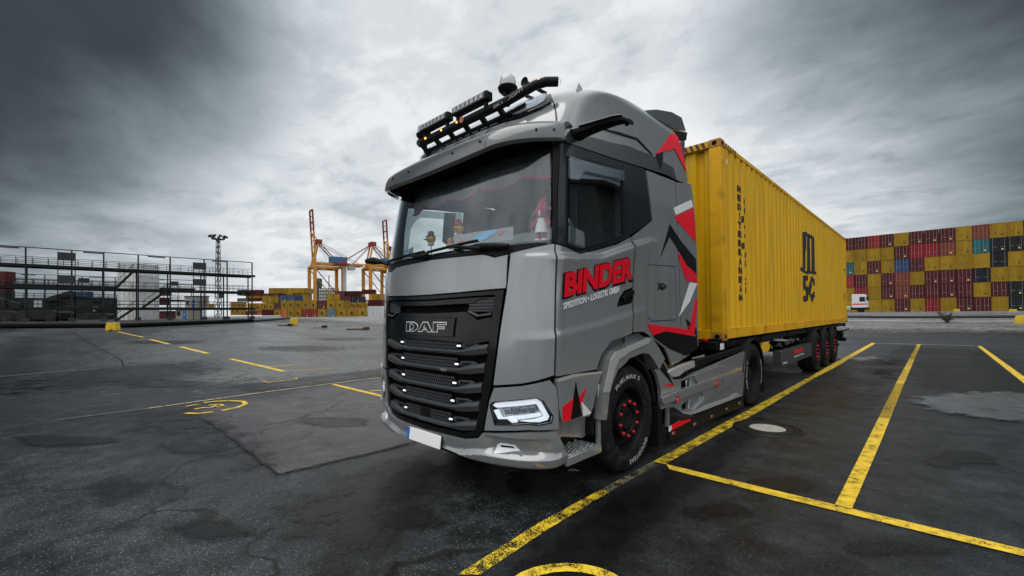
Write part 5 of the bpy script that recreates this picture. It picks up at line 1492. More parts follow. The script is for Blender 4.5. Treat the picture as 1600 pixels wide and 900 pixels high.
def drape(name, pts, m, lift, label=None, edge=None, n=1, px=True):
    """a thin sheet on the ground; edge>0 adds a feathered rim"""
    P = [gpt(*p) for p in pts] if px else [Vector((x, y, 0)) for x, y in pts]
    if edge:
        xs = [p.x for p in P]; ys = [p.y for p in P]
        cx0 = (min(xs) + max(xs)) / 2; cy0 = (min(ys) + max(ys)) / 2
        Dm = max(max(xs) - min(xs), max(ys) - min(ys)) + 2 * edge
        # principal direction, so long thin shapes get enough cells
        far = max(((a, b) for a in P for b in P), key=lambda t: (t[0] - t[1]).length); ux = (far[1] - far[0]); ux.z = 0; ux.normalize(); uy = Vector((-ux.y, ux.x, 0))
        L2 = [((p - P[0]).dot(ux), (p - P[0]).dot(uy)) for p in P]
        x0, x1 = min(a for a, b in L2) - edge, max(a for a, b in L2) + edge; y0, y1 = min(b for a, b in L2) - edge, max(b for a, b in L2) + edge
        nx = max(12, min(110, int((x1 - x0) / (edge * .35)))); ny = max(10, min(90, int((y1 - y0) / (edge * .35))))
        def sd(x, y):
            d = 1e9; ins = False
            for (ax_, ay), (bx_, by) in zip(L2, L2[1:] + L2[:1]):
                ex, ey = bx_ - ax_, by - ay; l = ex * ex + ey * ey
                t = min(1, max(0, ((x - ax_) * ex + (y - ay) * ey) / l)) if l else 0
                d = min(d, (x - ax_ - ex * t) ** 2 + (y - ay - ey * t) ** 2)
                if (ay > y) != (by > y) and x < (bx_ - ax_) * (y - ay) / (by - ay) + ax_: ins = not ins
            d = math.sqrt(d); return d if ins else -d
        vs = []; at = []; fs = []
        for j in range(ny + 1):
            for i in range(nx + 1):
                x = x0 + (x1 - x0) * i / nx; y = y0 + (y1 - y0) * j / ny; p = P[0] + ux * x + uy * y
                vs.append((p.x, p.y, gz(p.x, p.y) + lift)); at.append(max(0, min(1, .5 + sd(x, y) / (2 * edge))))
        for j in range(ny):
            for i in range(nx):
                a = j * (nx + 1) + i; q = (a, a + 1, a + nx + 2, a + nx + 1)
                if max(at[k] for k in q) > 0: fs.append(q)
        me = bpy.data.meshes.new(name); me.from_pydata(vs, [], fs)
        la = me.attributes.new('edge', 'FLOAT', 'POINT'); la.data.foreach_set('value', at)
        me.materials.append(m); o = link(name, me)
    else:
        bm = bmesh.new(); bm.faces.new([bm.verts.new(p) for p in P])
        bmesh.ops.triangulate(bm, faces=bm.faces[:])
        xs = [p.x for p in P]; ys = [p.y for p in P]
        for (no, lo, hi) in (((1, 0, 0), min(xs), max(xs)), ((0, 1, 0), min(ys), max(ys))):
            st = 4.0
            if hi - lo > st and hi - lo < 200:
                for k in range(1, int((hi - lo) / st)):
                    co = (lo + k * st, 0, 0) if no[0] else (0, lo + k * st, 0)
                    bmesh.ops.bisect_plane(bm, geom=bm.verts[:] + bm.edges[:] + bm.faces[:], plane_co=co, plane_no=no, dist=1e-6)
        for v in bm.verts: v.co.z = gz(v.co.x, v.co.y) + lift + (.015 if abs(v.co.x) + abs(v.co.y) > 30 else 0)
        for f in bm.faces:
            f.normal_update()
            if f.normal.z < 0: f.normal_flip()
        me = bpy.data.meshes.new(name); bm.to_mesh(me); bm.free(); me.materials.append(m)
        o = link(name, me)
    return tag(o, label, kind='structure')
drape('asphalt_apron', [(1.42, 1.86), (1.42, 22.9), (14, 23.5), (30, 22.9), (60, 1.4), (60, -4), (3.0, -6), (1.25, -6)], SMOOTHA, .004, 'smoother darker asphalt of the marked bays', px=False)
drape('asphalt_patch', [(291, 641), (340, 637), (598, 591), (700, 580), (760, 640), (700, 680), (598, 704), (520, 722), (432, 742.5), (415, 724), (408, 724), (396, 708), (380, 700), (366, 686), (352, 680), (349, 671), (336, 668), (330, 659), (318, 657), (308, 648)], PATCHM, .006, 'large smoother repair patch in the asphalt in front of the truck', edge=.09)
def strip(pts, wd, px=True, lift=.012):
    P = [gpt(*p) for p in pts] if px else [Vector((*p, 0)) for p in pts]
    vs = []; fs = []
    Q = []
    for a, b in zip(P, P[1:]):
        k = max(1, min(40, int((b - a).length / 1.5)))
        for j in range(k): Q.append(a + (b - a) * j / k)
    Q.append(P[-1])
    for i, p in enumerate(Q):
        t = Q[min(i + 1, len(Q) - 1)] - Q[max(i - 1, 0)]; t.z = 0; t.normalize(); n = Vector((-t.y, t.x, 0)) * wd / 2
        for q in (p - n, p + n): vs.append((q.x, q.y, gz(q.x, q.y) + lift + (.015 if abs(q.x) + abs(q.y) > 30 else 0)))
    for i in range(len(Q) - 1): fs.append((2 * i, 2 * i + 2, 2 * i + 3, 2 * i + 1))
    return vs, fs
def paint(name, col, wear, scale=9, edge=0.00):
    m = bpy.data.materials.new(name); m.use_nodes = True; t = m.node_tree; b = t.nodes['Principled BSDF']; L = t.links.new
    tc = t.nodes.new('ShaderNodeTexCoord')
    a = t.nodes.new('ShaderNodeTexNoise'); a.inputs['Scale'].default_value = scale; a.inputs['Detail'].default_value = 9; a.inputs['Roughness'].default_value = .75; L(tc.outputs['Object'], a.inputs['Vector'])
    a2 = t.nodes.new('ShaderNodeTexNoise'); a2.inputs['Scale'].default_value = 90; a2.inputs['Detail'].default_value = 3; L(tc.outputs['Object'], a2.inputs['Vector'])
    s = t.nodes.new('ShaderNodeMath'); s.operation = 'MULTIPLY_ADD'; s.inputs[1].default_value = .45; L(a2.outputs[0], s.inputs[0])
    s2 = t.nodes.new('ShaderNodeMath'); s2.operation = 'MULTIPLY'; s2.inputs[1].default_value = .55; L(a.outputs[0], s2.inputs[0]); L(s2.outputs[0], s.inputs[2])
    r = t.nodes.new('ShaderNodeMapRange'); r.inputs[1].default_value = wear - .035; r.inputs[2].default_value = wear + .035; L(s.outputs[0], r.inputs[0])
    L(r.outputs[0], b.inputs['Alpha'])
    vm = t.nodes.new('ShaderNodeVectorMath'); vm.operation = 'SCALE'; vm.inputs[0].default_value = col
    r2 = t.nodes.new('ShaderNodeMapRange'); r2.inputs[1].default_value = .35; r2.inputs[2].default_value = .65; r2.inputs[3].default_value = .6; r2.inputs[4].default_value = 1.15; L(a.outputs[0], r2.inputs[0]); L(r2.outputs[0], vm.inputs['Scale'])
    L(vm.outputs[0], b.inputs['Base Color']); b.inputs['Roughness'].default_value = .6
    return m
YP = paint('yellow_paint', (.78, .53, .03), .43)
YW = paint('worn_yellow_paint', (.72, .50, .02), .497)
YWW = paint('very_worn_paint', (.30, .27, .15), .52)
WP = paint('faded_white_paint', (.45, .42, .36), .49)
def marking(strips, m, label, name='road_marking'):
    mb = MB()
    for p in strips: mb.raw(*p)
    return tag(mb.build(name, m), label, kind='structure')
def pxq(pts): # exact ground quad from photo pixels
    P = [gpt(*p) for p in pts]
    return ([(p.x, p.y, p.z + .012) for p in P], [tuple(range(len(P)))])
def ribbon(l, r):
    vs = []; fs = []
    for a, b in zip(l, r):
        A = gpt(*a); B = gpt(*b); k = .015 if abs(A.x) + abs(A.y) > 30 else 0
        vs += [(A.x, A.y, A.z + .012 + k), (B.x, B.y, B.z + .012 + k)]
    for i in range(len(l) - 1): fs.append((2 * i, 2 * i + 2, 2 * i + 3, 2 * i + 1))
    return vs, fs
marking([ribbon([(714, 901), (840, 820.5), (940, 766)], [(750, 901), (857, 829), (952, 771)])], YW, 'worn yellow bay line running forward of the truck wheel')
marking([ribbon([(940, 766), (1020, 723)], [(952, 771), (1027, 729)])], YWW, 'almost worn away stretch of bay line beside the front wheel')
marking([ribbon([(1020, 723), (1060, 701), (1122, 667), (1200, 625), (1270, 587)], [(1040, 727), (1072, 708), (1133, 674), (1200, 636), (1275, 590)])], paint('yellow_paint_worn_mid', (.74, .52, .02), .478), 'yellow bay line beside the truck wheels')
marking([ribbon([(1270, 587), (1296, 572), (1363, 535.5)], [(1275, 590), (1301, 577), (1368, 537)])], YP, 'far end of the yellow bay line behind the trailer')
marking([ribbon([(1041, 727), (1200, 765.5), (1308, 791.5), (1420, 818), (1600, 861), (1760, 899)], [(1046, 735), (1200, 774.5), (1300, 799), (1420, 828.5), (1600, 872), (1760, 911)])], YP, 'yellow cross line closing the bays toward the camera')
marking([ribbon([(1433.3, 538), (1400, 599.5), (1356, 688), (1304, 792)], [(1439, 538), (1413, 599.5), (1378, 688), (1331, 798)])], YP, 'wide yellow line between the two empty bays')
marking([ribbon([(1527, 541.3), (1600, 600), (1760, 728)], [(1533, 541), (1600, 589), (1760, 706)])], YP, 'yellow line of the second empty bay at the right edge')
marking([strip([(1367, 536.6), (1525, 540.6)], .22, lift=.012)], WP, 'thin pale line closing the far end of the bays')
marking([strip([(231, 639), (420, 612.5), (502, 602), (598, 590)], .05)], paint('cream_paint', (.62, .52, .25), .44), 'thin cream line on the ground left of the truck')
marking([strip([(521, 601.5), (598, 620)], .11), strip([(578, 612), (606, 610)], .08)], YP, 'short yellow corner line left of the bumper')
marking([strip([(184, 518.8), (224, 527.5)], .16), strip([(235, 531), (264, 538)], .2), strip([(282, 542), (324, 552.5)], .2)], YP, 'dashed yellow line running from the far yellow block')
marking([strip([(360, 561), (444, 581)], .14), strip([(444, 581), (520, 576)], .05), strip([(418, 573.5), (467, 570)], .09)], YP, 'yellow bay corner on the left part of the yard')
marking([strip([(411, 596.3), (419, 598), (464, 592.5), (462, 591)], .06)], YP, 'small yellow hook mark on the left ground')
marking([strip([(289, 560), (315, 558.5)], .09)], WP, 'small pale dash on the left ground')
marking([strip([(0, 589), (191, 573), (370, 559), (598, 543.5)], .13), strip([(90, 657), (232, 639)], .05)], paint('pale_joint', (.12, .12, .115), .44), 'pale joint line across the left ground')
marking([strip([(289, 646.5), (310, 647), (333, 644.5)], .07), strip([(347, 642.5), (372, 637), (384.5, 632), (380, 628), (360, 627), (335, 628), (318, 630)], .075), strip([(291, 636), (302, 633.5), (312, 632.5)], .05),
         strip([(304, 640), (316, 638), (330, 637.5), (338, 634)], .06), strip([(326, 634), (345, 632.5), (349, 634.5), (338, 637)], .05)], YP, 'yellow painted circle with a digit on the ground left of the truck')
arcpts = [gpt(886 + 88 * math.cos(a), 931 + 42 * math.sin(a)) for a in [R(190 + 16 * i) for i in range(11)]]
marking([strip([(p.x, p.y) for p in arcpts], .085, px=False)], paint('yellow_paint_circle', (.80, .55, .03), .455), 'top of a worn yellow painted circle in front of the camera')
# damp and stains
drape('wet_stain', [(800, 901), (868, 850), (930, 800), (985, 765), (1040, 745), (1085, 720), (1125, 690), (1160, 668), (1190, 655), (1185, 672), (1145, 700), (1120, 730), (1045, 790), (1000, 830), (960, 880), (950, 901)], WETM, .009, 'dark drip stain on the asphalt right of the yellow line', edge=0.24)
drape('wet_stain', [(445, 788), (500, 772), (540, 748), (600, 738), (690, 730), (650, 770), (610, 800), (590, 850), (560, 901), (510, 901), (500, 850)], WETM, .009, 'dark ragged stain on the asphalt ahead of the bumper', edge=0.48)
drape('wet_stain', [(785, 742), (830, 738), (826, 760), (818, 776), (803, 772), (796, 760)], WETM, .009, 'small oil drip under the front bumper', edge=0.12)
drape('wet_stain', [(225, 645), (290, 640), (330, 668), (385, 705), (400, 725), (350, 700), (300, 680), (230, 668)], DAMP, .009, 'damp band beside the repair patch', edge=0.60)
drape('wet_stain', [(150, 760), (190, 750), (232, 757), (220, 772), (170, 776)], DAMP, .009, 'small damp spot on the left asphalt', edge=0.40)
drape('wet_stain', [(10, 560), (42, 526), (50, 528), (38, 556), (20, 600), (-30, 640), (-30, 590)], DAMP, .009, 'dark damp streak at the left edge', edge=1.50)
drape('wet_stain', [(170, 575), (300, 566), (330, 580), (250, 592), (150, 600), (60, 612), (60, 600)], DAMP, .009, 'wide damp streak across the left ground', edge=1.50)
drape('wet_stain', [(370, 604), (560, 582), (596, 577), (596, 588), (500, 600), (400, 612)], DAMP, .009, 'damp band along the cream line', edge=0.45)
drape('wet_stain', [(1330, 586), (1372, 577), (1385, 582), (1366, 600), (1360, 620), (1340, 640), (1318, 636), (1330, 612)], DAMP, .012, 'damp tyre trace in the empty bay', edge=0.48)
drape('wet_stain', [(1390, 560), (1420, 541), (1424, 546), (1400, 572), (1385, 590), (1372, 578)], DAMP, .012, 'damp tyre trace at the far end of the bay', edge=0.48)
drape('wet_stain', [(1345, 566), (1400, 562), (1385, 570), (1350, 572)], DAMP, .012, 'thin damp streak behind the trailer', edge=0.48)
drape('wet_stain', [(1445, 545), (1530, 548), (1600, 600), (1600, 630), (1500, 612), (1450, 600)], DAMP, .010, 'broad damp area in the right bay', edge=0.90)
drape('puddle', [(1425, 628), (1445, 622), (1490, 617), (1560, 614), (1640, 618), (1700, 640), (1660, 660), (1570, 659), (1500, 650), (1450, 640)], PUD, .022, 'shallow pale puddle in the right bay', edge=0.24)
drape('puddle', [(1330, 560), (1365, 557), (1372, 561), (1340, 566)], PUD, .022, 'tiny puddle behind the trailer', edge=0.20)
tag(MB().raw(*strip([(318, 658), (331, 662), (336, 670), (350, 674), (353, 682), (367, 689), (381, 703), (396, 711), (408, 726), (416, 727), (434, 743), (460, 736), (490, 731), (520, 722.5), (560, 714), (598, 704.5), (640, 693)], .022, lift=.014)).build('ground_crack', CRACK), 'dark cracked edge of the repair patch', kind='structure')
tag(MB().raw(*strip([(115, 520), (150, 541), (190, 563), (193, 573)], .06, lift=.014)).build('ground_crack', CRACK), 'dark crack on the left ground', kind='structure')
PALEASPH = asphalt('pale_far_asphalt', (0.016, 0.018, 0.019), (0.10, 0.103, 0.10), rough=(0.22, 0.5), agg=.6, feather=.92, bump=.2, speck=.1, wet=.4)  # paler asphalt; on the left the horizon's reflection is put into its colour
drape('pale_asphalt', [(120, 590), (230, 598), (330, 604), (598, 586), (760, 560), (760, 508), (598, 504), (400, 504), (260, 514), (150, 545)], PALEASPH, .0075, 'paler asphalt in the left middle distance, horizon reflection put into its colour', edge=2.2)
drape('pale_asphalt', [(1330, 520), (1600, 520), (1760, 530), (1760, 512), (1600, 508), (1330, 508)], PALEASPH, .0075, 'paler asphalt beyond the empty bays', edge=2.5)
rs2 = random.Random(21)
for k, (px_, py_, w_, h_) in enumerate([(300, 700, 60, 9), (90, 690, 90, 12), (520, 660, 50, 8), (250, 600, 70, 6), (640, 810, 60, 18), (330, 830, 70, 16), (470, 545, 60, 4), (540, 530, 40, 3), (250, 535, 60, 3), (1120, 800, 60, 12), (1500, 720, 70, 14), (1230, 760, 60, 12), (1400, 860, 80, 14)]):
    pts = [(px_ + w_ * math.cos(a) * rs2.uniform(.6, 1.2), py_ + h_ * math.sin(a) * rs2.uniform(.6, 1.2)) for a in [i * math.pi / 5 for i in range(10)]]
    drape('damp_spot', pts, DAMP, .0085, 'irregular damp spot on the asphalt', edge=.12 + .25 * (py_ < 620) + .8 * (py_ < 560))
# far concrete yard: the bright horizon's reflection is put into its pale colour
FARC = asphalt('far_concrete', (0.05, 0.052, 0.052), (0.27, 0.27, 0.26), rough=(0.25, 0.55), agg=.2, bump=.1, speck=0, feather=1.0)
drape('concrete_yard', [(-8, 38), (30, 40), (70, 36), (240, 60), (240, 125), (-40, 260), (-300, 260), (-300, 40), (-80, 26), (-30, 22), (-14, 26)], FARC, .05, 'far concrete yard, paled by horizon sky reflection put into its colour', px=False, edge=6)

# manhole cover in the bay
mc = gpt(1199, 670.5); rr_ = .40 * ((gpt(1253, 672) - gpt(1146, 668)).length / .8)
mh = empty('manhole_cover', (mc.x, mc.y, 0.004), 0, 'round iron manhole cover with a pale concrete centre in the empty bay', 'manhole')
IRON = mat('cast_iron', (.022, .023, .024), .45, .6, noise=.3, nscale=20, bump=.2)
MB().lathe([(rr_ * .74, .006), (rr_ * .76, .018), (rr_ * .98, .018), (rr_, .006), (rr_, 0)], (0, 0, 0), 'z', 48).build('frame', IRON, mh, smooth=30)
MB().lathe([(0, .012), (rr_ * .50, .012), (rr_ * .51, .008)], (0, 0, 0), 'z', 40).build('concrete_centre', mat('pale_concrete', (.40, .37, .34), .85, noise=.15, nscale=30, dirt=.5, bump=.2), mh)
MB().lathe([(rr_ * .51, .009), (rr_ * .53, .017), (rr_ * .72, .017), (rr_ * .735, .008)], (0, 0, 0), 'z', 48).build('cover_ring', IRON, mh, smooth=30)
st = MB()
for i in range(36):
    a = 2 * math.pi * i / 36
    st.box((rr_ * .87 * math.cos(a), rr_ * .87 * math.sin(a), .020), (rr_ * .14, .016, .006), Matrix.Rotation(a, 3, 'Z'))
o = st.build('studs', IRON, mh); o['kind'] = 'stuff'
# little twig-like insect shape lying below the step
tp = gpt(896, 737)
mm = MB()
for a, l in ((20, .05), (100, .045), (160, .05), (230, .045), (300, .05)): mm.tube([(0, 0, .008), (l * math.cos(R(a)), l * math.sin(R(a)), .006)], .003, 5)
o = mm.build('dry_twig', mat('twig_pale', (.45, .42, .38), .8)); o.location = tp + Vector((0, 0, .01)); tag(o, 'tiny pale dry twig lying on the ground below the front step', 'twig')

# ================================================================ SHIPPING CONTAINERS OF THE YARD
def cmat(n, c): return mat('stack_' + n, c, .6, spec=.25, noise=.18, nscale=.9, dirt=.45, dcol=(c[0] * .45 + .02, c[1] * .45 + .012, c[2] * .45 + .01), vary=.18, streak=True)
CC = dict(Y=cmat('yellow', (.29, .175, .010)), D=cmat('dark_red', (.075, .008, .011)), R=cmat('red', (.22, .010, .014)), B=cmat('brown_red', (.17, .035, .02)),
          T=cmat('teal', (.012, .11, .13)), N=cmat('navy', (.02, .05, .13)), K=cmat('black', (.010, .012, .015)), O=cmat('orange', (.42, .11, .02)),
          G=cmat('grey_blue', (.10, .14, .17)), W=cmat('white', (.55, .56, .56)), S=cmat('steel_blue', (.03, .10, .20)))
CN = dict(Y='yellow', D='dark red', R='bright red', B='brown red', T='teal', N='navy blue', K='black', O='orange', G='grey blue', W='white', S='blue')
ALUS = mat('stack_bar', (.30, .30, .29), .5, .4)
STK = mat('placard', (.70, .55, .10), .6); STW = mat('placard_white', (.62, .62, .6), .6)
CACHE = {}
def cmeshes(col, w_, h, l, kind):
    key = (col, w_, h, l, kind)
    if key in CACHE: return CACHE[key]
    m = CC[col]; f = MB()
    # body shell slightly behind the frame
    f.b2((-w_ / 2 + .04, .05, .06), (w_ / 2 - .04, l - .02, h - .05))
    for s in (1, -1):
        f.b2((s * w_ / 2, 0, 0), (s * (w_ / 2 - .10), .12, h)); f.b2((s * w_ / 2, l - .12, 0), (s * (w_ / 2 - .10), l, h))
        f.b2((s * w_ / 2, .12, 0), (s * (w_ / 2 - .06), l - .12, .14)); f.b2((s * w_ / 2, .12, h - .1), (s * (w_ / 2 - .06), l - .12, h - .005))
    f.b2((-w_ / 2 + .1, .0, 0), (w_ / 2 - .1, .11, .14)); f.b2((-w_ / 2 + .1, .0, h - .12), (w_ / 2 - .1, .11, h - .005))
    body = f.build('tmp', m)
    bm_ = body.data; bpy.data.objects.remove(body)
    out = [('frame', bm_, (0, 0, 0))]
    hw = w_ / 2 - .11
    if kind == 'end':
        d = MB(); n = 5; zb_, zt_ = .15, h - .13
        vs = []; fs = []
        xs = []
        for i in range(n + 1): x = hw * i / n * .985; xs += [(x, .035), (x + hw / n * .25, .035), (x + hw / n * .35, .012), (x + hw / n * .85, .012)] if i < n else [(x, .035)]
        for x, y in xs: vs += [(x, y, zb_), (x, y, zt_)]
        for i in range(len(xs) - 1): fs.append((2 * i, 2 * i + 2, 2 * i + 3, 2 * i + 1))
        d.raw(vs, fs); ob = d.build('tmp', m); dm = ob.data; bpy.data.objects.remove(ob)
        r = MB()
        for x in ((.28, .78) if col not in 'YK' else (.78,)): r.b2((hw * x - .018, -.02, .08), (hw * x + .018, .015, h - .07))
        r.b2((hw * .2, -.03, 1.05), (hw * .85, -.01, 1.09))
        ob = r.build('tmp', ALUS if col != 'Y' else CC['Y']); rm = ob.data; bpy.data.objects.remove(ob)
        p = MB().b2((hw * .35, -.012, h * .16), (hw * .62, .005, h * .25)); ob = p.build('tmp', STK if col != 'Y' else BLKP); pm = ob.data; bpy.data.objects.remove(ob)
        out += [('door', dm, (0, 0, 0)), ('door', dm, 'flip'), ('lock_rods', rm, (0, 0, 0)), ('lock_rods', rm, 'flip'), ('placard', pm, (0, 0, 0))]
    else:
        d = MB(); vs = []; fs = []; n = int(w_ / .28)
        p_ = (w_ - .2) / n
        for i in range(n):
            x = -w_ / 2 + .1 + i * p_
            for a, y in ((0, .035), (.26, .035), (.5, .0 + .07), (.76, .07)): vs += [(x + a * p_, y - .02, .14), (x + a * p_, y - .02, h - .1)]
        for i in range(4 * n - 1): fs.append((2 * i, 2 * i + 2, 2 * i + 3, 2 * i + 1))
        ob = d.raw(vs, fs).build('tmp', m); dm = ob.data; bpy.data.objects.remove(ob)
        out += [('side_wall', dm, (0, 0, 0))]
    CACHE[key] = out
    return out
def container(col, loc, rz, w_=2.438, h=2.896, l=12.19, kind='end', label='', group='', sx=1.0, placard=True):
    r = empty('stacked_container', loc, rz, label, 'container', group)
    if sx != 1.0: r.scale = (sx, 1, 1)
    for nm, me, pos in cmeshes(col, w_, h, l, kind):
        if nm == 'placard' and not placard: continue
        o = link(nm, me, r)
        if pos == 'flip': o.scale = (-1, 1, 1)
    return r
# the long wall on the right: six high, doors toward the yard
WY = 126.5; HH = 2.92
x_edges = [on(1, WY, 1301 + (px - 0) / 4.287 - 1, 430).x for px in (93, 150, 236, 328, 418, 520, 620, 722, 832, 945, 1062, 1180, 1290, 1405)]
x_edges[0] = x_edges[1] - 2.5
wall_rows = ['DDRDYDDDYBYYD', 'YYYYDRRBYTKKY', 'TYDYNDYYYYKYK', 'RDYDBYDDDKYYD', 'YRYDBDDDDYDKY', 'YYYYDYRYDDYKD']
RN = ['topmost row', 'second highest row', 'third highest row', 'third lowest row', 'second lowest row', 'lowest row']
ORD = ['first', 'second', 'third', 'fourth', 'fifth', 'sixth', 'seventh', 'eighth', 'ninth', 'tenth', 'eleventh', 'twelfth', 'thirteenth']
rnd = random.Random(5)
for r_ in range(6):
    for c_ in range(13):
        col = wall_rows[r_][c_]
        xa, xb = x_edges[c_], x_edges[c_ + 1]
        wd = (xb - xa)
        z = gz(8, WY) + (5 - r_) * HH + .02
        container(col, ((xa + xb) / 2, WY + rnd.uniform(-.06, .06), z), 0, sx=wd / 2.5, label='%s container, %s from left in the %s of the right-hand wall' % (CN[col], ORD[c_], RN[r_]),
                  group='containers stacked in the wall on the right', placard=rnd.random() < .7)
# ---- stacks in the middle distance, by photo columns
QF = (-CD.x, -CD.y)
RZ = YAW  # door faces look back along the view direction
mid = []
def z2(a): return 360 + a / 4.2857
def row(D, yt, yb, items, kind=None):
    for x0, x1, c in items: mid.append((z2(x0), z2(x1), 310 + yt / 4.2857, 310 + yb / 4.2857, c, D))
row(137, 740, 795, [(337, 381, 'O'), (382, 427, 'Y'), (428, 475, 'Y'), (477, 529, 'R'), (530, 581, 'R'), (584, 641, 'Y'), (644, 706, 'G'), (708, 776, 'Y'), (778, 848, 'Y'), (850, 917, 'Y')])
row(137.5, 685, 740, [(337, 379, 'Y'), (380, 426, 'Y'), (428, 476, 'Y'), (478, 530, 'Y'), (531, 579, 'Y'), (584, 641, 'D'), (644, 704, 'Y'), (705, 757, 'Y')])
row(150, 700, 730, [(759, 799, 'R'), (801, 829, 'Y'), (831, 877, 'Y'), (879, 920, 'Y')])
row(150, 655, 697, [(765, 806, 'D'), (808, 868, 'K')])
row(160, 620, 655, [(700, 768, 'D'), (770, 868, 'D')])
row(156, 640, 697, [(640, 690, 'Y'), (691, 735, 'Y'), (736, 764, 'D')])
row(150, 745, 785, [(211, 290, 'D'), (291, 333, 'Y')])
row(150.3, 702, 745, [(211, 248, 'Y'), (249, 290, 'Y'), (291, 333, 'D')])
row(150.6, 656, 700, [(211, 248, 'Y'), (249, 290, 'Y'), (291, 322, 'Y')])
row(165, 636, 657, [(211, 262, 'D'), (264, 325, 'D')])
row(150.9, 648, 692, [(327, 378, 'N'), (379, 430, 'N')])
row(170, 600, 645, [(256, 300, 'Y'), (301, 345, 'Y'), (347, 381, 'Y'), (382, 418, 'Y')])
row(170, 600, 635, [(418, 465, 'Y'), (466, 510, 'Y')])
row(170.3, 635, 683, [(430, 478, 'D'), (432, 500, 'Y')])
row(165, 612, 650, [(45, 100, 'K'), (102, 203, 'D')])
row(165.3, 650, 668, [(102, 208, 'Y')])
row(165.6, 668, 690, [(45, 120, 'G'), (122, 208, 'D')])
row(165.9, 702, 755, [(160, 208, 'Y'), (120, 158, 'Y')])
row(166.2, 755, 782, [(60, 100, 'Y'), (101, 140, 'D'), (141, 175, 'D'), (176, 212, 'O')])
row(200, 692, 725, [(0, 28, 'O'), (29, 55, 'Y')])
row(200, 725, 782, [(0, 28, 'Y'), (29, 58, 'Y')])
row(145, 680, 722, [(920, 1016, 'D')])
row(150, 640, 680, [(945, 988, 'Y'), (990, 1025, 'Y')])
row(160, 610, 640, [(880, 965, 'D')])
row(136, 722, 797, [(918, 1030, 'W')])
cnt = {}
mid_s = sorted(mid, key=lambda m: (m[0]))
for i, (x0, x1, yt, yb, c, D) in enumerate(mid_s):
    pb = at_depth((x0 + x1) / 2, yb, D); wpx = (x1 - x0) / CAM_F * D; hh = (yb - yt) / CAM_F * D
    kind = 'end' if wpx < 4 else 'side'
    wn = 2.438 if kind == 'end' else 6.06
    k_ = (c, kind); cnt[k_] = cnt.get(k_, 0) + 1
    nth = ORD[cnt[k_] - 1] if cnt[k_] <= 13 else '%d%s' % (cnt[k_], {1: 'st', 2: 'nd', 3: 'rd'}.get(cnt[k_] % 10, 'th') if cnt[k_] > 20 else 'th')
    r = container(c, (pb.x, pb.y, pb.z), YAW, w_=wn, h=2.6, l=6.06 if kind == 'end' else 2.438, kind=kind, sx=max(.3, (wpx * .985) / wn),
                  label='%s container %s, %s such one from left in the far stacks' % (CN[c], 'end' if kind == 'end' else 'seen broadside', nth), group='containers in the far stacks')
    r.scale = (max(.3, (wpx * .985) / wn), 1, hh / 2.6)
    if yt > 0 and kind == 'end' and c == 'Y' and yb > 480:
        s_ = MB().b2((-.22, -.05, .75), (.22, -.01, 1.75)).build('black_emblem', BLKP, r)
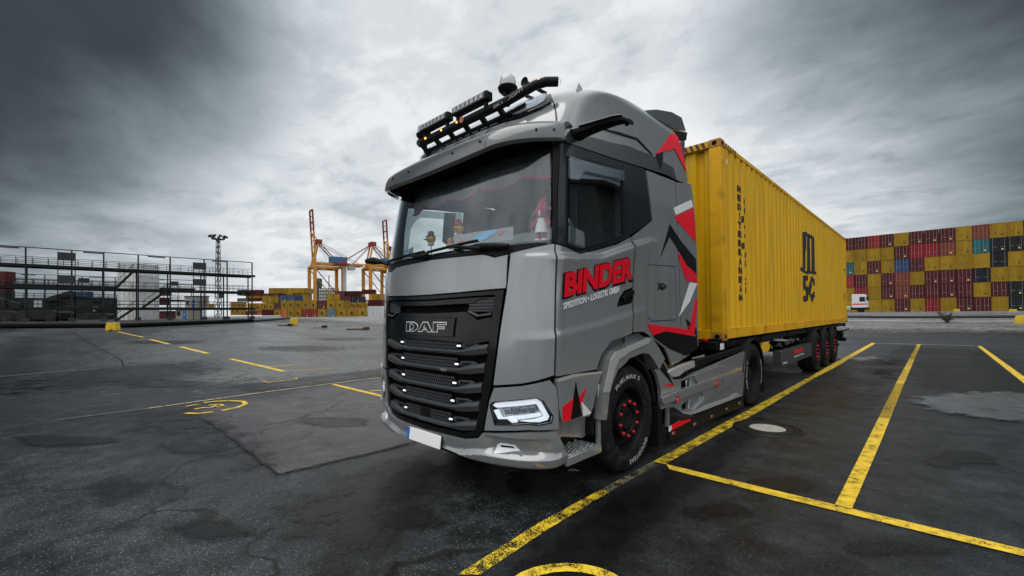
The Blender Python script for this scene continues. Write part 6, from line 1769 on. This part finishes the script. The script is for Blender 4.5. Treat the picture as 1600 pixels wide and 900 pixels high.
# ================================================================ CRANES
CRY = mat('crane_orange_yellow', (.55, .24, .02), .55, noise=.15, nscale=.3, dirt=.4); CRR = mat('crane_red', (.22, .018, .018), .55, noise=.2, nscale=.3)
CRB = mat('crane_blue', (.03, .12, .25), .5); CRW = mat('crane_white', (.45, .45, .44), .6); CABLE = mat('cable_dark', (.05, .045, .045), .6)
def crane(px_leg, D, zb, up, label, booms=(3.0,)):
    """quay crane; local x = toward land (right in the photo), y = along the quay"""
    o0 = at_depth(px_leg, CAM_CY, D); base_ = Vector((o0.x, o0.y, 1.0))
    ang = YAW + R(40)
    r = empty('quay_crane', tuple(base_), ang, label, 'crane', 'quay cranes')
    G, S, ZP = 25.0, 18.0, 46.0     # gauge, leg spacing, portal height
    for x in (0, G):
        for y in (0, -S):
            g_ = MB(); g_.bar((x, y, 0), (x, y, ZP), 2.6, 2.6); g_.build('leg', CRY, r, bevel=.1)
            MB().b2((x - 1.2, y - 3.4, 0), (x + 1.2, y + 3.4, 1.8)).build('bogie', CRR, r)
    for x in (0, G):
        MB().bar((x, 0, 14), (x, -S, 14), 1.5, 2.0).build('sill_beam', CRY, r); MB().bar((x, 0, ZP), (x, -S, ZP), 1.6, 2.2).build('portal_beam', CRY, r)
    for y in (0, -S):
        MB().bar((0, y, ZP - 1), (G, y, ZP - 1), 1.4, 2.2).build('cross_beam', CRY, r)
        MB().bar((0, y, ZP - 2), (G, y, 14), .7, .7).build('brace', CRR if y else CRY, r)
        MB().bar((0, y, 14), (G * .5, y, 3), .6, .6).build('brace', CRY, r)
    for y in (-S / 2 - 2.6, -S / 2 + 2.6):
        MB().bar((0, y, ZP + 3.0), (G + 21, y, ZP + 3.0), 1.1, 2.4).build('main_girder', CRY, r)
    for i in range(9): MB().bar((i * 5, -S / 2 - 2.6, ZP + 2.2), (i * 5 + 2, -S / 2 + 2.6, ZP + 2.2), .5, .5).build('girder_tie', CRR if i > 6 else CRY, r)
    MB().b2((G - 9, -S / 2 - 4, ZP + 4.3), (G + 6, -S / 2 + 4, ZP + 10.3)).build('machinery_house', CRB, r, bevel=.2)
    wk = MB()
    for i in range(16): wk.b2((G - 10 + i * 2, -S / 2 - 5.5, ZP + 1.8), (G - 9.9 + i * 2, -S / 2 - 5.4, ZP + 3.2))
    wk.b2((G - 10, -S / 2 - 5.5, ZP + 3.1), (G + 20, -S / 2 - 5.4, ZP + 3.25)); wk.b2((G - 10, -S / 2 - 5.6, ZP + 1.6), (G + 20, -S / 2 - 3.6, ZP + 1.8))
    wk.build('walkway', CRR, r)
    # A-frame
    AZ = ZP + 23
    for y in (-S / 2 - 3.5, -S / 2 + 3.5):
        MB().bar((0, y, ZP), (5.0, y * .98, AZ), 1.2, 1.2).build('mast_leg', CRY, r)
        MB().bar((5.0, y, AZ), (G - 2, y, ZP + 4), .7, .7).build('back_stay', CRR, r)
        MB().bar((5.0, y, AZ), (G + 18, y, ZP + 4.5), .35, .35).build('tie_bar', CRR, r)
    MB().b2((3, -S / 2 - 4.2, AZ - 1.5), (8, -S / 2 + 4.2, AZ + 2.2)).build('apex', CRR, r, bevel=.2)
    for i in range(4): MB().bar((3 + i, -S / 2 - 3 + i * 2, AZ), (G * .5 + i * 4, -S / 2 - 2 + i, ZP + 6), .22, .22).build('rope', CABLE, r)
    # boom
    L_b = 50.0 if up else 27.0
    a_ = R(87) if up else R(0)
    hx = Vector((2.0 if up else -2, 0, ZP + 2.0)); dr = Vector((-math.cos(a_), 0, math.sin(a_)))
    for y in (-S / 2 - 4.4, -S / 2 + 4.4):
        p = hx + Vector((0, y, 0))
        MB().bar(p, p + dr * L_b * .62, 1.3, 1.3, up=(0, 1, 0)).build('boom', CRY, r); MB().bar(p + dr * L_b * .62, p + dr * L_b, 1.3, 1.3, up=(0, 1, 0)).build('boom_tip', CRR, r)
    for i in range(9):
        c_ = hx + dr * L_b * (i + 1) / 9
        MB().bar(c_ + Vector((0, -S / 2 - 4.4, 0)), c_ + Vector((0, -S / 2 + 4.4, 0)), 1.0 if i in (4, 6, 8) else .45, .9 if i in (4, 6, 8) else .4).build('boom_tie', CRR if i > 3 else CRW, r)
        if i < 8:
            c2 = hx + dr * L_b * (i + 2) / 9
            MB().bar(c_ + Vector((.8, -S / 2 - 2.6, 0)), c2 + Vector((.8, -S / 2 + 2.6, 0)), .3, .3).build('boom_lattice', CRW, r)
    if not up:
        for k in (.45, .9):
            for y in (-S / 2 - 2.6, -S / 2 + 2.6): MB().bar((5.0, y, AZ), hx + Vector((0, y, 0)) + dr * L_b * k, .45, .45).build('fore_stay', CRR, r)
        MB().b2((-18, -S / 2 - 3, ZP - 3), (-12, -S / 2 + 3, ZP + 1)).build('trolley', CRW, r)
    else:
        for y in (-S / 2 - 2.6, -S / 2 + 2.6):
            MB().bar((5.0, y, AZ), hx + Vector((0, y, 0)) + dr * L_b * .55, .5, .5).build('fore_stay', CRR, r)
    # stair tower, cabin
    MB().b2((G - .5, -S - 3.2, 10), (G + 2.2, -S - 1.2, ZP)).build('lift_shaft', CRW, r)
    MB().b2((8, -S / 2 - 2, ZP - 2.5), (11, -S / 2 + 1, ZP + .5)).build('operator_cabin', CRW, r)
    return r
crane(483.5, 408, 0, True, 'large orange and yellow quay crane with its boom raised and a blue machinery house')
crane(568, 425, 0, False, 'orange quay crane with its boom lowered, partly behind the truck')
crane(597, 455, 0, True, 'quay crane whose raised red boom stands just left of the windscreen')
# ---- ship behind the cranes
sp = at_depth(503, 470, 470)
sh = empty('cargo_ship', (sp.x, sp.y, 1.0), YAW, 'moored cargo ship with dark funnel and pale deckhouse behind the crane legs', 'ship')
HUL = mat('ship_hull_orange', (.45, .16, .04), .6, noise=.2); DK = mat('ship_funnel', (.02, .035, .04), .6)
MB().b2((-9, 0, 16), (-3, 8, 41)).build('funnel', DK, sh, bevel=.5)
dh = MB().b2((-3, 0, 12), (15, 10, 30)).build('deckhouse', CRW, sh)
for k in range(5):
    MB().b2((-3.4, -1.4, 14 + k * 3.4), (15.4, 0, 14.4 + k * 3.4)).build('deck', CRW, dh)
    for j in range(6): MB().b2((-2 + j * 2.8, -.1, 15.3 + k * 3.4), (-.6 + j * 2.8, .05, 16.4 + k * 3.4)).build('window', BLACK, dh)
MB().tube([(6, 4, 30), (6, 4, 44)], .5, 8).build('mast', CRR, sh)
hl = MB().prism([(-30, 12.5), (70, 12.5), (68, 9), (20, 5), (0, 1), (-28, 1)], lambda a, b, t: (a, t + 1, b - 1), 12).build('hull', HUL, sh)
rl = MB()
for i in range(26): rl.b2((22 + i * 1.8, .8, 11.5), (22.15 + i * 1.8, 1.0, 15))
for z in (12.8, 14, 15): rl.b2((22, .8, z), (68, 1.0, z + .15))
rl.build('railing', CRY, sh)

# ---- light masts
MST = mat('galvanised_dark', (.035, .038, .042), .6, .2, spec=.25)
def mast(px, ytop, D, label, n=8):
    p = at_depth(px, CAM_CY, D); zt_ = at_depth(px, ytop, D).z; zb_ = 1.0; H_m = zt_ - zb_
    r = empty('light_mast', (p.x, p.y, zb_), YAW, label, 'light mast', 'yard light masts')
    m_ = MB(); w0, w1 = .75, .38
    K = 14
    for i in range(K):
        a = i / K; b = (i + 1) / K; wa = w0 + (w1 - w0) * a; wb = w0 + (w1 - w0) * b; za, zb2 = H_m * a * .95, H_m * b * .95
        for sx in (1, -1):
            for sy in (1, -1): m_.bar((sx * wa, sy * wa, za), (sx * wb, sy * wb, zb2), .16)
        s = 1 if i % 2 else -1
        for sy in (1, -1): m_.bar((s * wa, sy * wa, za), (-s * wb, sy * wb, zb2), .10)
        for sx in (1, -1): m_.bar((sx * wa, s * wa, za), (sx * wb, -s * wb, zb2), .10)
    m_.build('lattice_mast', MST, r)
    pf = MB().lathe([(1.0, 0), (2.0, .1), (2.05, .25), (.8, .2)], (0, 0, H_m * .935), 'z', 12).build('platform', MST, r)
    for i in range(9):
        a = 2 * math.pi * i / 9
        MB().box((2.5 * math.cos(a), 2.5 * math.sin(a), H_m * .975), (.95, .75, .55), Matrix.Rotation(a, 3, 'Z') @ Matrix.Rotation(R(25), 3, 'Y')).build('floodlight', MST, r)
        MB().bar((1.6 * math.cos(a), 1.6 * math.sin(a), H_m * .94), (2.5 * math.cos(a), 2.5 * math.sin(a), H_m * .97), .12).build('floodlight_bracket', MST, pf)
    for a in (.25, .27): pass
    MB().box((.9, 0, H_m * .28), (.9, .9, 2.4)).build('control_box', MST, r)
mast(341, 366, 152, 'tall lattice light mast with a ring of floodlights behind the walkway')
mast(238, 414, 262, 'smaller, more distant lattice light mast seen through the walkway')

# ---- the steel walkways on the left
GAL = mat('galvanised_steel', (.022, .025, .028), .6, .3, spec=.25, noise=.2, nscale=.6); GALD = mat('dark_steel_deck', (.008, .011, .011), .7, .0, spec=.2, noise=.3, nscale=.8)
def walkway(X, ys, zs, ztop, gauge, label, stairs, signs, sgnm):
    """X: near face; ys: post stations; zs: deck heights"""
    zb_ = gz(X, sum(ys) / len(ys)) - .15
    r = empty('steel_walkway', (X, ys[0], zb_), 0, label, 'walkway', 'steel walkways for reaching stacked containers')
    W = lambda mb, n, m, **k: mb.build(n, m, r, world=True, **k)
    for y in ys:
        for dx in (0, -gauge): W(MB().b2((X + dx - .09, y - .09, zb_), (X + dx + .09, y + .09, zs[-1] + (.2 if dx else ztop - zs[-1]))), 'post', GAL)
        for z in zs: W(MB().b2((X - gauge, y - .08, z - .3), (X, y + .08, z - .1)), 'cross_beam', GALD)
        W(MB().b2((X - .5, y - .35, zb_ - .1), (X + .35, y + .35, zb_ + .7)), 'footing', MST)
    y0_, y1_ = ys[0], ys[-1]
    for z in zs:
        W(MB().b2((X - gauge, y0_ - .5, z - .12), (X, y1_ + .5, z)), 'deck', GALD)
        W(MB().b2((X + .02, y0_ - .5, z - .34), (X + .14, y1_ + .5, z + .06)), 'edge_beam', GALD)
        W(MB().b2((X - gauge - .14, y0_ - .5, z - .34), (X - gauge - .02, y1_ + .5, z + .06)), 'edge_beam', GALD)
        for dx, nm in ((.03, 'railing'), (-gauge, 'railing')):
            m_ = MB()
            for zz in (.55, 1.1): m_.b2((X + dx - .03, y0_, z + zz - .03), (X + dx + .03, y1_, z + zz + .03))
            k = int((y1_ - y0_) / 1.5)
            for i in range(k + 1): m_.b2((X + dx - .03, y0_ + (y1_ - y0_) * i / k - .03, z), (X + dx + .03, y0_ + (y1_ - y0_) * i / k + .03, z + 1.1))
            W(m_, nm, GAL)
    W(MB().b2((X - .05, y0_, ztop - .06), (X + .05, y1_, ztop + .06)), 'top_wire_rail', GAL)
    for i in range(len(ys) // 2): W(MB().b2((X - .12, ys[2 * i] + 1.2, ztop - .26), (X + .12, ys[2 * i] + 3.4, ztop - .1)), 'strip_light', MST)
    for ya_, yb_, za, zb2 in stairs:
        m_ = MB()
        for dx in (.25, .95): m_.bar((X + dx, ya_, za), (X + dx, yb_, zb2), .06, .32); m_.bar((X + dx, ya_, za + 1), (X + dx, yb_, zb2 + 1), .05)
        k = 12
        for i in range(k): 
            t = (i + .5) / k; m_.b2((X + .25, ya_ + (yb_ - ya_) * t - .12, za + (zb2 - za) * t - .02), (X + .95, ya_ + (yb_ - ya_) * t + .12, za + (zb2 - za) * t + .02))
        W(m_, 'stair', GALD)
    for y, z in signs:
        W(MB().b2((X + .05, y - .9, z), (X + .12, y + .9, z + 1.15)), 'bay_board', sgnm)
        W(MB().b2((X - .05, y - .95, zs[0] - 2.0), (X + .05, y - .85, z + 1.2)).b2((X - .05, y + .85, zs[0] - 2.0), (X + .05, y + .95, z + 1.2)), 'ladder_frame', GAL)
        m_ = MB()
        for i in range(20): 
            zz = zs[0] - 1.8 + i * .45
            if zz < z: m_.b2((X - .02, y - .85, zz), (X + .02, y + .85, zz + .05))
        W(m_, 'rungs', GAL)
    return r
WX_ = -88.0
def wy(px): return on(0, WX_, px, 470).y
ys1 = [wy(p) for p in (-30, 40, 112, 162, 216, 266, 319, 355, 394)]
walkway(WX_, ys1, [3.05, 6.05, 9.15], 11.55, 2.6, 'long three level steel walkway with railings and zigzag stairs, nearest on the left',
        [(wy(180), wy(211), 6.05, 9.15), (wy(222), wy(262), 3.05, 6.05), (wy(180), wy(211), 1.0, 3.05)], [(wy(104), 10.0), (wy(312), 9.75), (wy(312), 6.9), (wy(104), 6.6)], MST)
X2 = -141.0
def wy2(px): return on(0, X2, px, 470).y
walkway(X2, [wy2(p) for p in (20, 70, 128, 180, 232, 302)], [3.05, 6.05, 9.15], 11.4, 2.6, 'second steel walkway farther back, seen through the nearer one',
        [(wy2(150), wy2(175), 3.05, 6.05)], [(wy2(131), 9.8), (wy2(272), 9.8)], MST)
# ---- things among the walkways
CABW = mat('cabin_wall', (.26, .24, .22), .7, noise=.1); CABB = mat('cabin_blue', (.02, .12, .33), .6); CABR = mat('cabin_roof', (.05, .07, .09), .6)
def cabin(px, py, D, w_, d_, h, label):
    p = at_depth(px, py, D)
    r = empty('site_cabin', tuple(p), YAW - R(25), label, 'cabin', 'site cabins with blue doors')
    MB().b2((-w_ / 2, 0, 0), (w_ / 2, d_, h)).build('wall', CABW, r)
    MB().b2((-w_ / 2 - .15, -.15, h), (w_ / 2 + .15, d_ + .15, h + .25)).build('roof', CABR, r)
    dd_ = MB().b2((.5, -.06, .1), (1.75, .0, 2.1)).build('door', CABB, r); MB().b2((1.0, -.08, 1.1), (1.25, -.06, 1.45)).build('door_notice', WHITE, dd_)
    MB().b2((-w_ / 2 + .5, -.05, 1.0), (-w_ / 2 + 1.8, 0, 2.0)).build('window', BLACK, r)
cabin(284, 500.5, 95, 4.6, 3, 2.3, 'grey site cabin with blue door standing on the ground behind the walkway')
cabin(298, 482, 112, 5.0, 3, 3.0, 'raised grey and blue cabin above the one on the ground')
for i in range(5):
    D = 92; p = at_depth(198, 501 - i * 17.6, D)
    c = 'W'
    container(c, tuple(p), YAW, w_=2.438, h=2.6, l=6.06, kind='end', sx=1.62, label='white container %s of the tall white pile behind the walkway stairs' % ['at the foot', 'second from the foot', 'in the middle', 'second from the top', 'on top'][i], group='white containers piled behind the walkway stairs')
for px, py, D, c, lb in ((-11, 440, 110, 'D', 'dark red container at the left edge above the parked machines'), (-13, 455, 110, 'D', 'dark red container low at the left edge beside the parked machines'), (-12, 470, 110, 'K', 'black container low at the left edge under two dark red ones'), (244, 477, 150, 'D', 'dark red container seen through the walkway left of the blue door cabin'), (246, 462, 150, 'D', 'dark red container seen through the walkway above another dark red one'),
                         (120, 468, 140, 'N', 'navy blue container in the dark behind the walkway'), (118, 484, 140, 'K', 'black container in the dark behind the walkway'), (262, 500, 150, 'D', 'low dark red container low behind the walkway'), (318, 484, 190, 'Y', 'yellow container seen between the walkway and the light mast')):
    p = at_depth(px, py, D); container(c, tuple(p), YAW, w_=6.06, h=2.6, l=2.4, kind='side', label=lb, group='odd containers behind the walkway')
# parked dark machines (reach stacker and loader)
MCH = mat('machine_dark', (.009, .010, .010), .6, spec=.2, noise=.2, nscale=.6); MGL = mat('machine_glass', (.18, .22, .24), .15, coat=1)
def machine(px, py, D, sc, label, rz=0):
    p = at_depth(px, py, D)
    r = empty('reach_stacker', tuple(p), YAW + rz, label, 'reach stacker', 'parked reach stackers')
    k = sc
    MB().prism([(-4 * k, .8 * k), (4 * k, .8 * k), (4 * k, 2.0 * k), (2.4 * k, 2.6 * k), (-2.6 * k, 2.6 * k), (-4 * k, 2.2 * k)], lambda a, b, t: (a, t, b), 2.8 * k).build('chassis', MCH, r, bevel=.1)
    c = MB().prism([(-1.4 * k, 2.6 * k), (1.0 * k, 2.6 * k), (.7 * k, 4.6 * k), (-1.2 * k, 4.6 * k)], lambda a, b, t: (a, .2 + t, b), 2.0 * k).build('operator_cabin', MCH, r, bevel=.08)
    for x in (-1.0, -.2): MB().b2((x * k, .15, 3.1 * k), ((x + .65) * k, .2, 4.3 * k)).build('window', MGL, c)
    MB().bar((-3.6 * k, 1.4 * k, 3.2 * k), (4.6 * k, 1.4 * k, 5.6 * k), .9 * k, .9 * k).build('lift_arm', MCH, r)
    MB().b2((4.2 * k, -1.2, 4.4 * k), (5.2 * k, 4.0, 5.0 * k)).build('spreader', MCH, r)
    for x in (-2.6, 2.6):
        for y in (0, 2.6):
            MB().lathe([(0, -.1), (.5, -.1), (.85, -.05), (.9, .1), (.9, .7), (.5, .8), (0, .8)], (x * k, y * k - .35, .9), 'y', 20).build('wheel', RUB, r, smooth=40)
machine(60, 507, 74, .95, 'dark reach stacker parked at the left edge under the walkway')
machine(18, 508, 82, 1.05, 'dark reach stacker cut by the left edge of the picture', R(180))
machine(150, 504, 120, 1.0, 'distant dark reach stacker left of the white pile')
# low dark shed behind everything on the left
shp = at_depth(80, 495, 175)
sd = empty('storage_shed', (shp.x, shp.y, .9), YAW, 'long low dark storage shed behind the walkways', 'shed')
MB().b2((-55, 0, 0), (22, 12, 7.0)).build('wall', mat('shed_wall', (.014, .017, .019), .8, spec=.2, noise=.2, nscale=.3), sd)
MB().prism([(-56, 7.0), (23, 7.0), (21, 8.8), (-54, 8.8)], lambda a, b, t: (a, -1 + t, b), 14).build('roof', MCH, sd)
for i in range(9): MB().b2((-50 + i * 8, -.1, .2), (-46 + i * 8, 0, 5)).build('roller_door', GAL, sd)

# yellow concrete blocks
BLKY = mat('block_yellow', (.62, .42, .01), .7, noise=.15, nscale=3, dirt=.5, dcol=(.15, .12, .06))
def block(px, py, hpx, wpx, label, rz=0):
    b = gpt(px, py); D = (b - CP).dot(CD)
    h = hpx / CAM_F * D; w_ = wpx / CAM_F * D
    m_ = MB().prism([(-w_ / 2, 0), (-w_ * .18, 0), (-w_ * .14, h * .12), (w_ * .14, h * .12), (w_ * .18, 0), (w_ / 2, 0), (w_ * .46, h * .55), (w_ * .40, h), (-w_ * .40, h), (-w_ * .46, h * .55)], lambda a, b_, t: (a, t - w_ * .25, b_), w_ * .5)
    o = m_.build('concrete_block', BLKY, None, bevel=.04 * h); o.location = (b.x, b.y, b.z); o.rotation_euler = (0, 0, YAW + rz)
    tag(o, label, 'concrete block', 'yellow concrete blocks'); return o
block(176.5, 516.5, 12.5, 17, 'yellow concrete block at the start of the dashed line left of the picture')
block(459, 508, 10.5, 11.5, 'yellow concrete block in front of the far stacks', R(25))
block(1427, 487.3, 5, 7, 'small yellow block at the foot of the container wall, nearest the white truck')
block(1495, 487.3, 4.5, 7, 'small yellow block at the foot of the container wall, behind the weed')
block(1583, 487.5, 4.5, 8.5, 'small yellow block at the foot of the container wall, farthest right')
block(1606, 506, 13, 28, 'yellow block at the right edge on the near side of the dark pipe')
# dark pipe / crash rail across the right background and left end
def groundrail(pts, r_, m, label, name='crash_rail'):
    P = [gpt(*p) for p in pts]
    mb = MB(); Q = []
    for a, b in zip(P, P[1:]):
        for j in range(10): Q.append(a + (b - a) * j / 10)
    Q.append(P[-1])
    mb.tube([(q.x, q.y, gz(q.x, q.y) + r_) for q in Q], r_, 8)
    tag(mb.build(name, m, smooth=60), label, 'rail')
groundrail([(1300, 497.0), (1420, 498.0), (1592, 497.6)], .16, MST, 'long dark pipe rail lying across the yard before the container wall')
groundrail([(396, 503.2), (430, 500.5), (452, 498.6)], .16, MST, 'dark pipe rail between the walkway and the yellow block')
groundrail([(0, 513), (200, 512), (395, 503.4)], .22, DEEP, 'dark kerb rail along the foot of the near walkway', 'kerb_rail')
groundrail([(1300, 503.6), (1450, 504.6), (1650, 505.2)], .10, mat('kerb_pale', (.30, .30, .29), .8), 'thin pale kerb in front of the pipe rail on the right', 'low_kerb')
# debris piles
def debris(px, py, wpx, label, c):
    b = gpt(px, py); D = (b - CP).dot(CD); w_ = wpx / CAM_F * D; r = empty('debris_pile', tuple(b), YAW, label, 'debris')
    rn = random.Random(int(px)); m_ = MB()
    for i in range(14): blob(m_, (rn.uniform(-w_ / 2, w_ / 2), rn.uniform(-.2, .2), .05), rn.uniform(.06, .14), (2.2, 1, .9), 6)
    m_.build('rubbish', c, r)
    MB().lathe([(.12, -.1), (.26, -.1), (.30, 0), (.26, .1), (.12, .1)], (w_ * .42, 0, .15), 'z', 18, closed=True).build('old_tyre', RUB, r, smooth=50)
DB = mat('debris_brown', (.07, .045, .03), .9, noise=.4, nscale=5); DGm = mat('debris_grey', (.2, .2, .2), .8, noise=.3, nscale=5)
debris(446, 509.5, 18, 'brown heap of rubbish beside the yellow block', DB)
debris(496, 512.5, 26, 'flat grey heap of scrap on the far ground', DGm)
debris(559, 515.5, 32, 'long brown heap with an old tyre left of the truck', DB)
# weed growing by the rail
b = gpt(1480, 505.5); Dp_ = (b - CP).dot(CD)
wd = empty('weed_bush', tuple(b), 0, 'scruffy low weed bush growing by the pale kerb on the right', 'bush')
LEAF = mat('weed_leaf', (.05, .075, .03), .7, noise=.3, vary=.2)
rn = random.Random(11); stx = MB(); lf = MB()
Hw = 20 / CAM_F * Dp_
for i in range(26):
    a = rn.uniform(0, 6.28); sp_ = rn.uniform(.1, .75) * Hw; hh = Hw * rn.uniform(.35, 1.0)
    tip = Vector((sp_ * math.cos(a), sp_ * math.sin(a), hh)); stx.tube([(0, 0, 0), tuple(tip * .5 + Vector((0, 0, hh * .12))), tuple(tip)], .012, 4)
    for j in range(22):
        t = rn.uniform(.3, 1); c = tip * t + Vector((rn.uniform(-.12, .12), rn.uniform(-.12, .12), rn.uniform(-.1, .1) + hh * .1 * (1 - t)))
        d = Vector((rn.uniform(-1, 1), rn.uniform(-1, 1), rn.uniform(-.6, .8))).normalized() * .10; e = d.cross(Vector((rn.uniform(-1, 1), rn.uniform(-1, 1), .5))).normalized() * .03
        lf.quad(c, c + d * .5 + e, c + d, c + d * .5 - e)
stx.build('stems', DB, wd); o = lf.build('leaves', LEAF, wd); o['kind'] = 'stuff'

# ---- the small white lorry before the container wall
b = gpt(1346, 488.0); 
b = Vector((on(1, 112, 1344, 480).x, 112, gz(0, 112)))
S_ = 24 / CAM_F * ((b - CP).dot(CD)) / 3.9 if False else 1.0
lw = empty('small_truck', tuple(b), 0, 'small white lorry cab with a red stripe parked before the container wall', 'truck')
k = 1.12
WHT = mat('lorry_white', (.62, .63, .64), .35, coat=.5)
c = MB().prism([(-1.1 * k, .9 * k), (1.15 * k, .9 * k), (1.2 * k, 1.9 * k), (1.0 * k, 3.1 * k), (.7 * k, 3.35 * k), (-1.1 * k, 3.35 * k)], lambda a, bb_, t: (a, t - 1.2, bb_), 2.4).build('cab', WHT, lw, bevel=.06)
MB().prism([(.02 * k, 2.0 * k), (.85 * k, 2.0 * k), (.78 * k, 2.85 * k), (.02 * k, 2.85 * k)], lambda a, bb_, t: (a, -1.22 + t, bb_), .03).build('side_window', BLACK, c)
MB().b2((1.12 * k, -1.1, 1.95 * k), (1.16 * k, 1.1, 3.0 * k)).build('windscreen', BLACK, c)
MB().b2((-1.0 * k, -1.215, 1.42 * k), (1.1 * k, -1.2, 1.66 * k)).build('red_stripe', RED, c)
MB().b2((-1.15 * k, -1.22, .55 * k), (1.25 * k, 1.2, .9 * k)).build('bumper', SATIN, lw, bevel=.05)
MB().b2((-5.2, -1.0, .85), (-1.2, 1.0, 1.15)).build('chassis', SATIN, lw)
MB().b2((-2.6, -1.2, .5), (-1.4, -.7, 1.3)).build('fuel_tank', ALU, lw, bevel=.1)
for x in (.1, -3.9):
    for y in (-1.22, .95): MB().lathe([(0, 0), (.25, 0), (.3, .03), (.5, 0), (.5, .27), (0, .27)], (x * k, y, .5), 'y', 20).build('wheel', RUB, lw, smooth=40)
MB().b2((1.02 * k, -1.5, 2.2 * k), (1.2 * k, -1.25, 2.9 * k)).build('mirror', SATIN, c)

# ---- the gabled warehouse beside the yard (just out of frame on the right, seen mirrored in the cab's side window and paint)
wh = empty('warehouse', (14, 22, 0), 0, 'dark gabled warehouse mirrored in the side window of the truck cab', 'warehouse')
MB().prism([(0, 0), (20, 0), (20, 11.5), (10, 15), (0, 11.5)], lambda a, b, t: (a, t, b), 34).build('wall', mat('warehouse_wall', (.06, .062, .065), .8, noise=.2, nscale=.5), wh)
for s in (-1, 1): MB().prism([(10, 15.1), (10, 15.4), (10 + s * 11, 11.5), (10 + s * 11, 11.2)], lambda a, b, t: (a, t - .5, b), 35).build('roof', MCH, wh)
MB().b2((5, -.1, 0), (10, 0, 5)).build('roller_door', GAL, wh); MB().b2((13, -.1, 1.2), (16, 0, 2.6)).build('window', BLACK, wh)
for i in range(5): MB().b2((-.1, 3 + i * 6, 0), (0, 6.5 + i * 6, 4.2)).build('roller_door', GAL, wh)
